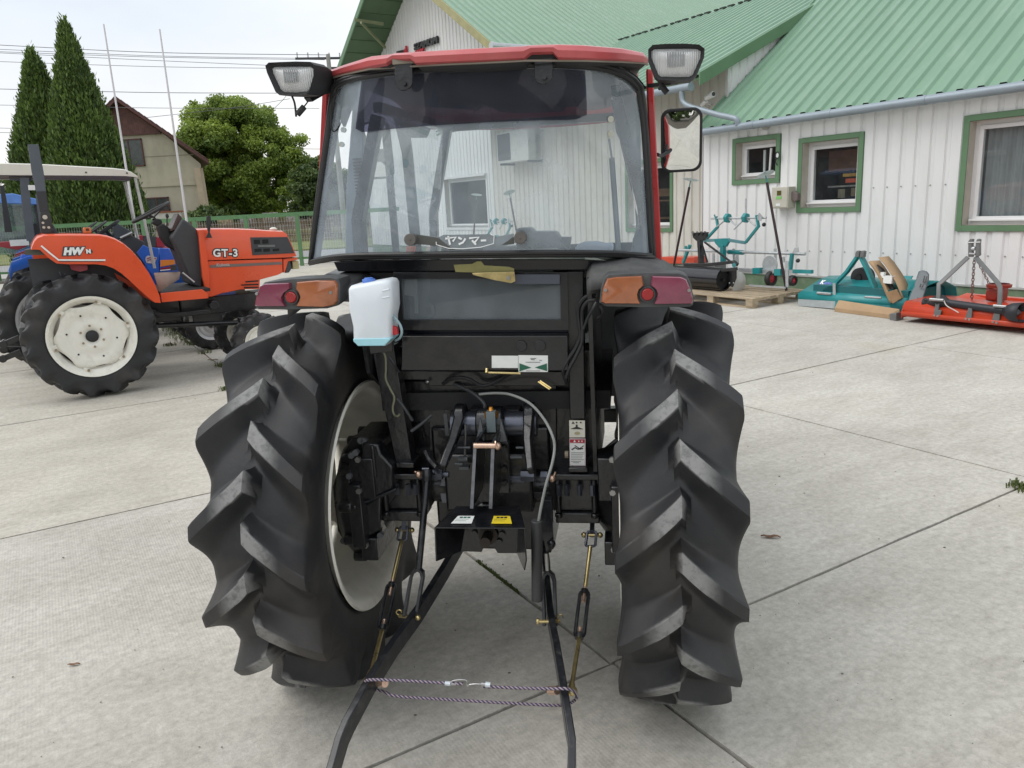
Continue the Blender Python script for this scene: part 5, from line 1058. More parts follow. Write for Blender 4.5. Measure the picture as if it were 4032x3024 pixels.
mb = MB(); mb.sph((-0.181,-0.08,1.032), .007, 8, 6); mb.build('grease_nipple', STEEL, TR)
mb = MB(); mb.cyl((0.255,-0.1,0.792), (0.266,-0.1,0.792), .012, 10); mb.build('pipe_stub', mat('dull_tan', (.30, .25, .18), rough=.5), TR)
# ---- front of the tractor (bonnet, front axle and wheels)
mb = MB(); 
rows = []
for y, w, zt in ((1.06, .26, 1.30), (1.3, .255, 1.295), (1.9, .24, 1.26), (2.3, .22, 1.21), (2.38, .20, 1.15)):
    rows.append([(-w, y, .80), (-w, y, zt-.10), (-w*.9, y, zt-.02), (-w*.5, y, zt), (w*.5, y, zt), (w*.9, y, zt-.02), (w, y, zt-.10), (w, y, .80)])
mb.grid(rows); mb.build('bonnet', REDPILL, TR, solid=.01, smooth=40)
mb = MB(); mb.box(-.2, .2, 1.1, 2.36, .5, 1.15); mb.box(-.45, .45, 1.72, 1.80, .36, .44); mb.box(-.14, .14, 1.5, 2.3, .40, .62); mb.build('engine', BLACKP, TR, bevel=.01)
fm = tyre_mesh('front_tyre', .40, .115, .24, N=12, per=26, nx=15, flip=-1, lug_h=.028, worn=.5)
for s in (-1, 1):
    mb = MB(); mb.lathe([(.10*s, .235), (.11*s, .25), (.08*s, .235), (-.02*s, .20), (-.03*s, .08), (-.06*s, .08), (-.05*s, .0001)], (.50*s, 1.76, .40), 'x', 32)
    fw = mb.build('front_wheel', CREAM, TR, solid=.006)
    t = bpy.data.objects.new('tyre', fm); COL.objects.link(t); t.parent = fw; t.location = (.50*s, 1.76, .40)
# ---- bungee cord round both links
BG = thing('bungee_cord', 'blue braided elastic cord hooked round both lower link arms', 'cord', (0.013,-0.62,0.312), 'T')
CORD = bpy.data.materials.new('braided_cord'); CORD.use_nodes = True
_n = CORD.node_tree; _b = _n.nodes['Principled BSDF']; _b.inputs['Roughness'].default_value = .8
_tc = _n.nodes.new('ShaderNodeTexCoord'); _w = _n.nodes.new('ShaderNodeTexWave'); _w.bands_direction = 'DIAGONAL'; _w.inputs['Scale'].default_value = 52; _w.inputs['Distortion'].default_value = .6
_n.links.new(_tc.outputs['Object'], _w.inputs[0]); _r = _n.nodes.new('ShaderNodeValToRGB'); _r.color_ramp.elements[0].position = .52; _r.color_ramp.elements[1].position = .62
_r.color_ramp.elements[0].color = (.035, .032, .085, 1); _r.color_ramp.elements[1].color = (.36, .29, .30, 1); _n.links.new(_w.outputs[0], _r.inputs[0]); _n.links.new(_r.outputs[0], _b.inputs['Base Color'])
mb = MB(); mb.tube(interp_path([(0.005,-0.64,0.326), (-0.072,-0.64,0.327), (-0.175,-0.64,0.328), (-0.249,-0.645,0.33), (-0.287,-0.6,0.289), (-0.289,-0.55,0.236), (-0.237,-0.59,0.255), (-0.187,-0.62,0.264), (-0.001,-0.63,0.268), (0.177,-0.63,0.266), (0.27,-0.62,0.261), (0.299,-0.56,0.235), (0.305,-0.6,0.284), (0.288,-0.65,0.332), (0.243,-0.64,0.323), (0.156,-0.64,0.321), (0.061,-0.64,0.321)], 6), .0042, 8)
mb.build('elastic', CORD, BG)
mb = MB(); mb.cyl((-0.044,-0.64,0.326), (-0.029,-0.64,0.325), .0062, 10); mb.cyl((0.067,-0.64,0.328), (0.08,-0.64,0.327), .0072, 10); mb.build('sleeve', mat('pale_sleeve', (.62, .68, .72), rough=.4, metal=.3), BG)
mb = MB(); mb.tube(interp_path([(-0.031,-0.64,0.329), (-0.017,-0.64,0.336), (0.009,-0.64,0.339), (0.017,-0.64,0.334), (0.016,-0.64,0.323), (0.02,-0.64,0.32)], 5), .002, 6); mb.tube(interp_path([(0.067,-0.64,0.327), (0.042,-0.64,0.328), (0.022,-0.64,0.325)], 4), .002, 6); mb.cyl((-0.027,-0.64,0.325), (-0.013,-0.64,0.325), .005, 8); mb.cyl((0.056,-0.64,0.329), (0.068,-0.64,0.328), .0066, 10); mb.build('hook', STEEL, BG)

# ------------------------------------------------------------------ corrugated workshop (building frame: x = into the building, y = along the wall away from the camera)
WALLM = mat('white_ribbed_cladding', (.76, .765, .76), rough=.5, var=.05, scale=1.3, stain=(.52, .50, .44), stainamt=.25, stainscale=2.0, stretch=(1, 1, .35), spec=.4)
WALL2 = mat('shaded_ribbed_cladding', (.60, .58, .53), rough=.6, var=.08, scale=1.3, stain=(.34, .31, .24), stainamt=.5, stainscale=2.0, stretch=(1, 1, .3))  # white cladding darkened for the shade under the eave, plus heavier stains
ROOFM = mat('pale_green_roof_sheet', (.18, .31, .212), rough=.42, var=.07, scale=1.6, stain=(.28, .40, .31), stainamt=.5, stainscale=3.5, stretch=(.4, 1, .4), spec=.5)
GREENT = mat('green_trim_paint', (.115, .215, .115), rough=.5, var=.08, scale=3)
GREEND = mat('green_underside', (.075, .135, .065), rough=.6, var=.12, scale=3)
GUTM = mat('blue_grey_gutter', (.27, .32, .36), rough=.4, metal=.2, var=.08, scale=3)
PVC = mat('white_pvc_frame', (.74, .74, .74), rough=.35, var=.03)
REVM = mat('beige_reveal', (.47, .44, .38), rough=.7, var=.1, scale=5)
FOAM = mat('black_foam_filler', (.012, .012, .012), rough=.9)
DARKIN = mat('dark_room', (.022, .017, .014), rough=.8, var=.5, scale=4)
PLINTH = mat('green_plinth_paint', (.135, .21, .125), rough=.75, var=.16, scale=3, bump=.3, bscale=30, stain=(.30, .30, .24), stainamt=.5, stainscale=6)
WS = thing('workshop_building', 'white ribbed-metal workshop with pale green corrugated roofs', 'building', (10.3, 7, 0), 'B')
PITCH = .2
def prof_depth(s):
    u = (s % PITCH)/PITCH
    pts = [(0, 0), (.56, 0), (.64, .022), (.86, .022), (.94, 0), (1, 0)]
    for (a, x), (b, y) in zip(pts, pts[1:]):
        if a <= u <= b: return x+(y-x)*(u-a)/(b-a)
    return 0
def wall_sheets(d, s0, s1, z0, ztop, m, openings=(), axis='s', sheet=1.0, name='cladding_sheet', zbot=None):
    """ribbed cladding standing in the plane x=d (axis 's', ribs vertical) or in the plane y=d (axis 'd')"""
    brk = set([s0, s1]); k = math.floor(s0/PITCH)
    while k*PITCH < s1:
        for u in (0, .56, .64, .86, .94):
            v = (k+u)*PITCH
            if s0 < v < s1: brk.add(round(v, 5))
        k += 1
    for o in openings: brk.add(o[0]); brk.add(o[1])
    brk = sorted(brk); zt = ztop if callable(ztop) else (lambda s: ztop); zb = zbot if zbot else (lambda s: z0)
    cur = None; mb = MB()
    def pt(s, z): 
        off_ = prof_depth(s)
        return (d+off_, s, z) if axis == 's' else (s, d+off_, z)
    for a, b in zip(brk, brk[1:]):
        idx = math.floor(((a+b)/2)/sheet)
        if cur is None: cur = idx
        if idx != cur:
            if mb.f: mb.build(name, m, WS, smooth=20)
            mb = MB(); cur = idx
        lo, hi = zb((a+b)/2), max(zt(a), zt(b)); cuts = [(None, None)]
        segs = [(0, 1)]
        ops = sorted([(o[2], o[3]) for o in openings if o[0] <= (a+b)/2 <= o[1]])
        z = None; parts = []; base = 'lo'
        pz = [('lo', None)]
        zs = [(zb(a), zb(b))]
        for o in ops: zs.append((o[0], o[0])); zs.append((o[1], o[1]))
        zs.append((zt(a), zt(b)))
        for i in range(0, len(zs), 2):
            (a0, b0), (a1, b1) = zs[i], zs[i+1]
            if a1 <= a0 and b1 <= b0: continue
            e = 1e-4
            mb.add([pt(a+e, a0), pt(b-e, b0), pt(b-e, b1), pt(a+e, a1)], [(0, 1, 2, 3)])
    if mb.f: mb.build(name, m, WS, smooth=20)
def roof_sheets(p0, along, up, n_along, n_up, m, pitch=.25, h=.036, name='roof_sheet', foam=False, clip=None, kind=None, per=4):
    """trapezoid roof sheeting: p0 eave corner, along = unit vector along the eave, up = unit vector up the slope"""
    p0, al, uv = V3(p0), V3(along), V3(up); nrm = al.cross(uv); 
    if nrm.z < 0: nrm = -nrm
    n = int(n_along/pitch); pr = [(0, 0), (.30, 0), (.42, 1), (.68, 1), (.80, 0)]
    for g0 in range(0, n, per):
        mb = MB(); row = []
        for k in range(g0, min(n, g0+per)):
            for u, q in pr: row.append(((k+u)*pitch, q*h))
        row.append(((min(n, g0+per))*pitch, 0))
        def end(a): return clip(a) if clip else (0, n_up)
        lo = [p0+al*a+uv*end(a)[0]+nrm*q for a, q in row]; hi = [p0+al*a+uv*end(a)[1]+nrm*q for a, q in row]
        ov = random.uniform(-.006, .006)
        mb.grid([[p+uv*ov for p in lo], hi]); o = mb.build(name, m, WS, smooth=20, split=False)
        if foam:
            for k in range(g0, min(n, g0+per)):
                f = MB(); a = (k+.55)*pitch; c = p0+al*a+uv*(end(a)[0]+.012)
                f.prism([c-al*.060+nrm*.002, c+al*.060+nrm*.002, c+al*.030+nrm*(h-.001), c-al*.030+nrm*(h-.001)], uv*.02); f.build('ridge_filler', FOAM, WS, smooth=0)
# walls of the low front wing
WIN = {'w1': (8.20, 9.00, 1.75, 2.34), 'w2': (6.79, 7.72, 1.28, 2.23), 'w3': (3.55, 5.29, 1.01, 2.28)}
wall_sheets(10.3, -4.0, 9.75, .26, 2.64, WALLM, [WIN[k] for k in WIN])
mb = MB(); mb.box(10.285, 10.6, -4, 9.75, -.02, .235); mb.build('plinth', PLINTH, WS, bevel=.004)
mb = MB(); mb.box(10.265, 10.3, -4, 9.75, .238, .262); mb.build('drip_flashing', mat('grey_flashing', (.40, .41, .39), rough=.5), WS)
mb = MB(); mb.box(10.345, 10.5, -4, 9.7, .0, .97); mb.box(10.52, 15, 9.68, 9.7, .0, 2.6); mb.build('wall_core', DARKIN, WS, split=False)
wall_sheets(9.745, 10.3, 10.9, .0, 2.7, WALLM, axis='d')
# screws with washers in the cladding
SCR = mat('dull_screw', (.30, .30, .29), rough=.5, metal=.3)
def screw_row(z, s0, s1, avoid=()):
    k = math.ceil(s0/PITCH)
    while k*PITCH < s1:
        s = (k+.75)*PITCH-.2
        if not any(a-.06 < s < b+.06 for a, b in avoid):
            mb = MB(); mb.cyl((10.322, s, z), (10.312, s, z), .009, 8); mb.build('screw', SCR, WS)
        k += 1
screw_row(1.53, 4.0, 6.85, [(3.5, 5.36)]); screw_row(.63, 3.0, 8.2)
WOODD = mat('brown_timber', (.12, .065, .035), rough=.7, var=.4, scale=4)
def window(key, d, trim=GREENT):
    s0, s1, z0, z1 = WIN[key] if isinstance(key, str) else key; t = .072; dp = .17
    mb = MB()
    for a in ((s0-t, s0, z0-t, z1+t), (s1, s1+t, z0-t, z1+t), (s0, s1, z1, z1+t), (s0, s1, z0-t, z0)):
        mb.box(d-.022, d+.022, *a)
    w = mb.build('window', trim, WS, bevel=.003, split=False)
    mb = MB(); dd = d+dp; e = .004
    mb.add([(d-.018, s0+e, z0+e), (dd, s0+e, z0+e), (dd, s0+e, z1-e), (d-.018, s0+e, z1-e)], [(0, 1, 2, 3)]); mb.add([(d-.018, s1-e, z0+e), (dd, s1-e, z0+e), (dd, s1-e, z1-e), (d-.018, s1-e, z1-e)], [(0, 1, 2, 3)])
    mb.add([(d-.018, s0, z1-e), (dd, s0, z1-e), (dd, s1, z1-e), (d-.018, s1, z1-e)], [(0, 1, 2, 3)]); mb.add([(d-.018, s0, z0+e), (dd, s0, z0+e), (dd, s1, z0+e), (d-.018, s1, z0+e)], [(0, 1, 2, 3)])
    mb.build('reveal', REVM, w, smooth=0, split=False)
    mb = MB(); f = .055
    for a in ((s0, s0+f, z0, z1), (s1-f, s1, z0, z1), (s0+f, s1-f, z1-f, z1), (s0+f, s1-f, z0, z0+f)): mb.box(dd-.03, dd+.03, *a)
    g = .05; q0, q1, y0, y1 = s0+f, s1-f, z0+f, z1-f
    for a in ((q0, q0+g, y0, y1), (q1-g, q1, y0, y1), (q0+g, q1-g, y1-g, y1), (q0+g, q1-g, y0, y0+g)): mb.box(dd-.045, dd+.015, *a)
    mb.box(dd-.09, dd-.03, s0+f*.5, s1-f*.5, z0+f-.005, z0+f+.018)
    mb.build('frame', PVC, w, bevel=.004, split=False)
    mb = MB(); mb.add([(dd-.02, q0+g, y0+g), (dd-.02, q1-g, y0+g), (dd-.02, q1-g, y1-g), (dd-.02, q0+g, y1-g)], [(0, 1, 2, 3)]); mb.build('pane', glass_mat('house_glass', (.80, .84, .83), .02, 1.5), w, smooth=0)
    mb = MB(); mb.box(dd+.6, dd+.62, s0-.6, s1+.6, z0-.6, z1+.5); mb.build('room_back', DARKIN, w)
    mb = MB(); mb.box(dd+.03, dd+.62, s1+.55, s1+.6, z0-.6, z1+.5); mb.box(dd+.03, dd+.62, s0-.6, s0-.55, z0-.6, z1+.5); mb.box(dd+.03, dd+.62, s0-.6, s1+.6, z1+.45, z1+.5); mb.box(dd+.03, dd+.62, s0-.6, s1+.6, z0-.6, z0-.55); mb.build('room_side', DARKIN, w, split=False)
    return w, dd
w1, dd = window('w1', 10.3)
mb = MB(); mb.path([(dd-.10, 8.36, 2.21), (dd+.0, 8.46, 1.84)], .02, .03, (0, 1, 0)); mb.box(dd+.01, dd+.03, 8.56, 8.60, 1.86, 2.2); mb.build('tilted_sash', PVC, w1)
w2, dd = window('w2', 10.3)
PANE_BLOCKS = [((.62, .10, .05), 6.95, 7.3, 1.62, 1.68), ((.55, .30, .06), 6.95, 7.35, 1.71, 1.755), ((.16, .07, .045), 6.9, 7.6, 1.80, 2.10), ((.30, .28, .26), 6.9, 7.6, 1.56, 1.585), ((.22, .17, .12), 7.1, 7.2, 1.42, 1.54), ((.25, .22, .16), 7.3, 7.42, 1.40, 1.53), ((.20, .22, .14), 6.95, 7.05, 1.42, 1.53)]  # coloured blocks imitate reflections in the pane, mixed with shelf contents
for i, (c, a, b, z, q) in enumerate(PANE_BLOCKS):
    mb = MB(); mb.box(dd+.30, dd+.42, a, b, z, q); mb.build('reflection_block', mat('reflection_block_%s' % 'abcdefgh'[i], c, rough=.7, var=.3), w2)
w3, dd = window('w3', 10.3)
mb = MB(); rows = [[], []]
for k in range(140):
    s = 3.62+k*.0118; o_ = .014*math.sin(k*.9)+.008*math.sin(k*.37+1)
    for j, z in enumerate((1.07, 2.22)): rows[j].append((dd+.07+o_, s, z))
mb.grid(rows); mb.build('curtain', mat('sheer_grey_curtain', (.30, .31, .32), rough=.8, var=.2, scale=3, stretch=(1, 3, .4)), w3, smooth=80)
# long wall of the tall part, set back under the eave
W0 = (11.13, 12.35, .94, 2.2)
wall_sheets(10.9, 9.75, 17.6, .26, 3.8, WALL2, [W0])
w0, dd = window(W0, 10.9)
mb = MB(); mb.box(dd+.2, dd+.3, 11.2, 12.2, 1.1, 1.14); mb.box(dd+.2, dd+.3, 11.2, 12.2, 1.45, 1.48); mb.box(dd+.2, dd+.3, 11.2, 11.9, 1.55, 1.7); mb.build('shelf', WOODD, w0)
mb = MB(); mb.box(10.885, 11.2, 9.75, 17.6, -.02, .24); mb.build('plinth', PLINTH, WS)
# end gable wall of the tall part (seen above the front roof)
RP = lambda d: 3.50+.44*(d-10.16)
wall_sheets(9.72, 10.92, 15.4, 2.4, lambda d: RP(d)-.02, WALLM, axis='d', name='cladding_sheet')
mb = MB(); mb.box(10.86, 10.90, 9.70, 9.76, 2.4, 3.8); mb.build('corner_trim', mat('white_trim', (.62, .62, .60), rough=.5), WS)
# cross wing with the gable
GS0, GS1, GSM, GZE, GZR = 17.0, 28.8, 22.9, 5.32, 9.05
def gz(s): return GZE+(GZR-GZE)*(1-abs(s-GSM)/(GSM-GS0))
DW = (19.75, 22.3, .90, 2.38)
wall_sheets(12.0, 17.3, 28.5, .26, lambda s: gz(s)-.10, WALLM, [DW], zbot=lambda s: .26)
w4, dd = window(DW, 12.0, trim=PVC)
mb = MB(); mb.box(11.9, 12.05, 19.7, 22.35, 2.38, 2.44); mb.build('lintel_flashing', PVC, w4)
mb = MB(); mb.box(11.985, 12.3, 17.3, 28.5, -.02, .24); mb.build('plinth', PLINTH, WS)
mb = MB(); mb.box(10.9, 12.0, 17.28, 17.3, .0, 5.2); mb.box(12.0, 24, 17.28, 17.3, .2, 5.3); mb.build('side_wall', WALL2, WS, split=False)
mb = MB(); mb.box(12.6, 12.65, 17.4, 28.3, .3, 5.3); mb.build('wall_core', DARKIN, WS)
# ---- roofs
sl = math.hypot(1, .745); up3 = (1/sl, 0, .745/sl)
E0 = (10.12,4.634,2.623); E1 = (10.12,9.572,2.604)
al = (V3(E0)-V3(E1)); L3 = 14.5; al.normalize()
roof_sheets((10.12, 9.74, E1[2]+.015), (0, -1, (E0[2]-E1[2])/(E1[1]-E0[1])), up3, L3, 6.2, ROOFM, .25, .036, foam=True)
mb = MB(); mb.prism([(10.12, 9.745, E1[2]-.03), (10.12, 9.745, E1[2]+.05), (10.12+6.2/sl, 9.745, E1[2]+.05+6.2*.745/sl), (10.12+6.2/sl, 9.745, E1[2]-.03+6.2*.745/sl)], (0, .03, 0)); mb.build('verge_trim', ROOFM, WS)
sl2 = math.hypot(1, .44); up2 = (1/sl2, 0, .44/sl2)
roof_sheets((10.10, 9.62, RP(10.10)+.02), (0, 1, 0), up2, 9.5, 5.85, ROOFM, .25, .036)
d1 = 10.10+5.85/sl2
mb = MB(); mb.prism([(10.08, 9.60, RP(10.08)-.15), (10.08, 9.60, RP(10.08)+.055), (d1, 9.60, RP(d1)+.055), (d1, 9.60, RP(d1)-.15)], (0, .03, 0)); mb.build('fascia', GREENT, WS)
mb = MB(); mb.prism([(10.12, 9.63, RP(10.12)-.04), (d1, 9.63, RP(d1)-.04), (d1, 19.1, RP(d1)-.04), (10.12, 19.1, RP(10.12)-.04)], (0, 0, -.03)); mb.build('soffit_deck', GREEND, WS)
for k in range(38):
    mb = MB(); mb.box(d1-.03, d1+.05, 9.66+k*.25, 9.66+k*.25+(.17 if k % 3 else .10), RP(d1)+.045, RP(d1)+.085); mb.build('ridge_filler', mat('dark_gap_filler', (.03, .04, .035), rough=.8), WS)
# cross-wing roof
gl = math.hypot(GSM-GS0, GZR-GZE); upR = (0, (GSM-GS0)/gl, (GZR-GZE)/gl); upL = (0, -(GSM-GS0)/gl, (GZR-GZE)/gl)
roof_sheets((10.7, GS0-.05, GZE), (1, 0, 0), upR, 22, gl+.05, ROOFM, .25, .045)
roof_sheets((10.7, GS1+.05, GZE), (1, 0, 0), upL, 22, gl+.05, ROOFM, .25, .045)
for s0_, s1_ in ((GS0, GSM), (GS1, GSM)):
    z0_, z1_ = gz(s0_), GZR
    mb = MB(); mb.prism([(10.66, s0_, z0_-.16), (10.66, s0_, z0_+.06), (10.66, s1_, z1_+.06), (10.66, s1_, z1_-.16)], (.04, 0, 0)); mb.build('bargeboard', mat('yellowed_bargeboard', (.34, .32, .16), rough=.6, var=.15, scale=5) if s0_ == GS0 else GREENT, WS)
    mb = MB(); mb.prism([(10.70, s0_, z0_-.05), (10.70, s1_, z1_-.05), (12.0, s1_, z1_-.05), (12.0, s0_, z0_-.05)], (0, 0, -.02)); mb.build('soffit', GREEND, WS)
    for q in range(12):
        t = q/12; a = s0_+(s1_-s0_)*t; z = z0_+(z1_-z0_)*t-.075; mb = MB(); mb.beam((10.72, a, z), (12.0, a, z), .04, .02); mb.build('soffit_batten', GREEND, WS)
mb = MB(); mb.cyl((10.6, GSM, GZR+.04), (33, GSM, GZR+.04), .06, 8); mb.build('ridge_cap', ROOFM, WS)
OLIV = mat('olive_steel_bracket', (.20, .23, .12), rough=.6, var=.1)
mb = MB(); mb.path([(10.6,25.047,7.549), (11.5,24.825,7.441)], .07, .09); mb.build('gable_bracket', OLIV, WS)
mb = MB(); mb.path([(10.65,24.668,7.393), (11.85,25.588,6.879)], .06, .07); mb.build('gable_bracket', OLIV, WS); mb = MB(); mb.box(11.9, 11.99, 24.9, 24.98, 5.8, 6.3)
# gutters
mb = MB(); G0, G1 = (10.04,4.595,2.584), (10.04,9.559,2.565); dv = (V3(G0)-V3(G1)).normalized()
mb.tube([V3(G1)-dv*.25, V3(G0)+dv*8], .058, 14); mb.build('gutter', GUTM, WS, smooth=60)
for k in range(7): mb = MB(); p = V3(G1)+dv*(1.1+k*1.35); mb.tube([p, p+dv*.04], .062, 14); mb.build('gutter_joint', GUTM, WS)
mb = MB(); mb.tube([(10,9.742,3.314), (10.0, 12.9, 3.36)], .062, 14); mb.build('gutter', GUTM, WS, smooth=60)
mb = MB(); p = V3((10,9.742,3.314)); mb.cyl(p-Vector((0, .02, 0)), p, .075, 14); mb.build('gutter_end', GUTM, WS)
mb = MB(); mb.tube(interp_path([(10,9.932,3.305), (10,9.940,3.193), (10,9.903,3.090), (10,9.761,3.002), (10,9.406,2.884), (10,9.102,2.786), (10,8.864,2.724), (10,8.745,2.678), (10.02,8.739,2.593)], 4), .045, 12); mb.build('downpipe', GUTM, WS, smooth=60)
mb = MB(); mb.tube([(10.66, GS0-.12, GZE-.04), (14.3, GS0-.12, GZE-.03)], .085, 14); mb.cyl((10.6, GS0-.12, GZE-.04), (10.66, GS0-.12, GZE-.04), .10, 14); mb.build('gutter', GALV, WS, smooth=60)
# fixed lettering on the gable
SG = thing('gable_sign', 'black and red raised letters SZAMOM on the white gable, partly behind the cab', 'sign', (11.95,22.847,6.391), 'B')
a, b, c = (11.94,23.594,6.448), (11.94,22.001,6.388), (11.94,23.562,6.628)
xd = V3(b)-V3(a); hgt = c[2]-a[2]
BLK = mat('black_letters', (.02, .02, .02), rough=.4); RDL = mat('red_letters', (.55, .03, .05), rough=.4)
o = text_mesh('black_letters', 'SZAMOM', hgt*1.42, BLK, SG, a, xd, (0, 0, 1), .03, bold=.012)
w_ = max(v.co.y for v in o.data.vertices)-min(v.co.y for v in o.data.vertices); k_ = xd.length/max(.01, w_)
if True:
    M0 = Matrix.Translation(V3(a)-V3(ORG[SG.name])); xdn = xd.normalized()
    o.data.transform(M0.inverted())
    for v in o.data.vertices:
        t = v.co.dot(xdn); v.co = v.co+xdn*t*(k_-1)
    o.data.transform(M0)
text_mesh('red_letters', 'ARKK', hgt*1.35, RDL, SG, (a[0], a[1]-.55*0, a[2]-hgt*1.12), xd, (0, 0, 1), .03, bold=.012, spacing=1.05)
text_mesh('red_letters', 'd', hgt*2.0, RDL, SG, (11.94,24.332,6.434), xd, (0, 0, 1), .03, bold=.012)
mb = MB(); mb.prism([(11.93,24.922,6.650), (11.93,24.931,6.537), (11.93,24.340,6.505), (11.93,24.321,6.599)], (.03, 0, 0)); mb.build('black_plate', BLK, SG)
# things fixed to the walls
MBX = thing('meter_box', 'cream electrical meter box between the small and the middle window', 'meter box', (10.15, 8.0, 1.3), 'B')
a, b = (10.13,8.137,1.606), (10.13,7.826,1.286)
mb = MB(); mb.box(10.13, 10.30, b[1], a[1], b[2], a[2]); mb.build('case', mat('cream_box_paint', (.52, .50, .42), rough=.5, var=.06), MBX, bevel=.006)
mb = MB(); mb.box(10.122, 10.128, b[1]+.015, a[1]-.015, b[2]+.015, a[2]-.015); mb.build('door', mat('cream_box_paint', (.52, .50, .42)), MBX, bevel=.002)
mb = MB(); p, q = (10.12,8.027,1.554), (10.12,7.949,1.482); mb.box(10.116, 10.121, q[1], p[1], q[2], p[2]); mb.build('sight_glass', mat('dark_yellow_dial', (.10, .09, .02), rough=.2, coat=.5), MBX, bevel=.003)
mb = MB(); p, q = (10.12,8.040,1.468), (10.12,7.943,1.429); mb.box(10.116, 10.121, q[1], p[1], q[2], p[2]); mb.build('green_label', mat('bright_green_label', (.22, .55, .15), rough=.5), MBX)
mb = MB(); p, q = (10.12,8.042,1.360), (10.12,7.963,1.324); mb.box(10.116, 10.121, q[1], p[1], q[2], p[2]); mb.build('white_label', WHITEP, MBX)
mb = MB(); mb.prism([(10.2,7.839,1.516), (10.2,7.798,1.542), (10.2,7.722,1.498), (10.2,7.710,1.403), (10.2,7.766,1.374), (10.2,7.844,1.421)], (.08, 0, 0)); mb.build('socket', mat('grey_brown_socket', (.16, .13, .12), rough=.6), MBX, bevel=.01)
CAM_ = thing('security_camera', 'white security camera under the upper eave, pointing at the yard', 'camera', (10.6,9.790,3.211), 'B')
c = V3((10.55,9.744,3.211)); mb = MB(); mb.cyl(c+Vector((.02, .18, -.04)), c, .045, 14, .05); mb.build('body', PVC, CAM_, bevel=.003)
mb = MB(); mb.cyl(c, c+Vector((-.002, -.012, .002)), .036, 14); mb.build('lens', mat('black_lens', (.01, .01, .01), rough=.1), CAM_)
mb = MB(); mb.path([c+Vector((.02, .16, -.05)), c+Vector((.15, .28, -.10)), c+Vector((.33, .36, -.12))], .03, .03); mb.build('arm', PVC, CAM_)
C2 = thing('security_camera', 'second small white camera lower on the shaded wall, beside the downpipe', 'camera', (10.6,10.020,3.114), 'B')
c = V3((10.6,9.957,3.131)); mb = MB(); mb.cyl(c, c+Vector((.05, .14, -.05)), .035, 12); mb.build('body', PVC, C2)
mb = MB(); mb.path([c+Vector((.05, .14, -.05)), c+Vector((.28, .22, -.08))], .025, .025); mb.build('arm', PVC, C2)
JB = thing('junction_box', 'small olive junction box just above the left end of the front roof', 'box', (10.85,9.859,3.039), 'B')
a, b = (10.84,9.900,3.074), (10.84,9.802,3.001); mb = MB(); mb.box(10.82, 10.9, b[1], a[1], b[2], a[2]); mb.build('case', mat('olive_box', (.16, .15, .09), rough=.5, var=.3, scale=30), JB, bevel=.004)
TH = thing('dial_thermometer', 'round dial thermometer on a stalk beside the small window', 'thermometer', (10.24,8.139,2.082), 'B')
c = V3((10.24,8.139,2.088)); mb = MB(); mb.tube([c+Vector((0, .035*math.cos(t), .05*math.sin(t))) for t in [2*PI*k/18 for k in range(18)]], .008, 6, closed=True); mb.tube([c+Vector((0, .02, -.05)), c+Vector((.01, .035, -.10)), c+Vector((.02, .01, -.15))], .009, 6); mb.build('ring', BLACKM, TH)
mb = MB(); mb.cyl(c+Vector((.01, 0, 0)), c+Vector((.006, 0, 0)), .034, 16); mb.build('dial', WHITEP, TH)
LP = thing('wall_lamp', 'round bulkhead lamp tucked under the gutter above the small window', 'lamp', (10.2,8.341,2.506), 'B')
c = V3((10.18,8.325,2.510)); mb = MB(); mb.lathe([(-.05, .0001), (-.045, .04), (-.01, .07), (.02, .07)], (c.x, c.y, c.z+.02), 'z', 16); mb.build('shade', mat('grey_lamp_glass', (.35, .35, .33), rough=.3), LP)
mb = MB(); mb.box(c.x-.04, 10.30, c.y-.05, c.y+.05, c.z+.035, c.z+.06); mb.build('base', PVC, LP)
# air conditioner seen through the cab
AC = thing('air_conditioner', 'white outdoor air-conditioner unit high on the shaded wall, seen through the cab', 'air conditioner', (10.6,16.080,2.900), 'B')
a, b = (10.5,16.684,3.244), (10.5,15.256,2.522); mb = MB(); mb.box(10.5, 10.72, b[1]+.08, a[1], b[2], a[2]); mb.build('case', mat('aged_white_metal', (.52, .52, .49), rough=.5, var=.08), AC, bevel=.01)
mb = MB(); mb.box(10.485, 10.5, (a[1]+b[1])/2+.12, a[1]-.05, b[2]+.06, a[2]-.05); mb.build('fan_grille', mat('dark_grille', (.05, .055, .06), rough=.6), AC)
mb = MB(); mb.box(10.5, 10.9, b[1]+.1, b[1]+.14, b[2]-.05, b[2]); mb.box(10.5, 10.9, a[1]-.14, a[1]-.1, b[2]-.05, b[2]); mb.build('bracket', STEELB, AC)

# ------------------------------------------------------------------ implements along the workshop wall (building frame)
TEAL = mat('teal_machine_paint', (.015, .235, .245), rough=.38, var=.12, scale=5, coat=.3)
TEALD = mat('teal_weathered', (.06, .26, .27), rough=.45, var=.2, scale=9)
ORANGE = mat('orange_red_machine_paint', (.56, .055, .018), rough=.36, var=.12, scale=4, coat=.3)
GREYM = mat('grey_implement_paint', (.16, .165, .165), rough=.45, var=.12, metal=.2)
PALW = mat('weathered_pallet_wood', (.40, .32, .22), rough=.85, var=.28, scale=9, bump=.5, bscale=40, stretch=(1, .3, 1), stain=(.16, .12, .08), stainamt=.5, stainscale=5)
CARD = mat('brown_cardboard', (.40, .27, .155), rough=.8, var=.1, scale=5, bump=.2, bscale=60)
ROLB = mat('gloss_black_roller', (.010, .010, .013), rough=.22, var=.2, coat=.5)
DRUMI = mat('white_roller_end', (.60, .60, .58), rough=.35, var=.12, scale=6)
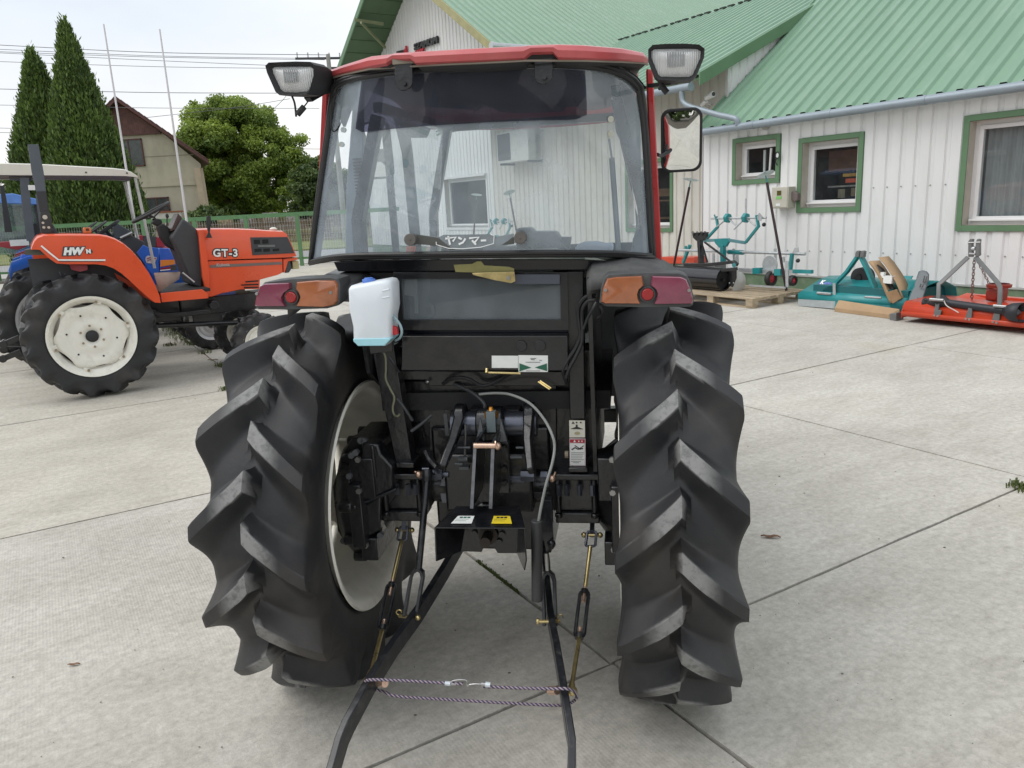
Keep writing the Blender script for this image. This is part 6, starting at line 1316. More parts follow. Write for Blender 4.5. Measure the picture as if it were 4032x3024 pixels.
# pallet
PA = thing('pallet', 'weathered wooden pallet under the black roller and the teal film layer', 'pallet', (9.2, 7.7, 0), 'B')
for k in range(7):
    y0 = 8.43+k*.182; mb = MB()
    mb.box(y0, y0+.125, 7.04, 8.62, .118, .138); mb.build('deck_board', PALW, PA, bevel=.003)
for i, s in enumerate((7.04, 7.75, 8.50)):
    for j, d in enumerate((8.43, 8.97, 9.50)):
        mb = MB(); mb.box(d, d+.12, s, s+.12, .022, .095); mb.build('block', PALW, PA, bevel=.003)
    mb = MB(); mb.box(8.43, 9.65, s, s+.12, .096, .117); mb.build('stringer', PALW, PA, bevel=.002)
for d in (8.44, 8.98, 9.51): mb = MB(); mb.box(d, d+.10, 7.04, 8.62, .0, .021); mb.build('bottom_board', PALW, PA, bevel=.002)
# black land roller
RO = thing('land_roller', 'gloss black drum roller with headstock standing on the pallet', 'roller', (8.8, 8.3, .14), 'B')
cz = .14+.172
mb = MB(); mb.lathe([(0, .150), (.0, .170), (1.0, .170), (1.0, .150)], (8.86, 7.93, cz), 'y', 40); mb.build('drum', ROLB, RO, smooth=50)
mb = MB(); mb.lathe([(.05, .150), (.06, .02), (.0, .02), (.0, .0001)], (8.86, 7.93, cz), 'y', 32); mb.build('drum_end', BLACKM, RO)
mb = MB(); mb.prism([(8.86,7.851,0.485), (8.86,7.713,0.491), (8.86,7.710,0.344), (8.86,7.776,0.206), (8.86,7.854,0.228)], (.02, 0, 0)); mb.build('bearing_plate', BLACKP, RO, bevel=.004)
mb = MB(); mb.sph((8.84,7.811,0.266), .012, 8, 6); mb.sph((8.84,7.733,0.271), .012, 8, 6); mb.build('bolt', STEEL, RO)
mb = MB(); mb.path([(8.9,8.771,0.493), (8.9,8.283,0.512), (8.9,7.802,0.571), (8.9,7.732,0.526)], .07, .05); mb.path([(8.8,8.673,0.427), (8.8,8.008,0.443), (8.8,7.644,0.486)], .05, .05); mb.build('frame_beam', BLACKP, RO, bevel=.004)
mb = MB(); mb.path([(8.95,8.506,0.871), (8.95,8.471,0.500)], .085, .05, (0, 1, 0)); mb.build('headstock_post', BLACKP, RO, bevel=.004)
mb = MB(); mb.prism([(8.93,8.652,0.982), (8.93,8.353,0.997), (8.93,8.363,0.929), (8.93,8.427,0.866), (8.93,8.569,0.864), (8.93,8.637,0.912)], (.05, 0, 0)); mb.build('headstock_plate', BLACKP, RO, bevel=.004)
for p in ((8.92,8.623,0.976), (8.92,8.535,0.976), (8.92,8.452,0.977), (8.92,8.378,0.981)):
    mb = MB(); mb.tube([V3(p)+Vector((0, .026*math.cos(t), .026*math.sin(t))) for t in [.3+4.6*k/10 for k in range(11)]], .007, 6); mb.build('hook', BLACKM, RO)
mb = MB(); mb.path([(8.95,8.408,0.844), (8.95,7.862,0.551)], .03, .02, (0, 1, 0)); mb.build('brace', BLACKP, RO); mb = MB(); mb.path([(8.95,8.454,0.788), (8.95,8.349,0.540)], .025, .02, (0, 1, 0)); mb.build('brace', BLACKP, RO)
mb = MB(); mb.cyl((8.86,7.751,0.529), (8.84,7.730,0.530), .030, 14); mb.build('hub_cap', TEALD, RO)
DI = thing('steel_disc', 'dished white-metal disc behind the end of the black roller', 'disc', (9.05,7.753,0.256), 'B')
c = (9.08,7.847,0.251); mb = MB(); mb.lathe([(0, .0001), (.01, .06), (.04, .13), (.05, .162), (.055, .162), (.045, .13), (.018, .06), (.008, .0001)], (c[0], c[1]-.045, c[2]), 'y', 32); mb.build('dish', DRUMI, DI)
# teal mulch film layer
ML = thing('film_layer', 'teal and galvanised mulch film laying machine on the pallet by the wall', 'implement', (9.4, 8.2, .14), 'B')
mb = MB(); mb.cyl((9.5,9.534,0.660), (9.3,6.870,0.681), .022, 12); mb.build('long_bar', GALV, ML)
mb = MB(); mb.cyl((9.42,8.352,0.663), (9.4,8.045,0.664), .036, 12); mb.build('bar_collar', TEAL, ML)
mb = MB(); mb.path([(9.3,8.024,0.412), (9.25,7.276,0.423), (9.2,6.928,0.443)], .055, .055); mb.build('tool_bar', GALV, ML); mb = MB(); mb.path([(9.2,6.974,0.448), (9.15,6.640,0.459)], .05, .05); mb.build('tool_bar_end', TEAL, ML)
mb = MB(); mb.path([(9.22,7.679,0.421), (9.22,7.554,0.426)], .085, .085); mb.build('bar_clamp', TEAL, ML); mb = MB(); mb.path([(9.2,7.276,0.421), (9.2,7.166,0.426)], .09, .09); mb.build('bar_clamp', TEAL, ML)
mb = MB(); mb.path([(9.3,8.361,0.779), (9.3,8.348,0.497)], .075, .06, (0, 1, 0)); mb.build('mast', TEAL, ML, bevel=.004)
mb = MB(); mb.prism([(9.28,8.528,0.865), (9.28,8.453,0.870), (9.28,8.250,0.884), (9.28,8.222,0.845), (9.28,8.293,0.754), (9.28,8.423,0.737), (9.28,8.508,0.806)], (.05, 0, 0)); mb.build('mast_head', TEAL, ML, bevel=.004)
mb = MB(); mb.path([(9.3,8.757,0.837), (9.3,8.322,0.861), (9.3,7.929,0.820)], .035, .045); mb.build('upper_beam', mat('teal_grey_bar', (.14, .30, .33), rough=.4, metal=.3), ML)
mb = MB(); mb.path([(9.3,8.718,0.852), (9.32,8.492,1.050)], .03, .045, (1, 0, 0)); mb.build('reel_arm', TEAL, ML); mb = MB(); mb.path([(9.3,7.920,0.821), (9.28,7.664,1.071)], .03, .045, (1, 0, 0)); mb.build('reel_arm', TEAL, ML)
mb = MB(); mb.path([(9.32,8.523,1.211), (9.32,8.483,1.043)], .03, .035, (1, 0, 0)); mb.build('reel_bracket', TEALD, ML); mb = MB(); mb.path([(9.28,7.711,1.223), (9.28,7.672,1.065)], .03, .035, (1, 0, 0)); mb.build('reel_bracket', TEAL, ML)
mb = MB(); mb.path([(9.32,8.561,1.240), (9.32,8.522,1.155)], .012, .02, (1, 0, 0)); mb.build('reel_catch', TEALD, ML)
mb = MB(); mb.cyl((9.33,8.631,1.181), (9.27,7.525,1.183), .016, 10); mb.build('reel_shaft', GALV, ML)
for c, sp in (((9.31,8.286,1.184), ((9.31,8.291,1.448), (9.31,8.511,1.044), (9.31,8.101,1.064))), ((9.29,7.921,1.184), ((9.29,7.925,1.465), (9.29,8.140,1.017), (9.29,7.739,1.071)))):
    mb = MB(); mb.cyl((c[0], c[1]+.03, c[2]), (c[0], c[1]-.03, c[2]), .075, 6); mb.build('reel_hub', TEAL, ML, bevel=.006)
    for q in sp: mb = MB(); mb.cyl(c, q, .0125, 8); mb.build('reel_finger', GALV, ML)
mb = MB(); mb.sph((9.25,7.550,1.088), .03, 10, 7); mb.build('knob', BLACKM, ML); mb = MB(); mb.sph((9.2,6.912,0.597), .03, 10, 7); mb.build('knob', BLACKM, ML)
mb = MB(); mb.prism([(9.24,7.668,1.205), (9.24,7.637,1.257), (9.24,7.578,1.210), (9.24,7.600,1.139), (9.24,7.658,1.152)], (.01, 0, 0)); mb.build('side_disc', GALV, ML); mb = MB(); mb.prism([(9.18,6.999,0.697), (9.18,6.957,0.774), (9.18,6.900,0.782), (9.18,6.894,0.719), (9.18,6.954,0.692)], (.01, 0, 0)); mb.build('side_disc', GALV, ML)
mb = MB(); mb.path([(9.5,9.249,0.749), (9.5,9.405,0.449)], .035, .05, (1, 0, 0)); mb.build('frame_leg', TEAL, ML); mb = MB(); mb.path([(9.22,7.026,0.693), (9.22,7.050,0.436)], .035, .055, (1, 0, 0)); mb.build('frame_leg', TEAL, ML); mb = MB(); mb.path([(9.5,9.349,0.732), (9.5,9.336,0.611)], .03, .03, (1, 0, 0)); mb.build('frame_leg', TEAL, ML)
for a, b in (((9.4,8.644,0.637), (9.4,8.637,0.478)), ((9.4,8.235,0.718), (9.4,8.211,0.466)), ((9.38,8.144,0.624), (9.38,8.134,0.484)), ((9.35,7.420,0.739), (9.35,7.408,0.541)), ((9.33,7.260,0.627), (9.33,7.252,0.548))):
    mb = MB(); mb.path([a, b], .03, .03, (1, 0, 0)); mb.build('tine', GALV, ML)
mb = MB(); mb.path([(9.05,6.978,0.600), (9.05,6.957,0.238)], .045, .02, (1, 0, 0)); mb.build('depth_leg', GALV, ML); mb = MB(); mb.path([(9,7.590,0.230), (9,6.948,0.237)], .02, .025); mb.build('floor_bar', GALV, ML)
for c, r, n_ in (((9.12,6.929,0.325), .075, 1), ((9.25,7.402,0.317), .115, 2)):
    mb = MB(); mb.lathe([(-.03, r*.55), (-.035, r*.9), (-.018, r), (.018, r), (.035, r*.9), (.03, r*.55)], c, 'y', 28); o = mb.build('press_wheel', mat('black_rubber_wheel', (.02, .02, .02), rough=.6), ML, smooth=50)
    mb = MB(); mb.lathe([(-.028, .0001), (-.034, r*.2), (-.02, r*.3), (-.018, r*.55), (.018, r*.55)], c, 'y', 20); mb.build('wheel_centre', mat('red_wheel_centre', (.50, .03, .05), rough=.4), o)
mb = MB(); c = (9.3,7.465,0.510); mb.lathe([(-.01, .0001), (-.01, .13), (0, .135), (.01, .13), (.01, .0001)], c, 'x', 24); mb.build('cover_disc', GALV, ML)
# disc row markers
for bot, top, lab in (((9.25,9.335,0.555), (9.25,9.026,1.678), 'black row-marker pole with round plate, left of the two by the pallet'), ((9.15,7.119,0.452), (9.15,7.435,1.676), 'black row-marker pole with round plate, leaning over beside the meter box')):
    RM = thing('row_marker', lab, 'marker pole', (bot[0], bot[1], .14), 'B', 'row-marker poles of the film layer')
    b_, t_ = V3(bot), V3(top); dv_ = (t_-b_).normalized(); b_ = b_-dv_*((b_.z-.14)/dv_.z)*.9
    mb = MB(); mb.cyl(b_, t_, .019, 12); mb.build('pole', mat('dark_maroon_pole', (.03, .012, .016), rough=.35, var=.2), RM)
    mb = MB(); mb.cyl(t_, t_+dv_*.10, .010, 10); mb.build('stem', TEALD, RM)
    c = t_+dv_*.12; side = Vector((0, 1, .25)) if top[1] > 8.5 else Vector((0, 1, -.45)); side.normalize(); nn = side.cross(Vector((1, 0, 0))).normalized(); uu = Vector((1, 0, 0))
    mb = MB(); ring1 = [c+side*.125*math.cos(t)+uu*.125*math.sin(t) for t in [2*PI*k/28 for k in range(28)]]; mb.prism(ring1, nn*.004); mb.build('plate', mat('zinc_plate', (.42, .50, .50), rough=.3, metal=.7), RM)
c2 = copy_tree(ML); c2.location = FRM['B'] @ Vector((9.4, 8.2+6.7, .14)); c2['label'] = 'second teal film laying machine further along the wall, seen through the cab window'
for k_, RMo in enumerate([o for o in COL.objects if o.name.startswith('row_marker') and o.type == 'EMPTY']):
    c3 = copy_tree(RMo); l_ = FRM['B'].inverted() @ RMo.matrix_world.translation if False else Vector(ORG[RMo.name]); c3.location = FRM['B'] @ (l_+Vector((0, 6.68, 0))); c3['label'] = ['upright black row-marker pole seen through the cab window', 'leaning black row-marker pole seen through the cab, above the steering wheel'][k_]
PB = copy_tree(PA); PB.location = FRM['B'] @ Vector((9.2, 7.7+6.7, 0)); PB['label'] = 'second pallet, further along the wall under the second film layer'
# orange implement glimpsed behind the roller
OR = thing('orange_implement', 'low orange-red implement lying behind the black roller', 'implement', (9.7,9.767,0.506), 'B')
mb = MB(); mb.prism([(9.7,10.175,0.509), (9.7,9.358,0.534), (9.7,9.337,0.489), (9.7,9.336,0.419), (9.7,10.177,0.388)], (.3, 0, 0)); mb.build('deck', ORANGE, OR, bevel=.01)
mb = MB(); mb.box(9.72, 9.98, 8.9, 9.7, .14, .42); mb.build('body', GREYM, OR)
# ---- teal flail mower
FM_ = thing('flail_mower', 'teal flail mower with A-frame, standing right of the pallet', 'mower', (9.3, 6.0, 0), 'B')
mb = MB(); base = [(8.799,6.592,0.03), (9.021,5.343,0.03)]
A, B = V3((9,6.739,0.106)), V3((9,5.195,0.131))
A2, B2 = V3((9.45,6.838,0.292)), V3((9.75,5.823,0.391))
mb = MB(); prof = lambda P_, q: P_
rows = [[Vector((9.0, A.y, .06)), Vector((9.0, B.y, .06))], [Vector((9.0, A.y, .17)), Vector((9.0, B.y, .17))], [Vector((9.03, A.y-.03, .20)), Vector((9.03, B.y, .20))], [Vector((9.28, A.y-.16, .36)), Vector((9.28, B.y-.1, .36))], [Vector((9.40, A.y-.2, .385)), Vector((9.40, B.y-.12, .385))], [Vector((9.62, A.y-.2, .37)), Vector((9.62, B.y-.12, .37))], [Vector((9.86, A.y-.2, .28)), Vector((9.86, B.y-.12, .28))], [Vector((9.95, A.y-.2, .05)), Vector((9.95, B.y-.12, .05))]]
mb.grid(rows); mb.build('deck', TEAL, FM_, solid=.008, smooth=25)
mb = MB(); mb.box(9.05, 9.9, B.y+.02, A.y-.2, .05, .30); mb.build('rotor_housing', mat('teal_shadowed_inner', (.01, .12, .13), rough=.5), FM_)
mb = MB(); mb.prism([(9.02, A.y-.005, .05), (9.02, A.y-.005, .18), (9.28, A.y-.14, .35), (9.40, A.y-.18, .385), (9.62, A.y-.18, .37), (9.95, A.y-.18, .05)], (0, .008, 0)); mb.build('side_plate', TEAL, FM_)
mb = MB(); mb.prism([(8.985,6.727,0.096), (8.985,6.158,0.111), (8.985,6.161,0.012), (8.985,6.723,0.005)], (.008, 0, 0)); mb.build('galvanised_flap', mat('dull_galvanised_flap', (.42, .46, .47), rough=.5, metal=.3, var=.14, scale=8), FM_)
mb = MB(); mb.prism([(8.985,6.158,0.109), (8.985,5.397,0.118), (8.985,5.392,0.036), (8.985,6.161,0.012)], (.008, 0, 0)); mb.build('front_plate', TEALD, FM_)
for pts in ([(9.18,6.007,0.668), (9.18,5.946,0.697), (9.12,6.222,0.295), (9.12,6.262,0.313)], [(9.2,5.984,0.660), (9.2,5.925,0.662), (9.15,5.647,0.266), (9.15,5.662,0.218), (9.15,5.691,0.223)]):
    pass
mb = MB(); mb.path([(9.2,6.001,0.687), (9.17,6.125,0.485), (9.13,6.292,0.289)], .035, .075, (1, 0, 0)); mb.build('a_frame_arm', TEAL, FM_, bevel=.003)
mb = MB(); mb.path([(9.22,5.971,0.680), (9.2,5.843,0.495), (9.15,5.677,0.237)], .035, .085, (1, 0, 0)); mb.build('a_frame_arm', TEAL, FM_, bevel=.003)
mb = MB(); mb.prism([(9.15,6.011,0.732), (9.15,5.991,0.759), (9.15,5.962,0.753), (9.15,5.962,0.678), (9.15,6.012,0.677)], (.06, 0, 0)); mb.build('top_lug', GREYM, FM_, bevel=.003); mb = MB(); mb.prism([(9.15,5.941,0.733), (9.15,5.923,0.761), (9.15,5.891,0.752), (9.15,5.898,0.674), (9.15,5.948,0.675)], (.06, 0, 0)); mb.build('top_lug', GREYM, FM_, bevel=.003)
for a in ([(9.05,6.395,0.241), (9.05,6.239,0.343), (9.05,6.207,0.338), (9.05,6.194,0.155), (9.05,6.391,0.141)], [(9.08,5.758,0.252), (9.08,5.629,0.288), (9.08,5.572,0.278), (9.08,5.557,0.159), (9.08,5.750,0.130)]):
    mb = MB(); mb.prism(a, (.05, 0, 0)); mb.build('hitch_cheek', TEAL, FM_, bevel=.003)
mb = MB(); mb.path([(9.02,6.206,0.341), (9.02,6.193,0.152)], .04, .008, (1, 0, 0)); mb.build('grey_flange', mat('pale_grey_flange', (.36, .40, .40), rough=.5), FM_)
mb = MB(); mb.cyl((9,6.439,0.200), (9,6.228,0.198), .018, 10); mb.build('hitch_pin', STEEL, FM_); mb = MB(); mb.cyl((9.02,5.755,0.191), (9.02,5.535,0.194), .018, 10); mb.build('hitch_pin', STEEL, FM_)
mb = MB(); mb.prism([(8.98,5.189,0.198), (9.1,5.184,0.354), (9.3,5.250,0.513), (9.3,5.218,0.528), (9.3,5.226,0.462), (9,5.139,0.174)], (.05, -.02, 0)); mb.build('belt_guard_back', TEAL, FM_, bevel=.004)
mb = MB(); g_ = [(8.95,5.142,0.154), (8.97,5.163,0.201), (9.25,5.216,0.519), (9.28,5.200,0.528), (9.28,5.140,0.520), (9.28,5.109,0.483), (9.22,5.074,0.426), (8.97,5.004,0.175), (8.95,5.035,0.143), (8.94,5.095,0.139)]
mb.prism(g_, (.05, .02, 0)); bg = mb.build('belt_guard', mat('grey_belt_guard', (.115, .135, .145), rough=.4, var=.12), FM_, bevel=.012)
for p, q in (((9.2,5.118,0.477), (9.16,5.109,0.404)), ((9.2,5.092,0.472), (9.16,5.083,0.406)), ((9.12,5.112,0.389), (9.1,5.111,0.352)), ((9,5.071,0.237), (8.98,5.069,0.195)), ((9.12,5.085,0.384), (9.1,5.084,0.354))):
    mb = MB(); mb.beam((p[0]-.012, p[1]-.012, p[2]), (q[0]-.012, q[1]-.012, q[2]), .012, .01); mb.build('guard_slot', INK, bg)
mb = MB(); mb.prism([(9.75,5.846,0.390), (9.7,5.549,0.407), (9.6,5.553,0.288), (9.6,5.725,0.285)], (.02, 0, 0)); mb.build('rear_flap', TEAL, FM_)
mb = MB(); c = (9.4,6.041,0.398); mb.lathe([(-.10, .05), (-.09, .125), (.06, .13), (.07, .09), (.07, .0001)], c, 'x', 28); mb.lathe([(-.12, .0001), (-.12, .045), (-.02, .05)], c, 'x', 16); mb.build('shaft_guard', BLACKM, FM_)
a_ = (9.24, (9.24,6.692,0.247)[1]-.17, 0); b_ = (9.24, (9.24,6.524,0.257)[1]-.17, 0)
text_mesh('maker_letters', 'K', .085, LETW, FM_, (9.155, a_[1], .30), (0, -1, 0), (.55, 0, .83), .001, bold=.004, shear=.3)
mb = MB(); mb.prism([(9.14, a_[1]+.03, .285), (9.14, b_[1]-.0, .285), (9.19, b_[1]-.0, .322), (9.19, a_[1]+.03, .322)], (0, 0, .003)); mb.build('maker_label', mat('blue_white_label', (.12, .16, .42), rough=.4, var=.8, scale=40), FM_)
# cardboard round of packing leaning on the mower, with parts inside
BX = thing('cardboard_packing', 'torn cardboard packing with black wheel and white carton inside, leaning on the teal mower', 'cardboard', (9.02,5.422,0.163), 'B')
oc = [(9.12,5.672,0.683), (9.1,5.577,0.609), (9.08,5.481,0.509), (9.05,5.388,0.412), (9.03,5.321,0.313), (9,5.269,0.216), (9,5.341,0.171)]
ic = [(9.1,5.794,0.627), (9.08,5.711,0.552), (9.06,5.628,0.464), (9.04,5.559,0.363), (9.02,5.490,0.263), (9,5.431,0.177), (8.98,5.396,0.149)]
mb = MB(); mb.grid([[V3(p) for p in oc], [V3(p)+Vector((.22, 0, 0)) for p in oc]]); mb.build('flap', CARD, BX, solid=.006, smooth=60)
mb = MB(); mb.grid([[V3(p) for p in ic], [V3(p)+Vector((.0, -.035, .012)) for p in ic], [V3(p)+Vector((.22, -.02, 0)) for p in ic]]); mb.build('flap', CARD, BX, solid=.006, smooth=30)
mb = MB(); mb.prism([(8.98,5.453,0.277), (8.99,5.332,0.323), (8.98,5.257,0.219), (8.96,5.350,0.149)], (.01, 0, 0)); mb.build('flap', mat('brown_cardboard_face', (.30, .18, .09), rough=.8, var=.2), BX)
mb = MB(); mb.tube([(9.16,5.719,0.571), (9.15,5.652,0.508), (9.14,5.591,0.432), (9.12,5.450,0.296)], [.03, .05, .045, .03], 10); mb.build('black_part', BLACKM, BX)
mb = MB(); c = (9.04,5.486,0.423); mb.box(c[0], c[0]+.08, c[1]-.055, c[1]+.055, c[2]-.045, c[2]+.045); mb.build('white_carton', WHITEP, BX)
mb = MB(); c = (9.06,5.572,0.473); mb.box(c[0], c[0]+.05, c[1]-.022, c[1]+.022, c[2]-.035, c[2]+.035); mb.build('white_carton', WHITEP, BX)
CBX = thing('cardboard_box', 'long flat cardboard box lying on the concrete in front of the teal mower', 'box', (9.002,5.773,0), 'B')
p0, p1, p2, p3 = V3((8.841,6.060,0)), V3((8.727,5.244,0)), V3((8.724,5.118,0.13)), V3((9.009,6.121,0.13))
p0.z = p1.z = 0; q3 = Vector((p3.x, p3.y, 0)); q2 = Vector((p2.x, p2.y, 0)); hh = Vector((0, 0, .09))
mb = MB(); mb.add([p0, p1, p2*1.0+Vector((0, 0, -.13)), p3+Vector((0, 0, -.13)), p0+hh*.55, p1+hh*.55, p2-Vector((0, 0, .0)), p3-Vector((0, 0, .0))], [(0, 1, 2, 3), (4, 5, 6, 7), (0, 1, 5, 4), (1, 2, 6, 5), (2, 3, 7, 6), (3, 0, 4, 7)]); mb.build('carton', CARD, CBX, bevel=.004)
# ---- orange finishing mower
RM_ = thing('finishing_mower', 'orange-red finishing mower with grey A-frame at the right edge', 'mower', (8.7, 4.4, 0), 'B')
f0, f1 = V3((8.62,5.078,0.063)), V3((8.62,3.718,0.053)); f1 = f0+(f1-f0)*1.5
def fz(p, z, d): return Vector((d, p.y, z))
zf = .075
mb = MB(); fr_ = [(8.60, .07), (8.585, .115), (8.60, .125), (8.615, .125), (8.62, .185), (8.67, .235), (9.15, .245), (9.62, .20), (9.70, .06)]
rows = [[Vector((d_, 5.02+.06*0, z_)), Vector((d_, 2.6, z_))] for d_, z_ in fr_]
mb.grid(rows); mb.build('deck', ORANGE, RM_, solid=.006, smooth=20)
mb = MB(); mb.prism([(8.60, 5.022, .05), (8.60, 5.022, .13), (8.67, 5.022, .235), (9.15, 5.022, .245), (9.62, 5.022, .2), (9.70, 5.022, .05)], (0, -.008, 0)); mb.build('deck_side', ORANGE, RM_)
mb = MB(); mb.prism([(8.66,5.209,0.072), (8.62,5.100,0.099), (8.62,5.092,-0.008), (8.64,5.143,-0.026), (8.66,5.196,-0.017)], (.16, 0, 0)); mb.build('corner_skid', GREYM, RM_, bevel=.01)
mb = MB(); mb.prism([(9.1,4.787,0.204), (9.35,4.702,0.271), (9.2,4.387,0.236), (9.1,4.357,0.201), (9.05,4.734,0.182)], (.05, 0, .01)); mb.build('blade_cover', ORANGE, RM_, bevel=.004)
mb = MB(); mb.prism([(9.5,4.791,0.249), (9.5,4.131,0.241), (9.5,4.128,0.211), (9.5,4.775,0.212)], (.1, 0, 0)); mb.build('rear_rail', ORANGE, RM_)
mb = MB(); c = (9.15,4.258,0.335); mb.box(c[0]-.09, c[0]+.09, c[1]-.08, c[1]+.08, .25, c[2]+.07); mb.cyl((c[0]-.11, c[1], c[2]), (c[0]+.11, c[1], c[2]), .075, 18); mb.build('gearbox', mat('dark_red_gearbox', (.26, .035, .022), rough=.4, var=.2, coat=.2), RM_, bevel=.02)
mb = MB(); c = (9.1,4.220,0.426); mb.lathe([(-.02, .12), (.01, .125), (.02, .10)], (c[0], c[1], c[2]), 'z', 16); mb.build('gearbox_lid', mat('dark_red_gearbox', (.26, .035, .022)), RM_)
for pts, lab in (([(8.6,4.619,0.097), (8.62,4.617,0.306), (8.66,4.647,0.455), (8.68,4.630,0.478), (8.82,4.436,0.751)], ''), ([(8.6,3.974,0.096), (8.62,3.976,0.320), (8.66,4.003,0.460), (8.68,4.038,0.501), (8.82,4.356,0.753)], '')):
    mb = MB(); mb.path(pts, .045, .022, (1, 0, 0)); mb.build('a_frame_arm', GREYM, RM_, bevel=.004)
for p in ([(8.8,4.426,0.753), (8.8,4.441,0.920), (8.8,4.420,0.949), (8.8,4.399,0.943), (8.8,4.402,0.898), (8.8,4.386,0.754)], [(8.8,4.352,0.749), (8.8,4.361,0.921), (8.8,4.346,0.950), (8.8,4.324,0.942), (8.8,4.325,0.896), (8.8,4.313,0.773)]):
    mb = MB(); mb.prism(p, (.05, 0, 0)); mb.build('top_lug', GREYM, RM_, bevel=.003)
mb = MB(); mb.cyl((8.8,4.444,0.908), (8.8,4.311,0.915), .007, 8); mb.build('top_pin', STEEL, RM_); mb = MB(); mb.cyl((8.82,4.404,0.844), (8.82,4.368,0.845), .022, 12); mb.build('spacer', GALV, RM_); mb = MB(); mb.cyl((8.8,4.417,0.788), (8.8,4.354,0.786), .012, 10); mb.build('spacer', STEEL, RM_)
for p in ([(8.59,4.629,0.176), (8.59,4.558,0.182), (8.59,4.569,0.097), (8.59,4.647,0.102)], [(8.59,4.273,0.230), (8.59,4.234,0.222), (8.59,4.229,0.089), (8.59,4.302,0.099)], [(8.59,4.007,0.225), (8.59,3.948,0.213), (8.59,3.952,0.083), (8.59,4.027,0.092)]):
    mb = MB(); mb.prism(p, (.012, 0, 0)); o = mb.build('mounting_lug', GREYM, RM_, bevel=.003)
    for t_ in (.25, .75):
        a = V3(p[3]).lerp(V3(p[2]), t_); mb = MB(); mb.cyl((a.x-.012, a.y, a.z+.015), (a.x+.002, a.y, a.z+.015), .012, 8); mb.build('bolt', STEEL, o)
mb = MB(); mb.cyl((8.56,4.682,0.295), (8.58,4.538,0.292), .016, 10); mb.build('hitch_pin', STEEL, RM_); mb = MB(); mb.cyl((8.56,4.007,0.279), (8.58,3.855,0.273), .016, 10); mb.build('hitch_pin', STEEL, RM_)
CHN = mat('chain_steel', (.30, .30, .30), rough=.4, metal=.7)
for a, b in (((8.84,4.379,0.739), (9.15,4.522,0.231)), ((8.84,4.360,0.740), (9.2,4.368,0.419))):
    a, b = V3(a), V3(b); n_ = 15 if a.z-b.z > .5 else 10; dv_ = (b-a)/n_
    for k in range(n_):
        mb = MB(); c = a+dv_*(k+.5); sd = Vector((0, 1, 0)) if k % 2 else Vector((1, 0, 0)); dn = dv_.normalized()
        mb.tube([c+dn*.030*math.cos(t)+sd*.014*math.sin(t) for t in [2*PI*q/10 for q in range(10)]], .0045, 5, closed=True); mb.build('chain_link', CHN, RM_)
PT = thing('pto_drive_shaft', 'black plastic-covered drive shaft lying across the orange mower', 'drive shaft', (8.66,4.300,0.243), 'B')
SH = mat('black_shaft_guard', (.018, .019, .025), rough=.45, var=.15)
mb = MB(); mb.cyl((8.66,4.554,0.256), (8.6,3.891,0.228), .042, 16); mb.build('tube', SH, PT, smooth=60)
mb = MB(); mb.tube([(8.6,3.901,0.230), (8.58,3.830,0.227), (8.56,3.720,0.232)], [.05, .09, .10], 18, caps=False); mb.build('bell', SH, PT, solid=.006, smooth=60)
mb = MB(); mb.tube([(8.7,4.804,0.228), (8.69,4.762,0.238), (8.68,4.661,0.260), (8.67,4.608,0.265), (8.66,4.531,0.255)], [.06, .035, .07, .075, .045], 14); mb.cyl((8.68,4.797,0.200), (8.68,4.784,0.274), .03, 10); mb.build('yoke', BLACKM, PT, smooth=50)
mb = MB(); mb.cyl((8.5,3.766,0.251), (8.5,3.732,0.216), .035, 10); mb.build('yoke_end', BLACKM, PT)
mb = MB(); a, b = V3((8.595,4.157,0.253)), V3((8.59,4.068,0.248)); mb.beam(a, b, .003, .02, (1, 0, 0)); mb.build('white_print', LETW, PT, split=False)
mb = MB(); mb.tube(interp_path([(8.6,4.549,0.295), (8.58,4.498,0.236), (8.58,4.414,0.196), (8.58,4.365,0.171)], 5), .006, 6); mb.build('cord', mat('pale_cord', (.55, .52, .48), rough=.6), PT)

# ------------------------------------------------------------------ row of small tractors on the left (frame K: x = forward, y = to the left, away from the camera)
KORG = mat('orange_tractor_paint', (.72, .085, .022), rough=.3, var=.08, scale=3, coat=.5)
KBLUE = mat('blue_tractor_paint', (.025, .13, .56), rough=.32, var=.08, coat=.5)
KRED = mat('crimson_tractor_paint', (.30, .012, .025), rough=.32, var=.1, coat=.5)
CHAR = mat('charcoal_plastic', (.045, .048, .052), rough=.6, var=.15, scale=8)
ROPSM = mat('slate_rops_paint', (.085, .10, .12), rough=.5, var=.1)
SILVW = mat('silver_wheel_paint', (.50, .51, .52), rough=.35, metal=.3, var=.06)
IVORY = mat('ivory_canopy', (.72, .70, .62), rough=.45, var=.05, scale=2)
me_small = tyre_mesh('small_rear_tyre', .57, .135, .352, N=16, per=34, nx=19, flip=1, lug_h=.040, lugw=.045, worn=.35, sweep=.12)
me_front = tyre_mesh('small_front_tyre', .30, .085, .175, N=13, per=22, nx=13, flip=1, lug_h=.022, lugw=.045, worn=.35, sweep=.12)
ROTO = Matrix.Rotation(-PI/2, 4, 'Z')     # wheel axis x -> frame -y
def put_tyre(me, parent, c, outward=1):
    o = bpy.data.objects.new('tyre', me); COL.objects.link(o); o.parent = parent; org = ORG[parent.name]
    o.matrix_local = Matrix.Translation((c[0]-org[0], c[1]-org[1], c[2]-org[2])) @ (ROTO if outward > 0 else Matrix.Rotation(PI/2, 4, 'Z')); ORG[o.name] = org
    return o
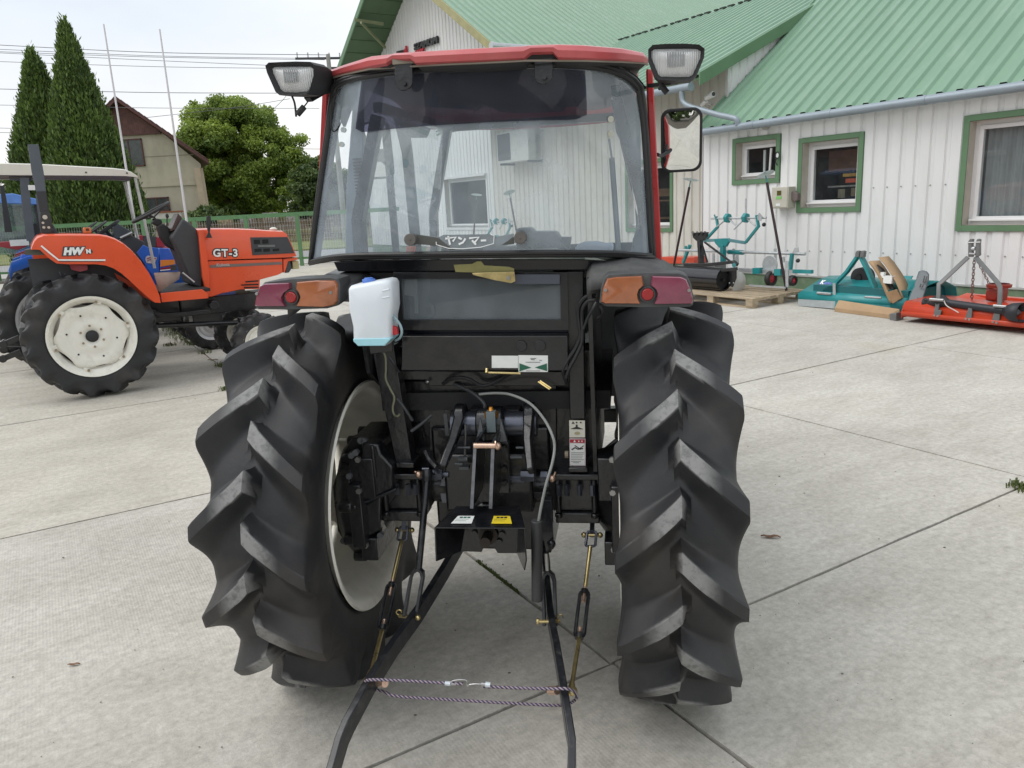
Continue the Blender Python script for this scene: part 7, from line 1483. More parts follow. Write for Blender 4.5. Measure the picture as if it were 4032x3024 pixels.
def disc_wheel(T_, c, rim, half, m, s=-1, detail=True, seed=0.0):
    """wheel with axis along y; s=-1: outer face towards -y"""
    x, y, z = c; hy = half
    mb = MB(); pr = [(-hy*.92, rim+.012), (-hy*.98, rim+.020), (-hy*.90, rim-.006), (-hy*.72, rim-.018), (-hy*.45, rim-.045), (hy*.45, rim-.045), (hy*.8, rim-.018), (hy*.96, rim+.018), (hy*.9, rim+.014), (hy*.4, rim-.03), (-hy*.4, rim-.03), (-hy*.7, rim-.008)]
    mb.lathe([(a, r) for a, r in pr], (x, y, z), 'y', 60, closed=True); w = mb.build('wheel', m, T_, smooth=40)
    n = 96; rr = []
    yo = s*hy*.55
    for dy, f in ((0, 1), (.006, 1)):
        pass
    rings = [(.055, yo*1.0), (.13, yo*1.0), (.155, yo*.86), (.20, yo*.84), (.215, yo*.95), (.27, yo*1.0)]
    sc = rim/.352; vs = []; fs = []
    def edge(k):
        a = 2*PI*k/n+seed; u = (a*6/(2*PI)) % 1
        return 1.0 if not detail else (1.0 if (u < .30 or u > .92) else 1.0-.115*math.sin(PI*(u-.30)/.62)**.6)
    rows = []
    for r, dy in rings: rows.append([(x+r*sc*math.cos(2*PI*k/n+seed), y+dy, z+r*sc*math.sin(2*PI*k/n+seed)) for k in range(n)])
    rows.append([(x+(rim-.040)*edge(k)*math.cos(2*PI*k/n+seed), y+yo*.95, z+(rim-.040)*edge(k)*math.sin(2*PI*k/n+seed)) for k in range(n)])
    mb = MB(); mb.grid(rows, True); mb.build('wheel_disc', m, w, smooth=40, solid=.006)
    mb = MB(); mb.lathe([(yo*1.05+s*.02, .0001), (yo*1.05+s*.018, .035*sc), (yo*1.05+s*.008, .05*sc), (yo, .055*sc), (0, .06*sc)], (x, y, z), 'y', 24); mb.build('hub', BLACKM, w, smooth=50)
    if detail:
        for k in range(6):
            a = 2*PI*k/6+seed+.5; cc = (x+.098*math.cos(a), y+yo, z+.098*math.sin(a)); mb = MB(); mb.cyl(cc, (cc[0], cc[1]+s*.014, cc[2]), .011, 6); mb.build('wheel_nut', mat('rusty_zinc_nut', (.34, .26, .17), rough=.5, metal=.4), w)
            a += .25; cc = (x+.205*math.cos(a), y+yo*.95-.001*s, z+.205*math.sin(a)); mb = MB(); mb.cyl(cc, (cc[0], cc[1]+s*.007, cc[2]), .0085, 10); mb.build('wheel_hole', FOAM, w)
            a2 = 2*PI*k/6+seed+2*PI*.11/6*6/6; cc = (x+(rim-.052)*math.cos(a2), y+yo*1.1, z+(rim-.052)*math.sin(a2)); mb = MB(); mb.beam((cc[0], y+yo*1.12, cc[2]), (x+(rim-.015)*math.cos(a2), y+yo*1.12, z+(rim-.015)*math.sin(a2)), .05, .02, (0, 1, 0)); mb.build('rim_lug', m, w, bevel=.003)
            cc = (x+(rim-.035)*math.cos(a2+.06), y+yo*1.25, z+(rim-.035)*math.sin(a2+.06)); mb = MB(); mb.cyl(cc, (cc[0], cc[1]+s*.012, cc[2]), .012, 8); mb.build('rim_nut', mat('rusty_zinc_nut', (.34, .26, .17)), w)
    return w
def kplate(T_, poly, dy, name, m, bevel=.004, **k):
    mb = MB(); mb.prism(poly, (0, dy, 0)); return mb.build(name, m, T_, bevel=bevel, **k)
def running_gear(T_, y0, rear_m, front_m, x0=.09, fx=1.62, track=1.12, detail=True):
    c = (x0, y0+.14, .571); w = disc_wheel(T_, c, .352, .135, rear_m, -1, detail, .1); put_tyre(me_small, w, c)
    c = (x0, y0+.14+track, .571); w = disc_wheel(T_, c, .352, .135, rear_m, 1, False); put_tyre(me_small, w, c, -1)
    c = (fx, y0+.18, .30); w = disc_wheel(T_, c, .175, .08, front_m, -1, False); put_tyre(me_front, w, c)
    c = (fx, y0+1.06, .30); w = disc_wheel(T_, c, .175, .08, front_m, 1, False); put_tyre(me_front, w, c, -1)
    ym = y0+.14+track/2
    mb = MB(); mb.box(-.12, .45, ym-.16, ym+.16, .46, .80); mb.box(.40, .95, ym-.11, ym+.11, .56, .80); mb.cyl((.5, ym, .58), (.5, ym, .48), .09, 14); mb.box(.95, 2.0, ym-.16, ym+.16, .60, .78); mb.box(1.05, 1.35, ym-.13, ym+.13, .50, .62); mb.cyl((.0, ym-.15, .60), (1.5, ym-.12, .47), .028, 10); mb.path([(.55, ym-.3, .74), (.75, ym-.32, .66), (1.2, ym-.30, .64)], .03, .05); mb.cyl((1.25, ym-.18, .7), (1.25, ym-.30, .7), .05, 12); mb.cyl((.72, ym-.12, .66), (.72, ym-.28, .66), .035, 10); mb.build('chassis', BLACKP, T_, bevel=.01)
    mb = MB(); mb.cyl((x0, y0+.2, .571), (x0, y0+.14+track-.06, .571), .075, 16); mb.build('rear_axle', BLACKP, T_); mb = MB(); mb.cyl((fx, y0+.25, .34), (fx, y0+1.0, .34), .05, 12); mb.box(fx-.08, fx+.08, ym-.1, ym+.1, .3, .5); mb.build('front_axle', BLACKP, T_)
    for yy in (ym-.25, ym+.25):
        mb = MB(); mb.path([(-.05, yy, .42), (-.35, yy-.02, .45), (-.62, yy-.04, .50)], .02, .06); mb.cyl((-.62, yy-.07, .50), (-.62, yy-.01, .50), .035, 14); mb.build('lower_link', BLACKP, T_, bevel=.003)
# --- Kubota-like orange tractor
OT = thing('orange_tractor', 'orange open tractor with cream wheels and HW N on its fender, nearest on the left', 'tractor', (0, .7, 0), 'K', 'small tractors parked in a row on the left')
running_gear(OT, 0, CREAM, CREAM)
side = [(-0.260,0.05,1.388), (-0.246,0.05,1.417), (-0.224,0.05,1.454), (-0.194,0.05,1.486), (-0.145,0.05,1.500), (0.052,0.05,1.490), (0.288,0.05,1.473), (0.350,0.05,1.457), (0.410,0.05,1.429), (0.470,0.05,1.384), (0.535,0.05,1.311), (0.596,0.05,1.210), (0.648,0.05,1.099), (0.684,0.05,0.988), (0.708,0.05,0.882), (0.708,0.05,0.816)]
inner = [(-0.206,0.05,1.381), (-0.195,0.05,1.379), (-0.180,0.05,1.360), (-0.161,0.05,1.333), (-0.133,0.05,1.296), (-0.087,0.05,1.252), (0.012,0.05,1.236), (0.216,0.05,1.220), (0.295,0.05,1.203), (0.356,0.05,1.171), (0.414,0.05,1.120), (0.471,0.05,1.051), (0.527,0.05,0.976), (0.577,0.05,0.910), (0.622,0.05,0.858), (0.660,0.05,0.821)]
mb = MB(); mb.grid([[(p[0], .42, p[2]+.012) for p in side], [(p[0], .10, p[2]+.012) for p in side], [(p[0], .065, p[2]+.006) for p in side], [(p[0], .050, p[2]-.004) for p in side], [tuple(a*.42+b*.58 for a, b in zip(p, q)) for p, q in zip(side, inner)], inner, [(p[0], .07, p[2]) for p in inner]])
FE = mb.build('fender', KORG, OT, smooth=35)
mb = MB(); mb.grid([[(p[0], 1.25, p[2]+.012) for p in side], [(p[0], .98, p[2]+.012) for p in side], [(p[0], .98, p[2]-.25) for p in side]]); mb.build('fender', KORG, OT, smooth=35)
mb = MB(); mb.path([(-0.179,0.044,1.414), (-0.125,0.044,1.347), (-0.067,0.044,1.281), (0.095,0.044,1.267), (0.302,0.044,1.250)], .002, .014, (0, 0, 1)); mb.build('white_stripe', WHITEP, FE)
mb = MB(); mb.path([(-0.061,0.046,1.268), (0.094,0.046,1.257), (0.284,0.046,1.241)], .002, .006, (0, 0, 1)); mb.build('dark_stripe', CHAR, FE)
dirx = V3((0.102,0.04,1.313))-V3((-0.025,0.04,1.323))
def badge(txt, a, b, h, m, par, yy, dx=0, shear=.25, bold=.006, ext=.001, sp=1.0):
    o = text_mesh('lettering', txt, h*1.38, m, par, (a[0]+dx, yy, a[2]), V3(b)-V3(a), (0, 0, 1), ext, shear=shear, bold=bold, spacing=sp); return o
h_ = (-0.012,0.04,1.383)[2]-(-0.022,0.04,1.322)[2]
badge('HW', (-0.022,0.04,1.324), (0.103,0.04,1.318), h_, CHAR, FE, .046, -.004, bold=.014); badge('HW', (-0.022,0.04,1.324), (0.103,0.04,1.318), h_, WHITEP, FE, .043)
mb = MB(); c = (0.180,0.045,1.335); mb.lathe([(-.002, .0001), (-.002, .030), (0, .031)], c, 'y', 24, sy=.65); mb.build('badge_plate', INK, FE, smooth=0)
badge('N', (0.159,0.04,1.324), (0.207,0.04,1.323), h_*.55, WHITEP, FE, .041, bold=.004, shear=0)
mb = MB(); mb.prism([(0.168,0.2,1.501), (0.175,0.2,1.550), (0.239,0.2,1.546), (0.236,0.2,1.497)], (0, .07, 0)); o = mb.build('indicator_lamp', lens_mat('orange_indicator', (.62, .16, .02), .15), OT, bevel=.006)
mb = MB(); mb.prism([(0.193,0.198,1.518), (0.196,0.198,1.542), (0.223,0.198,1.541), (0.219,0.198,1.516)], (0, .02, 0)); mb.build('lamp_gap', mat('dark_amber', (.10, .03, .01), rough=.2), o)
mb = MB(); mb.prism([(0.014,0.14,1.227), (0.155,0.14,1.211), (0.149,0.14,1.169), (0.083,0.14,1.159), (0.023,0.14,1.182)], (0, .3, 0)); mb.build('seat_mount', KRED, OT)
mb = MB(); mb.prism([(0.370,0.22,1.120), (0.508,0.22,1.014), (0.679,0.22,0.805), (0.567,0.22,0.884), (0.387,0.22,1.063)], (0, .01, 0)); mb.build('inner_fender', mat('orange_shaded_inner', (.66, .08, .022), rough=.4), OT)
mb = MB(); mb.prism([(-.30, .24, 1.30), (.55, .24, 1.28), (.66, .24, .9), (.62, .24, .70), (-.30, .24, .95)], (0, .01, 0)); mb.build('fender_liner', CHAR, OT)
# floor, step and mat
kplate(OT, [(0.727,0.12,0.898), (1.108,0.12,0.898), (1.155,0.12,0.852), (1.149,0.12,0.805), (0.727,0.12,0.811)], .03, 'step_panel', KORG)
mb = MB(); p, q = (0.744,0.14,0.901), (1.127,0.14,0.897); mb.box(p[0], q[0]+.06, .14, 1.2, p[2]-.03, p[2]); mb.build('floor', mat('black_floor_rubber', (.015, .015, .016), rough=.7, bump=.5, bscale=120), OT)
mb = MB(); a, b, c, d = (0.713,0.25,1.086), (0.957,0.3,1.074), (0.934,0.28,1.004), (0.722,0.16,0.908); mb.grid([[a, lerp(a, b, .5), b], [lerp(a, d, .5), lerp(lerp(a, b, .5), lerp(d, c, .5), .5), lerp(b, c, .5)], [d, lerp(d, c, .5), c]]); mb.build('floor_mat', mat('brown_grey_cloth', (.27, .20, .17), rough=.9, var=.15, scale=12), OT, solid=.012, smooth=60)
# bonnet
BY = .40
top = [(1.190,0.4,1.474), (1.297,0.4,1.474), (1.532,0.4,1.461), (1.732,0.4,1.442), (1.895,0.4,1.420), (2.054,0.4,1.403), (2.085,0.4,1.379)]
low = [(1.209,0.4,1.161), (1.255,0.4,1.159), (1.492,0.4,1.151), (1.695,0.4,1.143), (1.861,0.4,1.134), (2.073,0.4,1.126), (2.154,0.4,1.132)]
def mirr(p): return (p[0], 2*.72-p[1], p[2])
mb = MB(); rows = [low, [lerp(l_, t_, .55) for l_, t_ in zip(low, top)], [(t_[0], t_[1]+.006, t_[2]-.05) for t_ in top], [(t_[0], t_[1]+.03, t_[2]-.008) for t_ in top], [(t_[0], t_[1]+.10, t_[2]+.004) for t_ in top]]
rows = rows+[[mirr(p) for p in r] for r in rows[::-1]]; mb.grid(rows)
mb.add([r[-1] for r in rows], [tuple(range(len(rows)))]); mb.add([r[0] for r in rows], [tuple(range(len(rows)))])
BN = mb.build('bonnet', KORG, OT, smooth=32)
kplate(BN, [(1.697,0.392,1.361), (2.078,0.392,1.340), (2.108,0.392,1.260), (2.134,0.392,1.166), (1.694,0.392,1.177), (1.694,0.392,1.272)], .02, 'side_grille', CHAR, .003)
for a in ((1268, 768, 1335, 825), (1372, 765, 1440, 822), (1275, 880, 1355, 925), (1385, 878, 1460, 922)): pass
for p, q in (((1.725,0.39,1.290), (1.786,0.39,1.333)), ((1.811,0.39,1.287), (1.873,0.39,1.330)), ((1.721,0.39,1.208), (1.792,0.39,1.240)), ((1.811,0.39,1.203), (1.878,0.39,1.235)), ((1.908,0.39,1.202), (1.975,0.39,1.227))):
    mb = MB(); mb.box(p[0], q[0], .388, .393, p[2], q[2]); mb.build('grille_slot', FOAM, BN)
mb = MB(); mb.path([(1.761,0.388,1.267), (1.935,0.388,1.258)], .003, .022, (0, 0, 1)); mb.build('grille_bar', GREYM, BN)
h2 = (1.315,0.39,1.270)[2]-(1.305,0.39,1.194)[2]
badge('GT-3', (1.303,0.39,1.194), (1.510,0.39,1.180), h2, INK, BN, .399, 0, 0, .013, sp=1.12); badge('GT-3', (1.303,0.39,1.194), (1.510,0.39,1.180), h2, WHITEP, BN, .392, 0, 0, .003, sp=1.12)
BOD = kplate(OT, [(1.217,0.41,1.153), (2.005,0.41,1.115), (1.990,0.41,0.970), (1.935,0.41,0.949), (1.744,0.41,0.917), (1.728,0.41,0.819), (1.535,0.41,0.834), (1.338,0.41,0.812), (1.239,0.41,0.789), (1.201,0.41,0.794), (1.204,0.41,0.998)], .62, 'side_panel', KORG, .006)
kplate(BOD, [(1.263,0.405,1.111), (1.992,0.405,1.084), (1.991,0.405,1.057), (1.262,0.405,1.082)], .004, 'grey_stripe', mat('grey_decal', (.16, .13, .12), rough=.5), 0)
badge('Kubota', (1.321,0.4,1.091), (1.476,0.4,1.086), .032, mat('pale_decal', (.45, .40, .38), rough=.5), BOD, .401, 0, .15, .001)
kplate(OT, [(1.193,0.36,1.466), (1.243,0.36,1.463), (1.236,0.36,0.998), (1.197,0.36,0.781), (1.189,0.36,0.782), (1.168,0.36,1.000)], .06, 'cowl_strip', KORG, .003)
kplate(OT, [(2.015,0.42,1.113), (2.165,0.42,1.118), (2.173,0.42,1.092), (2.065,0.42,1.083), (2.017,0.42,0.967), (2.001,0.42,0.968)], .55, 'nose', KORG, .006)
kplate(OT, [(2.046,0.43,1.084), (2.089,0.43,1.081), (2.098,0.43,1.003), (2.062,0.43,0.963), (2.027,0.43,0.961)], .5, 'front_grille', CHAR, .003)
kplate(OT, [(2.120,0.46,1.077), (2.190,0.46,1.080), (2.189,0.46,0.993), (2.118,0.46,0.991)], .3, 'headlamp', mat('yellowed_lamp', (.42, .36, .18), rough=.2, coat=.6), .006)
for k in range(3):
    a, b = [((1.592,0.405,0.909), (1.725,0.405,0.907)), ((1.544,0.405,0.880), (1.720,0.405,0.871)), ((1.569,0.405,0.850), (1.717,0.405,0.840))][k]
    mb = MB(); mb.beam(a, b, .006, .012); mb.build('vent_slot', FOAM, BOD)
mb = MB(); mb.sph((2.000,0.62,1.426), .035, 12, 8, (1.2, 1, .6)); mb.build('filler_cap', IVORY, OT)
# dash cowl, steering column and wheel
kplate(OT, [(0.941,0.45,1.407), (1.073,0.45,1.588), (1.131,0.45,1.541), (1.196,0.45,1.466), (1.213,0.45,1.353), (1.202,0.45,1.037), (1.165,0.45,0.875), (1.063,0.45,0.928), (1.025,0.45,1.102), (0.991,0.45,1.241)], .5, 'dash_cowl', CHAR, .02)
kplate(OT, [(0.852,0.62,1.526), (0.908,0.62,1.550), (0.962,0.62,1.503), (0.974,0.62,1.402), (1.032,0.62,1.265), (0.990,0.62,1.264), (0.914,0.62,1.322), (0.872,0.62,1.397)], .14, 'column_shroud', BLACKM, .015)
kplate(OT, [(0.817,0.64,1.571), (0.865,0.64,1.600), (0.905,0.64,1.586), (0.907,0.64,1.546), (0.863,0.64,1.525), (0.814,0.64,1.552)], .10, 'steering_boss', BLACKM, .012)
A, B = V3((0.649,0.69,1.576)), V3((0.998,0.69,1.749)); C_ = (A+B)/2; ex = (B-A)/2
mb = MB(); mb.tube([C_+ex*math.cos(t)+Vector((0, ex.length*math.sin(t), 0)) for t in [2*PI*k/40 for k in range(40)]], .016, 8, closed=True)
for t in (0.3, 2.4, 4.4): mb.path([C_-Vector((-.015, 0, .05)), C_+ex*math.cos(t)+Vector((0, ex.length*math.sin(t), 0))], .03, .012)
mb.cyl(C_-Vector((-.015, 0, .06)), V3((0.866,0.69,1.557)), .02, 10); mb.build('steering_wheel', BLACKM, OT, smooth=50)
mb = MB(); mb.cyl((0.933,0.55,1.521), (0.946,0.55,1.607), .006, 8); mb.sph((0.949,0.55,1.619), .02, 10, 7, (.8, .8, 1.2)); mb.build('throttle_lever', BLACKM, OT)
mb = MB(); mb.prism([(0.955,0.5,1.468), (1.047,0.5,1.640), (1.081,0.5,1.591), (1.001,0.5,1.477)], (0, .3, 0)); mb.build('instrument_panel', mat('brown_dark_panel', (.06, .035, .03), rough=.3), OT, bevel=.006)
mb = MB(); mb.cyl((0.977,0.3,1.063), (1.072,0.3,0.960), .012, 8); mb.build('pedal_arm', STEEL, OT); mb = MB(); mb.cbox((0.902,0.3,1.118), .05, .06, .05); mb.build('pedal', BLACKM, OT)
mb = MB(); mb.prism([(1.273,0.3,1.587), (1.289,0.3,1.604), (1.316,0.3,1.589), (1.313,0.3,1.530), (1.287,0.3,1.437), (1.304,0.3,1.382), (1.241,0.3,1.386), (1.270,0.3,1.438), (1.265,0.3,1.502)], (0, .02, 0)); mb.build('wing_mirror', BLACKM, OT, bevel=.006)
# roll bar
mb = MB(); mb.prism([(-0.136,0.3,2.286), (-0.054,0.3,2.287), (-0.052,0.3,2.052), (-0.061,0.3,1.878), (-0.138,0.3,1.881), (-0.144,0.3,2.055)], (0, .06, 0)); mb.build('roll_bar_top', ROPSM, OT, bevel=.003)
mb = MB(); mb.prism([(-0.139,0.295,1.886), (-0.062,0.295,1.885), (-0.065,0.295,1.702), (-0.138,0.295,1.695)], (0, .07, 0)); mb.build('roll_bar', mat('dark_rops_paint', (.03, .032, .036), rough=.5), OT, bevel=.003)
mb = MB(); mb.prism([(-0.137,0.29,1.705), (-0.066,0.29,1.705), (-0.056,0.29,1.623), (-0.071,0.29,1.513), (-0.155,0.29,1.518), (-0.154,0.29,1.600)], (0, .08, 0)); rb = mb.build('roll_bar_foot', BLACKP, OT, bevel=.004)
for p, r in (((-0.107,0.29,1.658), .020), ((-0.130,0.29,1.609), .011), ((-0.130,0.29,1.569), .012), ((-0.092,0.29,1.566), .012)):
    mb = MB(); mb.cyl(p, (p[0], p[1]-.015, p[2]), r, 10); mb.build('bolt', mat('pale_bolt', (.55, .54, .46)), rb)
mb = MB(); mb.prism([(x_, 1.12, z_) for x_, _, z_ in ((-0.139,0.295,1.886), (-0.062,0.295,1.885), (-0.092,0.295,1.514), (-0.154,0.295,1.518))], (0, .07, 0)); mb.build('roll_bar', ROPSM, OT)
mb = MB(); mb.prism([(-0.307,0.1,1.385), (-0.254,0.1,1.390), (-0.196,0.1,1.373), (-0.150,0.1,1.330), (-0.314,0.1,1.341)], (0, .25, 0)); mb.build('rear_bracket', mat('olive_bracket', (.075, .078, .062), rough=.6), OT)
# linkage tangle in front of the rear wheel top, under the fender
for a in ([(-0.157,0.3,1.262), (-0.097,0.3,1.194), (-0.062,0.3,1.118)], [(-0.119,0.35,1.248), (-0.039,0.35,1.150), (0.004,0.35,1.109)], [(-0.287,0.2,1.046), (-0.226,0.2,1.085), (-0.162,0.25,1.094)]):
    mb = MB(); mb.path(a, .03, .02); mb.build('lift_linkage', BLACKP, OT)
mb = MB(); mb.tube(interp_path([(-0.072,0.2,1.169), (-0.065,0.2,1.142), (-0.038,0.2,1.135), (-0.032,0.2,1.152)], 4), .006, 6); mb.build('hook', STEELB, OT)
for a, b in (((-0.614,0.3,0.560), (-0.476,0.3,0.606)), ((-0.637,0.3,0.431), (-0.486,0.3,0.478))):
    mb = MB(); mb.beam(a, b, .02, .05, (0, 0, 1)); mb.cyl((a[0], a[1]-.02, a[2]), (a[0], a[1]+.02, a[2]), .034, 14); mb.build('lower_link', BLACKP, OT, bevel=.003)
# seat
mb = MB(); mb.prism([(-.12, .55, 1.33), (.30, .55, 1.28), (.32, .55, 1.36), (.02, .55, 1.42), (-.06, .55, 1.62), (-.14, .55, 1.60)], (0, .42, 0)); mb.build('seat', BLACKM, OT, bevel=.03)
mb = MB(); mb.cyl((0.611,0.25,1.455), (0.627,0.25,1.556), .0001, 4)
def generic_tractor(name, label, y0, body, rear_m, extra):
    T_ = thing(name, label, 'tractor', (0, y0+.7, 0), 'K', 'small tractors parked in a row on the left')
    running_gear(T_, y0, rear_m, rear_m, x0=-.16, fx=1.45, detail=False)
    for yy in (y0+.02, y0+1.1):
        mb = MB(); pr = [(-.50, 1.14), (-.46, 1.22), (-.30, 1.27), (.10, 1.27), (.32, 1.22), (.50, 1.05), (.62, .82)]
        mb.grid([[(x, yy, z-.10) for x, z in pr], [(x, yy, z) for x, z in pr], [(x, yy+.28, z) for x, z in pr]]); mb.build('fender', body, T_, solid=.012, smooth=30)
    mb = MB(); mb.prism([(-.2, y0+.42, 1.20), (.22, y0+.42, 1.16), (.24, y0+.42, 1.25), (-.06, y0+.42, 1.30), (-.16, y0+.42, 1.62), (-.25, y0+.42, 1.60)], (0, .44, 0)); mb.build('seat', BLACKM, T_, bevel=.03)
    mb = MB(); rows = []
    for x, w, z in ((.86, .25, 1.24), (1.1, .25, 1.24), (1.6, .23, 1.18), (1.85, .20, 1.10), (1.88, .20, .8)):
        ym = y0+.70; rows.append([(x, ym-w, .75), (x, ym-w, z-.06), (x, ym-w*.8, z), (x, ym+w*.8, z), (x, ym+w, z-.06), (x, ym+w, .75)])
    mb.grid(rows); mb.build('bonnet', body, T_, solid=.012, smooth=30)
    ym = y0+.70
    mb = MB(); mb.prism([(.62, ym-.22, .85), (.90, ym-.22, .85), (.90, ym-.22, 1.34), (.72, ym-.22, 1.46), (.62, ym-.22, 1.30)], (0, .44, 0)); mb.build('dash_cowl', CHAR, T_, bevel=.015)
    C_ = Vector((.52, ym, 1.50)); mb = MB(); mb.tube([C_+Vector((.16*math.cos(t), .19*math.sin(t), .10*math.cos(t))) for t in [2*PI*k/30 for k in range(30)]], .014, 6, closed=True); mb.path([C_-Vector((.15, 0, .1)), C_+Vector((.15, 0, .1))], .03, .01); mb.cyl(C_, (.68, ym, 1.25), .02, 8); mb.build('steering_wheel', BLACKM, T_)
    extra(T_, y0); return T_
def iseki_extra(T_, y0):
    kplate(T_, [(0.784,2.15,1.226), (0.866,2.15,1.309), (0.906,2.15,1.281), (0.990,2.15,1.268), (1.027,2.15,1.259), (0.991,2.15,0.982), (0.920,2.15,0.935)], .03, 'side_panel', KBLUE, .006)
    b2 = kplate(T_, [(1.039,2.15,1.260), (1.141,2.15,1.247), (1.185,2.15,1.119), (1.190,2.15,0.964), (0.999,2.15,0.979)], .03, 'side_panel', KBLUE, .006)
    for c, a in ((mat('orange_decal', (.72, .24, .04), rough=.4), [(1.025,2.14,1.118), (1.182,2.14,1.111), (1.182,2.14,1.058), (1.013,2.14,1.039)]), (KRED, [(1.011,2.14,1.022), (1.180,2.14,1.037), (1.178,2.14,1.013), (1.008,2.14,1.007)]), (WHITEP, [(1.008,2.14,1.002), (1.177,2.14,1.007), (1.176,2.14,0.997), (1.006,2.14,0.990)])):
        kplate(b2, a, .004, 'stripe_decal', c, 0)
    lg = kplate(b2, [(0.872,2.14,1.168), (0.900,2.14,1.180), (0.994,2.14,1.152), (0.964,2.14,1.096), (0.930,2.14,1.086), (0.872,2.14,1.096), (0.863,2.14,1.134)], .004, 'round_logo', mat('pale_logo', (.55, .50, .52), rough=.4, var=.5, scale=60), 0)
    mb = MB(); mb.path([(0.881,2.135,1.144), (0.918,2.135,1.159), (0.953,2.135,1.138), (0.982,2.135,1.145)], .003, .008, (0, 0, 1)); mb.path([(0.881,2.135,1.127), (0.925,2.135,1.131), (0.955,2.135,1.115)], .003, .006, (0, 0, 1)); mb.build('logo_mark', KRED, lg)
    f = kplate(T_, [(-0.399,1.95,1.207), (-0.361,1.95,1.295), (-0.044,1.95,1.267), (-0.058,1.95,1.181), (-0.270,1.95,1.207), (-0.346,1.95,1.192)], .03, 'rear_fender_panel', KBLUE, .006)
    text_mesh('lettering', 'ISEKI', .105, WHITEP, f, (-0.259,1.94,1.228), V3((-0.128,1.94,1.215))-V3((-0.259,1.94,1.228)), (0, 0, 1), .001, bold=.005, spacing=1.1)
    kplate(T_, [(0.596,2.3,1.530), (0.648,2.3,1.567), (0.787,2.3,1.461), (0.688,2.3,1.375), (0.587,2.3,1.404)], .2, 'instrument_hood', mat('blue_grey_cowl', (.06, .075, .09), rough=.3), .008)
    mb = MB(); mb.cyl((0.645,2.25,1.401), (0.781,2.25,1.456), .018, 8); mb.build('grab_lever', STEEL, T_)
    # canopy on posts
    cp = [(-0.569,1.9,2.236), (-0.394,1.9,2.233), (-0.036,1.9,2.217), (0.338,1.9,2.187), (0.649,1.9,2.162), (0.776,1.9,2.144), (0.845,1.9,2.115), (0.892,1.9,2.079)]
    cb = [(-0.587,1.9,2.127), (-0.413,1.9,2.122), (-0.053,1.9,2.110), (0.324,1.9,2.098), (0.638,1.9,2.088), (0.767,1.9,2.082), (0.839,1.9,2.073), (0.891,1.9,2.063)]
    mb = MB(); mb.grid([[(p[0], 1.94, p[2]) for p in cb], cb, cp, [(p[0], 2.0, p[2]+.015) for p in cp], [(p[0], 2.8, p[2]+.015) for p in cp], [(p[0], 2.9, p[2]) for p in cp], [(p[0], 2.9, p[2]) for p in cb], [(p[0], 2.86, p[2]) for p in cb]]); cn = mb.build('canopy', IVORY, T_, smooth=35)
    mb = MB(); mb.grid([[(p[0], 1.94, p[2]+.004) for p in cb], [(p[0], 2.3, p[2]+.03) for p in cb], [(p[0], 2.86, p[2]+.004) for p in cb]]); mb.build('canopy_lining', mat('brown_grey_lining', (.16, .13, .125), rough=.7), cn)
    for p in ((0.383,1.9,2.129), (0.788,1.9,2.112)): mb = MB(); mb.cyl(p, (p[0], p[1]-.008, p[2]), .009, 8); mb.build('rivet', INK, cn)
    kplate(T_, [(-0.245,1.95,2.095), (-0.157,1.95,2.092), (-0.186,1.95,1.818), (-0.209,1.95,1.429), (-0.290,1.95,1.435), (-0.270,1.95,1.822)], .07, 'canopy_post', ROPSM, .004)
    kplate(T_, [(-0.245,2.75,2.136), (-0.176,2.75,2.135), (-0.223,2.75,1.418), (-0.286,2.75,1.422)], .07, 'canopy_post', ROPSM, .004)
    kplate(T_, [(-0.338,2,2.112), (-0.127,2,2.107), (-0.139,2,2.061), (-0.337,2,2.075)], .1, 'canopy_clamp', BLACKP)
    kplate(T_, [(-0.181,1.93,2.013), (-0.115,1.93,2.011), (-0.123,1.93,1.959), (-0.185,1.93,1.961)], .003, 'maker_plate', WHITEP, 0)
    for a, b in (((0.870,1.95,2.066), (0.927,1.95,1.038)), ((0.836,2.75,2.052), (0.891,2.75,1.274))):
        mb = MB(); mb.cyl(a, b, .017, 12); mb.build('canopy_front_tube', mat('pale_steel_tube', (.52, .52, .50), rough=.35, metal=.4), T_)
generic_tractor('blue_tractor', 'blue open tractor with an ivory canopy, second in the left row', 1.8, KBLUE, SILVW, iseki_extra)
def red_extra(T_, y0):
    mb = MB(); c = (-0.376,3.5,1.398); mb.box(c[0]-.10, c[0]+.10, 3.49, 3.50, c[2]-.04, c[2]+.035); mb.build('number_plate', WHITEP, T_)
    kplate(T_, [(-0.641,3.6,1.415), (-0.294,3.6,1.416), (-0.316,3.6,1.337), (-0.408,3.6,1.307), (-0.589,3.6,1.356), (-0.648,3.6,1.373)], .3, 'fender_edge', KRED, .006)
    kplate(T_, [(-0.466,3.7,2.095), (-0.424,3.7,2.094), (-0.431,3.7,1.527), (-0.511,3.7,1.532)], .07, 'roll_bar', mat('dark_rops_paint', (.03, .032, .036)), .004)
    kplate(T_, [(1.021,3.9,1.391), (1.072,3.9,1.394), (1.054,3.9,1.233), (1.004,3.9,1.237)], .3, 'bonnet_edge', KRED, .004); kplate(T_, [(1.076,3.9,1.387), (1.239,3.9,1.364), (1.218,3.9,1.222), (1.054,3.9,1.233)], .3, 'bonnet_side', CHAR, .004); kplate(T_, [(1.239,3.9,1.357), (1.325,3.9,1.344), (1.332,3.9,1.213), (1.220,3.9,1.221)], .3, 'bonnet_side', KRED, .004)
generic_tractor('red_tractor', 'crimson tractor with a dark roll bar, third in the left row', 3.6, KRED, CREAM, red_extra)
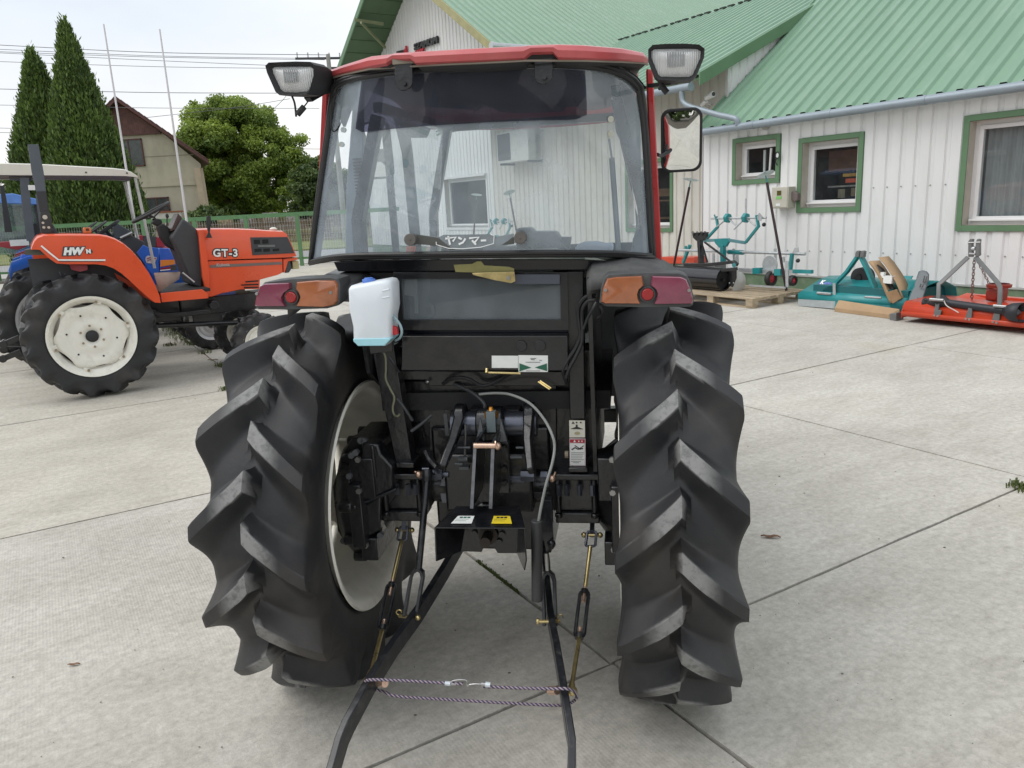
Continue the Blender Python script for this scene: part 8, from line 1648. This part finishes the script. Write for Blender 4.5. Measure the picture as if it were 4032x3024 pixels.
def cab_extra(T_, y0):
    mb = MB(); a, b = (-0.461,5.5,2.029), (-0.082,5.5,1.952)
    mb.prism([(a[0]-.5, 5.5, a[2]-.06), (a[0]-.5, 5.5, a[2]+.02), (a[0]+.1, 5.5, a[2]+.03), (b[0], 5.5, b[2]+.02), (b[0]+.06, 5.5, b[2]-.03), (b[0]-.02, 5.5, b[2]-.06)], (0, 1.2, 0)); mb.build('cab_roof', mat('sky_blue_roof', (.10, .25, .66), rough=.35, coat=.4), T_, bevel=.01)
    x0, x1 = a[0]-.35, b[0]-.02
    for x in (x0, x1):
        for y in (5.55, 6.6): mb = MB(); mb.box(x-.025, x+.025, y, y+.05, 1.1, a[2]-.05); mb.build('cab_post', BLACKM, T_)
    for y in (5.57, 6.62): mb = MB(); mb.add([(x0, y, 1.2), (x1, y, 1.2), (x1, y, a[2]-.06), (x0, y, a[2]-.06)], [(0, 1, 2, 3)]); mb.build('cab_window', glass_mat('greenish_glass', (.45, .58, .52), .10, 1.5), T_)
generic_tractor('cabbed_tractor', 'blue-roofed cabbed tractor at the far left, behind the canopy', 5.4, KBLUE, CREAM, cab_extra)

# ------------------------------------------------------------------ flagpoles
FPM = mat('white_fibreglass_pole', (.62, .60, .62), rough=.35, var=.05)
for p, lab in (((-10.728,23,6.910), 'left one of two slim white flagpoles, rising over the canopy'), ((-9.215,23,6.709), 'right one of two slim white flagpoles, in front of the house')):
    F_ = thing('flagpole', lab, 'flagpole', (p[0], 23, 0), 'W', 'white flagpoles by the fence'); mb = MB(); mb.tube([(p[0]-.02, 23, 0), (p[0]-.01, 23, p[2]*.5), (p[0], 23, p[2])], [.040, .031, .020], 12); mb.build('pole', FPM, F_, smooth=60)
    mb = MB(); mb.cyl((p[0]-.02, 23, 0), (p[0]-.02, 23, .06), .14, 12); mb.build('base', GALV, F_)
# ------------------------------------------------------------------ yard fence
GF = mat('green_fence_paint', (.10, .22, .095), rough=.5, var=.1)
for i in range(9):
    x0 = -17.2+1.56*i; Fp = thing('fence_panel', 'green steel fence bay %s' % ('with a white board hung on it, between house and tree' if i == 4 else ('number' and ['far left, behind the cabbed tractor', 'behind the conifer foot', 'under the left flagpole', 'in front of the lower house window', '', 'below the left half of the broad tree', 'below the middle of the broad tree', 'ending at the big cab', 'hidden behind the big cab'][i])), 'fence', (x0, 24, 0), 'W', 'bays of the green yard fence')
    mb = MB(); mb.box(x0, x0+1.56, 23.97, 24.03, 1.50, 1.62); mb.build('top_rail', GF, Fp); mb = MB(); mb.box(x0, x0+1.56, 23.98, 24.02, .20, .27); mb.build('bottom_rail', GF, Fp)
    mb = MB(); mb.box(x0-.05, x0+.05, 23.95, 24.05, 0, 1.55); mb.build('post', GF, Fp)
    mb = MB()
    for k in range(1, 20): mb.box(x0+k*.078-.002, x0+k*.078+.002, 23.995, 24.0, .27, 1.5)
    for k in range(1, 9): mb.box(x0, x0+1.56, 24.0, 24.004, .27+k*.137, .274+k*.137)
    o = mb.build('wire_mesh', GALV, Fp, split=False); o['kind'] = 'stuff'
# ------------------------------------------------------------------ old picket fence across the street
PKM = mat('weathered_pickets', (.17, .12, .085), rough=.9, var=.45, scale=1.4, stain=(.30, .24, .17), stainamt=.6, stainscale=2)
PF = thing('picket_fence', 'weathered wooden picket fence across the street below the trees', 'fence', (-14, 44, 0), 'W')
rnd = random.Random(3)
for k in range(150):
    x = -19.5+k*.085; z1 = 1.36+rnd.uniform(-.09, .09)+.12*math.sin(k*.11); a = rnd.uniform(-.03, .03)
    mb = MB(); mb.prism([(x-.028, 44, -.05), (x+.028, 44, -.05), (x+.028+a, 44, z1-.04), (x+a, 44, z1), (x-.028+a, 44, z1-.04)], (0, .02, 0)); mb.build('picket', PKM, PF, smooth=0)
for z in (.35, 1.05): mb = MB(); mb.box(-19.6, -6.7, 44.025, 44.07, z, z+.06); mb.build('rail', PKM, PF)
for k in range(3): mb = MB(); mb.box(-16.2+k*.0+1.3*k, -15.4+1.3*k, 44.6, 44.9, .9, 1.5+.1*k); mb.build('stacked_goods', mat('mixed_goods_%s' % 'abc'[k], [(.35, .28, .16), (.30, .30, .30), (.40, .38, .36)][k], rough=.8, var=.4), PF)

# ------------------------------------------------------------------ house across the street
HS = thing('gabled_house', 'beige rendered two-storey house with brown boarded gable across the street', 'house', (-22, 48, 0), 'W')
RENDER = mat('beige_render', (.40, .37, .29), rough=.85, var=.14, scale=1.1, bump=.3, bscale=40, stain=(.27, .25, .19), stainamt=.6, stainscale=.8, stretch=(1, 1, .6))
BROWN = mat('brown_window_frame', (.085, .032, .028), rough=.6, var=.15)
BOARD = mat('brown_gable_boards', (.125, .062, .055), rough=.8, var=.3, scale=4)
TILE = mat('brown_roof_tiles', (.13, .07, .06), rough=.8, var=.25, scale=5)
AP, ER = (-22.063,48,8.629), (-17.191,48,4.860)
ax, az = AP[0], AP[2]; ex_, ez = ER[0], ER[2]; lx = 2*ax-ex_
mb = MB(); mb.add([(lx+.9, 48, -.5), (-17.95, 48, -.5), (-17.95, 48, 4.75), (-20.0, 48, 6.66), (2*ax+20.0, 48, 6.66), (lx+.9, 48, 4.75)], [(0, 1, 2, 3, 4, 5)])
mb.add([(-17.95, 48, -.5), (-23.0, 58, -.5), (-23.0, 58, 4.75), (-17.95, 48, 4.75)], [(0, 1, 2, 3)]); mb.add([(lx+.9, 48, -.5), (lx-4, 58, -.5), (lx-4, 58, 4.75), (lx+.9, 48, 4.75)], [(0, 1, 2, 3)]); mb.build('wall', RENDER, HS, smooth=0, split=False)
mb = MB(); mb.box(lx+.9, -17.9, 47.93, 48.0, 3.55, 3.66); mb.build('floor_band', RENDER, HS)
mb = MB(); mb.box(lx+.9, -18.3, 47.985, 48.0, 5.28, 5.32); mb.build('string_line', mat('dark_render_line', (.22, .20, .15), rough=.9), HS)
mb = MB(); mb.prism([(-18.15, 47.6, -.5), (-17.75, 47.6, -.5), (-17.88, 47.6, 4.5), (-18.22, 47.6, 4.5)], (0, .5, 0)); mb.build('corner_pier', mat('tan_pier', (.42, .34, .25), rough=.85, var=.12, scale=2), HS)
n_ = 34; 
for k in range(n_):
    x0 = 2*ax+20.1+k*(2*(-20.1-ax))/n_; x1 = x0+2*(-20.1-ax)/n_*.93; sl_ = (az-ez)/(ex_-ax)
    zt = lambda x: az-.12-abs(x-ax)*sl_
    mb = MB(); mb.prism([(x0, 47.88, 6.64), (x1, 47.88, 6.64), (x1, 47.88, max(6.66, zt(x1))), (x0, 47.88, max(6.66, zt(x0)))], (0, .06, 0)); mb.build('gable_board', BOARD, HS, smooth=0)
mb = MB(); mb.box(2*ax+20.0, -20.0, 47.84, 48, 6.56, 6.64); mb.build('gable_sill', BROWN, HS)
for s in (1, -1):
    xe = ex_ if s > 0 else lx
    mb = MB(); mb.prism([(ax, 47.3, az+.02), (xe, 47.3, ez), (xe, 47.3, ez-.16), (ax, 47.3, az-.18)], (0, .07, 0)); mb.build('bargeboard', BROWN, HS)
    for r_ in range(16):
        t0, t1 = r_/16, (r_+1)/16+.01; p, q = (ax+(xe-ax)*t0, az+.10+(ez-az)*t0), (ax+(xe-ax)*t1, az+.06+(ez-az)*t1)
        mb = MB(); mb.prism([(p[0], 47.28, p[1]), (q[0], 47.28, q[1]), (q[0], 47.28, q[1]-.05), (p[0], 47.28, p[1]-.05)], (-5.4, 11, 0)); mb.build('tile_course', TILE, HS, smooth=0)
    mb = MB(); mb.prism([(ax, 47.35, az-.15), (xe, 47.35, ez-.12), (xe, 47.35, ez-.16), (ax, 47.35, az-.19)], (-5.3, 10.8, 0)); mb.build('soffit', BROWN, HS)
def hwin(x0, x1, z0, z1, nm=3):
    mb = MB(); f = .07
    mb.box(x0, x1, 47.93, 48.0, z1-f, z1); mb.box(x0, x1, 47.93, 48.0, z0, z0+f); mb.box(x0, x0+f, 47.93, 48.0, z0, z1); mb.box(x1-f, x1, 47.93, 48.0, z0, z1)
    for k in range(1, nm): xm = x0+(x1-x0)*k/nm; mb.box(xm-.03, xm+.03, 47.94, 48.0, z0, z1)
    w = mb.build('window', BROWN, HS, split=False); mb = MB(); mb.add([(x0, 47.97, z0), (x1, 47.97, z0), (x1, 47.97, z1), (x0, 47.97, z1)], [(0, 1, 2, 3)]); mb.build('pane', mat('dark_house_pane', (.05, .062, .062), rough=.12, var=.4, scale=3), w, smooth=0)
hwin(-22.9, -21.22, 4.78, 6.36, 2); hwin(-21.66, -20.13, 2.12, 2.94, 2)
mb = MB(); mb.box(-21.8, -19.0, 46.7, 46.8, .0, 2.0); mb.build('gate_wall', mat('pale_gate_wall', (.50, .49, .46), rough=.7), HS); mb = MB(); mb.box(-21.9, -18.9, 46.66, 46.84, 2.0, 2.08); mb.build('wall_coping', mat('terracotta_coping', (.26, .09, .05), rough=.8), HS)
# ------------------------------------------------------------------ trees
def leaf_mat(name, c0, c1):
    m = bpy.data.materials.new(name); m.use_nodes = True; nt = m.node_tree; n = nt.nodes; l = nt.links; b = n['Principled BSDF']
    tc = n.new('ShaderNodeTexCoord'); z = n.new('ShaderNodeTexNoise'); z.inputs['Scale'].default_value = 1.1; z.inputs['Detail'].default_value = 5; l.new(tc.outputs['Object'], z.inputs[0])
    at = n.new('ShaderNodeAttribute'); at.attribute_name = 'tone'
    ad = n.new('ShaderNodeMath'); ad.operation = 'MULTIPLY_ADD'; ad.inputs[1].default_value = .55; l.new(at.outputs['Fac'], ad.inputs[0]); 
    sb = n.new('ShaderNodeMath'); sb.operation = 'MULTIPLY'; sb.inputs[1].default_value = .5; l.new(z.outputs[0], sb.inputs[0]); l.new(sb.outputs[0], ad.inputs[2])
    r = n.new('ShaderNodeValToRGB'); r.color_ramp.elements[0].position = .2; r.color_ramp.elements[1].position = .75; r.color_ramp.elements[0].color = tuple(c0)+(1,); r.color_ramp.elements[1].color = tuple(c1)+(1,)
    l.new(ad.outputs[0], r.inputs[0]); l.new(r.outputs[0], b.inputs['Base Color']); b.inputs['Roughness'].default_value = .55
    tr = n.new('ShaderNodeBsdfTranslucent'); l.new(r.outputs[0], tr.inputs[0]); ms = n.new('ShaderNodeMixShader'); ms.inputs[0].default_value = .30
    out = n['Material Output']; l.new(b.outputs[0], ms.inputs[1]); l.new(tr.outputs[0], ms.inputs[2]); l.new(ms.outputs[0], out.inputs[0])
    return m
def leaves_object(name, P_, D_, L_, W_, tone, m, parent, org):
    """P_: centres, D_: directions, one bent quad pair per leaf"""
    n = len(P_); rs_ = np.random.RandomState(5)
    D_ = D_/np.linalg.norm(D_, axis=1, keepdims=True); r = rs_.normal(size=(n, 3)); S_ = np.cross(D_, r); S_ /= np.linalg.norm(S_, axis=1, keepdims=True)
    L_ = L_[:, None]; W_ = W_[:, None]; V = np.empty((n, 4, 3))
    V[:, 0] = P_-D_*L_*.5; V[:, 1] = P_+S_*W_; V[:, 2] = P_+D_*L_*.5; V[:, 3] = P_-S_*W_
    V = V.reshape(-1, 3)-np.array(org); F_ = np.arange(n*4).reshape(n, 4)
    me = bpy.data.meshes.new(name); me.vertices.add(n*4); me.vertices.foreach_set('co', V.reshape(-1)); me.loops.add(n*4); me.loops.foreach_set('vertex_index', F_.reshape(-1)); me.polygons.add(n); me.polygons.foreach_set('loop_start', np.arange(n)*4); me.polygons.foreach_set('loop_total', np.full(n, 4)); me.update(); me.validate()
    at = me.attributes.new('tone', 'FLOAT', 'POINT'); at.data.foreach_set('value', np.repeat(tone, 4).astype(np.float32))
    me.materials.append(m); o = bpy.data.objects.new(name, me); COL.objects.link(o); o.parent = parent; return o
BARK = mat('grey_brown_bark', (.09, .07, .05), rough=.9, var=.35, scale=6, bump=.8, bscale=20)
CONM = leaf_mat('conifer_spray', (.022, .045, .012), (.15, .235, .05)); BROADM = leaf_mat('broad_leaf', (.06, .115, .022), (.36, .47, .085)); DARKLM = leaf_mat('dark_leaf', (.03, .06, .02), (.14, .20, .06))
def conifer(label, x, y, h, r, n, seed, lean=0.0, group=None):
    T_ = thing('conifer', label, 'tree', (x, y, 0), 'W', group); rs_ = np.random.RandomState(seed)
    mb = MB(); mb.tube([(x, y, 0), (x+lean*.5, y, h*.5), (x+lean, y, h*.97)], [.16, .09, .01], 8); mb.build('trunk', BARK, T_)
    # upward sprays on an envelope, grouped into plumes
    npl = n//26; t = rs_.beta(1.0, 1.25, npl); a = rs_.uniform(0, 2*PI, npl)
    rad = r*np.minimum(1, (1-t)**.72*1.16)*(.80+.2*np.sin(t*3+.5))*rs_.uniform(.74, 1.07, npl); rad = np.maximum(rad, .02)
    pc = np.stack([x+lean*t+rad*np.cos(a), y+rad*np.sin(a), h*(.02+.975*t)], 1); pt = rs_.uniform(0, 1, npl)
    idx = rs_.randint(0, npl, n); q = rs_.normal(size=(n, 3))*np.array([.085, .085, .23])*(0.6+.5*(1-t[idx]))[:, None]
    P_ = pc[idx]+q; out = np.stack([np.cos(a[idx]), np.sin(a[idx]), np.zeros(n)], 1)
    D_ = out*.38+np.array([0, 0, 1.0])+rs_.normal(size=(n, 3))*.28
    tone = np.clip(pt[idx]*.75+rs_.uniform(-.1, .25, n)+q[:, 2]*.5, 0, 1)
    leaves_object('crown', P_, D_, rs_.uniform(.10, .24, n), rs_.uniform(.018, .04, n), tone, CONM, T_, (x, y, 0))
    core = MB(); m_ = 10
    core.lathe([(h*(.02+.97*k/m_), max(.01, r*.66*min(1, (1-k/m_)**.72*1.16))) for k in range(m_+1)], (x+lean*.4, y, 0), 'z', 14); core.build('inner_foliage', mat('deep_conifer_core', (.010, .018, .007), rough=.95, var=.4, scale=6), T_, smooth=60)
    return T_
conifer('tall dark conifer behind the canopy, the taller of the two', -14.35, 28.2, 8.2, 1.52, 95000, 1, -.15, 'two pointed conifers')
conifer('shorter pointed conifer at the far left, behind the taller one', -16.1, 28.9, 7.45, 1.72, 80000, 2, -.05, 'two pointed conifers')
def broad(label, x, y, z0, h, blobs, n, seed, m, tr=.28, size=.16, name='broadleaf_tree'):
    T_ = thing(name, label, 'tree', (x, y, 0), 'W'); rs_ = np.random.RandomState(seed)
    mb = MB(); mb.tube([(x, y, -.5), (x+.1, y, z0), (x, y, h*.75)], [tr, tr*.8, .05], 9)
    for k in range(9):
        b = blobs[k % len(blobs)]; mb.tube(interp_path([(x+.05, y, z0*.8+k*.15), (x+(b[0])*.5, y+b[1]*.5, (z0+b[2])*.55), (x+b[0], y+b[1], b[2])], 4), [tr*.4, tr*.38, tr*.35, tr*.3, tr*.25, tr*.2, tr*.15, tr*.1, .02], 6)
    mb.build('trunk', BARK, T_, split=False)
    vol = np.array([b[3]**3 for b in blobs]); sub = []
    ns = 260
    bi = rs_.choice(len(blobs), ns, p=vol/vol.sum()); B_ = np.array(blobs)
    dirs = rs_.normal(size=(ns, 3)); dirs /= np.linalg.norm(dirs, axis=1, keepdims=True)
    cen = B_[bi, :3]+dirs*(B_[bi, 3]*rs_.uniform(.45, 1.0, ns)**.5)[:, None]; cen[:, 2] = np.maximum(cen[:, 2], z0*.6); sr = rs_.uniform(.35, .75, ns)*B_[bi, 3]*.42; tn = rs_.uniform(0, 1, ns)
    idx = rs_.choice(ns, n, p=sr**2.3/(sr**2.3).sum()); q = rs_.normal(size=(n, 3)); q /= np.linalg.norm(q, axis=1, keepdims=True)
    P_ = cen[idx]+q*(sr[idx]*rs_.uniform(.2, 1.12, n))[:, None]*np.array([1, 1, .72]); P_[:, 0] += x; P_[:, 1] += y
    D_ = rs_.normal(size=(n, 3)); D_[:, 2] -= .5
    tone = np.clip(tn[idx]*.6+q[:, 2]*.18+rs_.uniform(0, .35, n), 0, 1)
    leaves_object('crown', P_, D_, rs_.uniform(.7, 1.3, n)*size*1.5, rs_.uniform(.7, 1.3, n)*size*.42, tone, m, T_, (x, y, 0))
    return T_
broad('big yellow-green broadleaf tree between the house and the cab', -20.4, 62, 1.9, 10.0, [(0, 0, 6.1, 4.0), (-2.9, .3, 5.8, 2.8), (2.8, 0, 5.4, 3.0), (-1.8, .2, 8.0, 2.3), (1.4, 0, 7.9, 2.2), (3.7, -.3, 3.4, 2.5), (-3.6, 0, 3.6, 2.4), (.2, -.3, 3.0, 2.8)], 170000, 11, BROADM, .34, .15)
broad('darker tree behind the right side of the big broadleaf tree', -11.3, 50, 1.2, 5.0, [(0, 0, 3.2, 1.7), (1.1, 0, 2.4, 1.5), (-1.0, 0, 2.4, 1.5), (2.2, 0, 1.7, 1.2)], 26000, 12, DARKLM, .2)
broad('low bushy shrub at the foot of the beige house', -17.0, 45.3, .5, 3.0, [(0, 0, 1.3, 1.0), (1.0, 0, .9, .8)], 9000, 13, DARKLM, .1, .13, 'shrub')
# dark hedge line and woods further back so that the horizon reads as trees
for i, (x, y, s) in enumerate([(-52, 80, 1.5), (-44, 78, 1.3), (-37, 75, 1.2), (-31, 70, 1.1), (-8, 78, 1.2), (0, 84, 1.2), (-60, 88, 1.5), (-26, 72, 1.0)]):
    broad(['distant dark tree behind the conifers, leftmost', 'distant dark tree behind the conifers, second from left', 'distant tree behind the tall conifer', 'distant tree behind the canopy tractor', 'distant tree hidden by the cab', 'distant tree behind the workshop', 'far distant tree at the left edge', 'distant tree just left of the house'][i], x, y, .5, 6*s, [(0, 0, 2.6*s, 2.6*s), (2.4*s, 0, 2.0*s, 2.0*s), (-2.4*s, 0, 2.0*s, 2.0*s)], 7000, 20+i, DARKLM, .2, .34, 'distant_tree')
# ------------------------------------------------------------------ utility pole and wires
UP = thing('utility_pole', 'utility pole with cross arms and insulators just left of the workshop gable', 'pole', (-8.1, 40, 0), 'W')
mb = MB(); mb.cyl((-8.1, 40, -.5), (-8.1, 40, 9.0), .15, 10, .10); mb.build('pole', mat('grey_concrete_pole', (.30, .29, .27), rough=.8), UP)
for z in (8.8, 8.35): mb = MB(); mb.beam((-9.6, 39.6, z+.0), (-7.0, 40.4, z+.05), .08, .10); mb.build('cross_arm', BLACKP, UP)
for k in range(6): x = -9.5+k*.48; mb = MB(); mb.cyl((x, 39.63+k*.15, 8.86), (x, 39.63+k*.15, 9.08), .035, 8); mb.build('insulator', mat('white_insulator', (.5, .5, .48), rough=.3), UP)
WIREM = mat('thin_wire', (.10, .10, .11), rough=.5)
WIRES = [((-22.860,38,9.752), (-15.623,38,9.081), (-7.803,38,8.606)), ((-22.897,38,9.570), (-15.646,38,8.937), (-7.855,38,8.449)), ((-22.918,38,9.465), (-15.654,38,8.884), (-7.861,38,8.396)), ((-22.928,38,9.420), (-15.677,38,8.739), (-8.992,38,8.156)), ((-23.004,38,9.046), (-15.718,38,8.475), (-9.355,38,8.093)), ((-23.244,38,7.869), (-15.893,38,7.356), (-8.263,38,6.964)), ((-23.387,38,7.172), (-15.998,38,6.682), (-8.334,38,6.300)), ((-16.422,38,6.278), (-12.421,38,6.510), (-9.649,38,6.786)), ((-10.414,38,6.414), (-9.936,38,6.800), (-9.444,38,7.318)), ((-9.834,38,4.561), (-9.181,38,4.522), (-8.492,38,4.482)), ((-23.594,38,6.157), (-23.308,38,6.143), (-22.738,38,6.102)), ((-23.633,38,5.966), (-23.348,38,5.945), (-22.776,38,5.910))]
for i, w in enumerate(WIRES):
    mb = MB(); mb.tube(interp_path(w, 8), .011 if i not in (0, 5) else .014, 5); o = mb.build('overhead_wire', WIREM, None, frame='W'); tag(o, ['topmost overhead wire running to the utility pole', 'second overhead wire from the top', 'third overhead wire from the top', 'fourth overhead wire, sagging to the work lamp', 'fifth overhead wire, above the house ridge', 'wire crossing just above the house ridge', 'wire crossing behind the house gable', 'slanting wire over the broadleaf tree', 'short steep wire beside the left work lamp', 'short level wire between the tree and the cab', 'lone wire at the left edge, upper', 'lone wire at the left edge, lower'][i], 'wire', 'overhead wires')
# ------------------------------------------------------------------ things out of the frame on the left that the windows and mirrors reflect
for i, (x, y) in enumerate([(-40, 43), (-46, 50), (-53, 58)]): broad(['tree outside the left edge, nearest the shed', 'tree outside the left edge, middle one', 'tree outside the left edge, farthest'][i], x, y, .5, 9, [(0, 0, 4, 3.6), (2.5, 1, 3, 2.8), (-2.5, 1, 3, 2.8)], 6000, 40+i, DARKLM, .2, .4, 'distant_tree')
for i, (x, y) in enumerate([(-14, -24), (-6, -27), (2, -25), (9, -28)]): broad(['leafy tree behind the camera, nearest the shed', 'leafy tree behind the camera, left of centre', 'leafy tree straight behind the camera', 'leafy tree behind the camera, nearest the workshop'][i], x, y, .5, 7, [(0, 0, 3.2, 2.8), (2.2, 1, 2.4, 2.2), (-2.2, 1, 2.4, 2.2)], 4000, 50+i, DARKLM, .2, .36, 'distant_tree')
BB = thing('long_shed', 'long pale shed with a brown roof outside the left edge', 'building', (-30, 8, 0), 'W')
mb = MB(); mb.box(-36, -30, -14, 24, 0, 3.2); mb.build('wall', mat('tan_shed_wall', (.30, .26, .20), rough=.8, var=.3, scale=.6), BB)
mb = MB(); mb.prism([(-29.2, -14.5, 3.1), (-33, -14.5, 6.6), (-36.8, -14.5, 3.1)], (0, 39, 0)); mb.build('roof', mat('brown_shed_roof', (.15, .065, .045), rough=.8, var=.2, scale=2), BB)
for k in range(7): mb = MB(); mb.box(-30.02, -29.98, -12+k*5, -9.5+k*5, .9, 2.3); mb.build('opening', mat('dark_opening', (.03, .03, .03), rough=.3), BB)
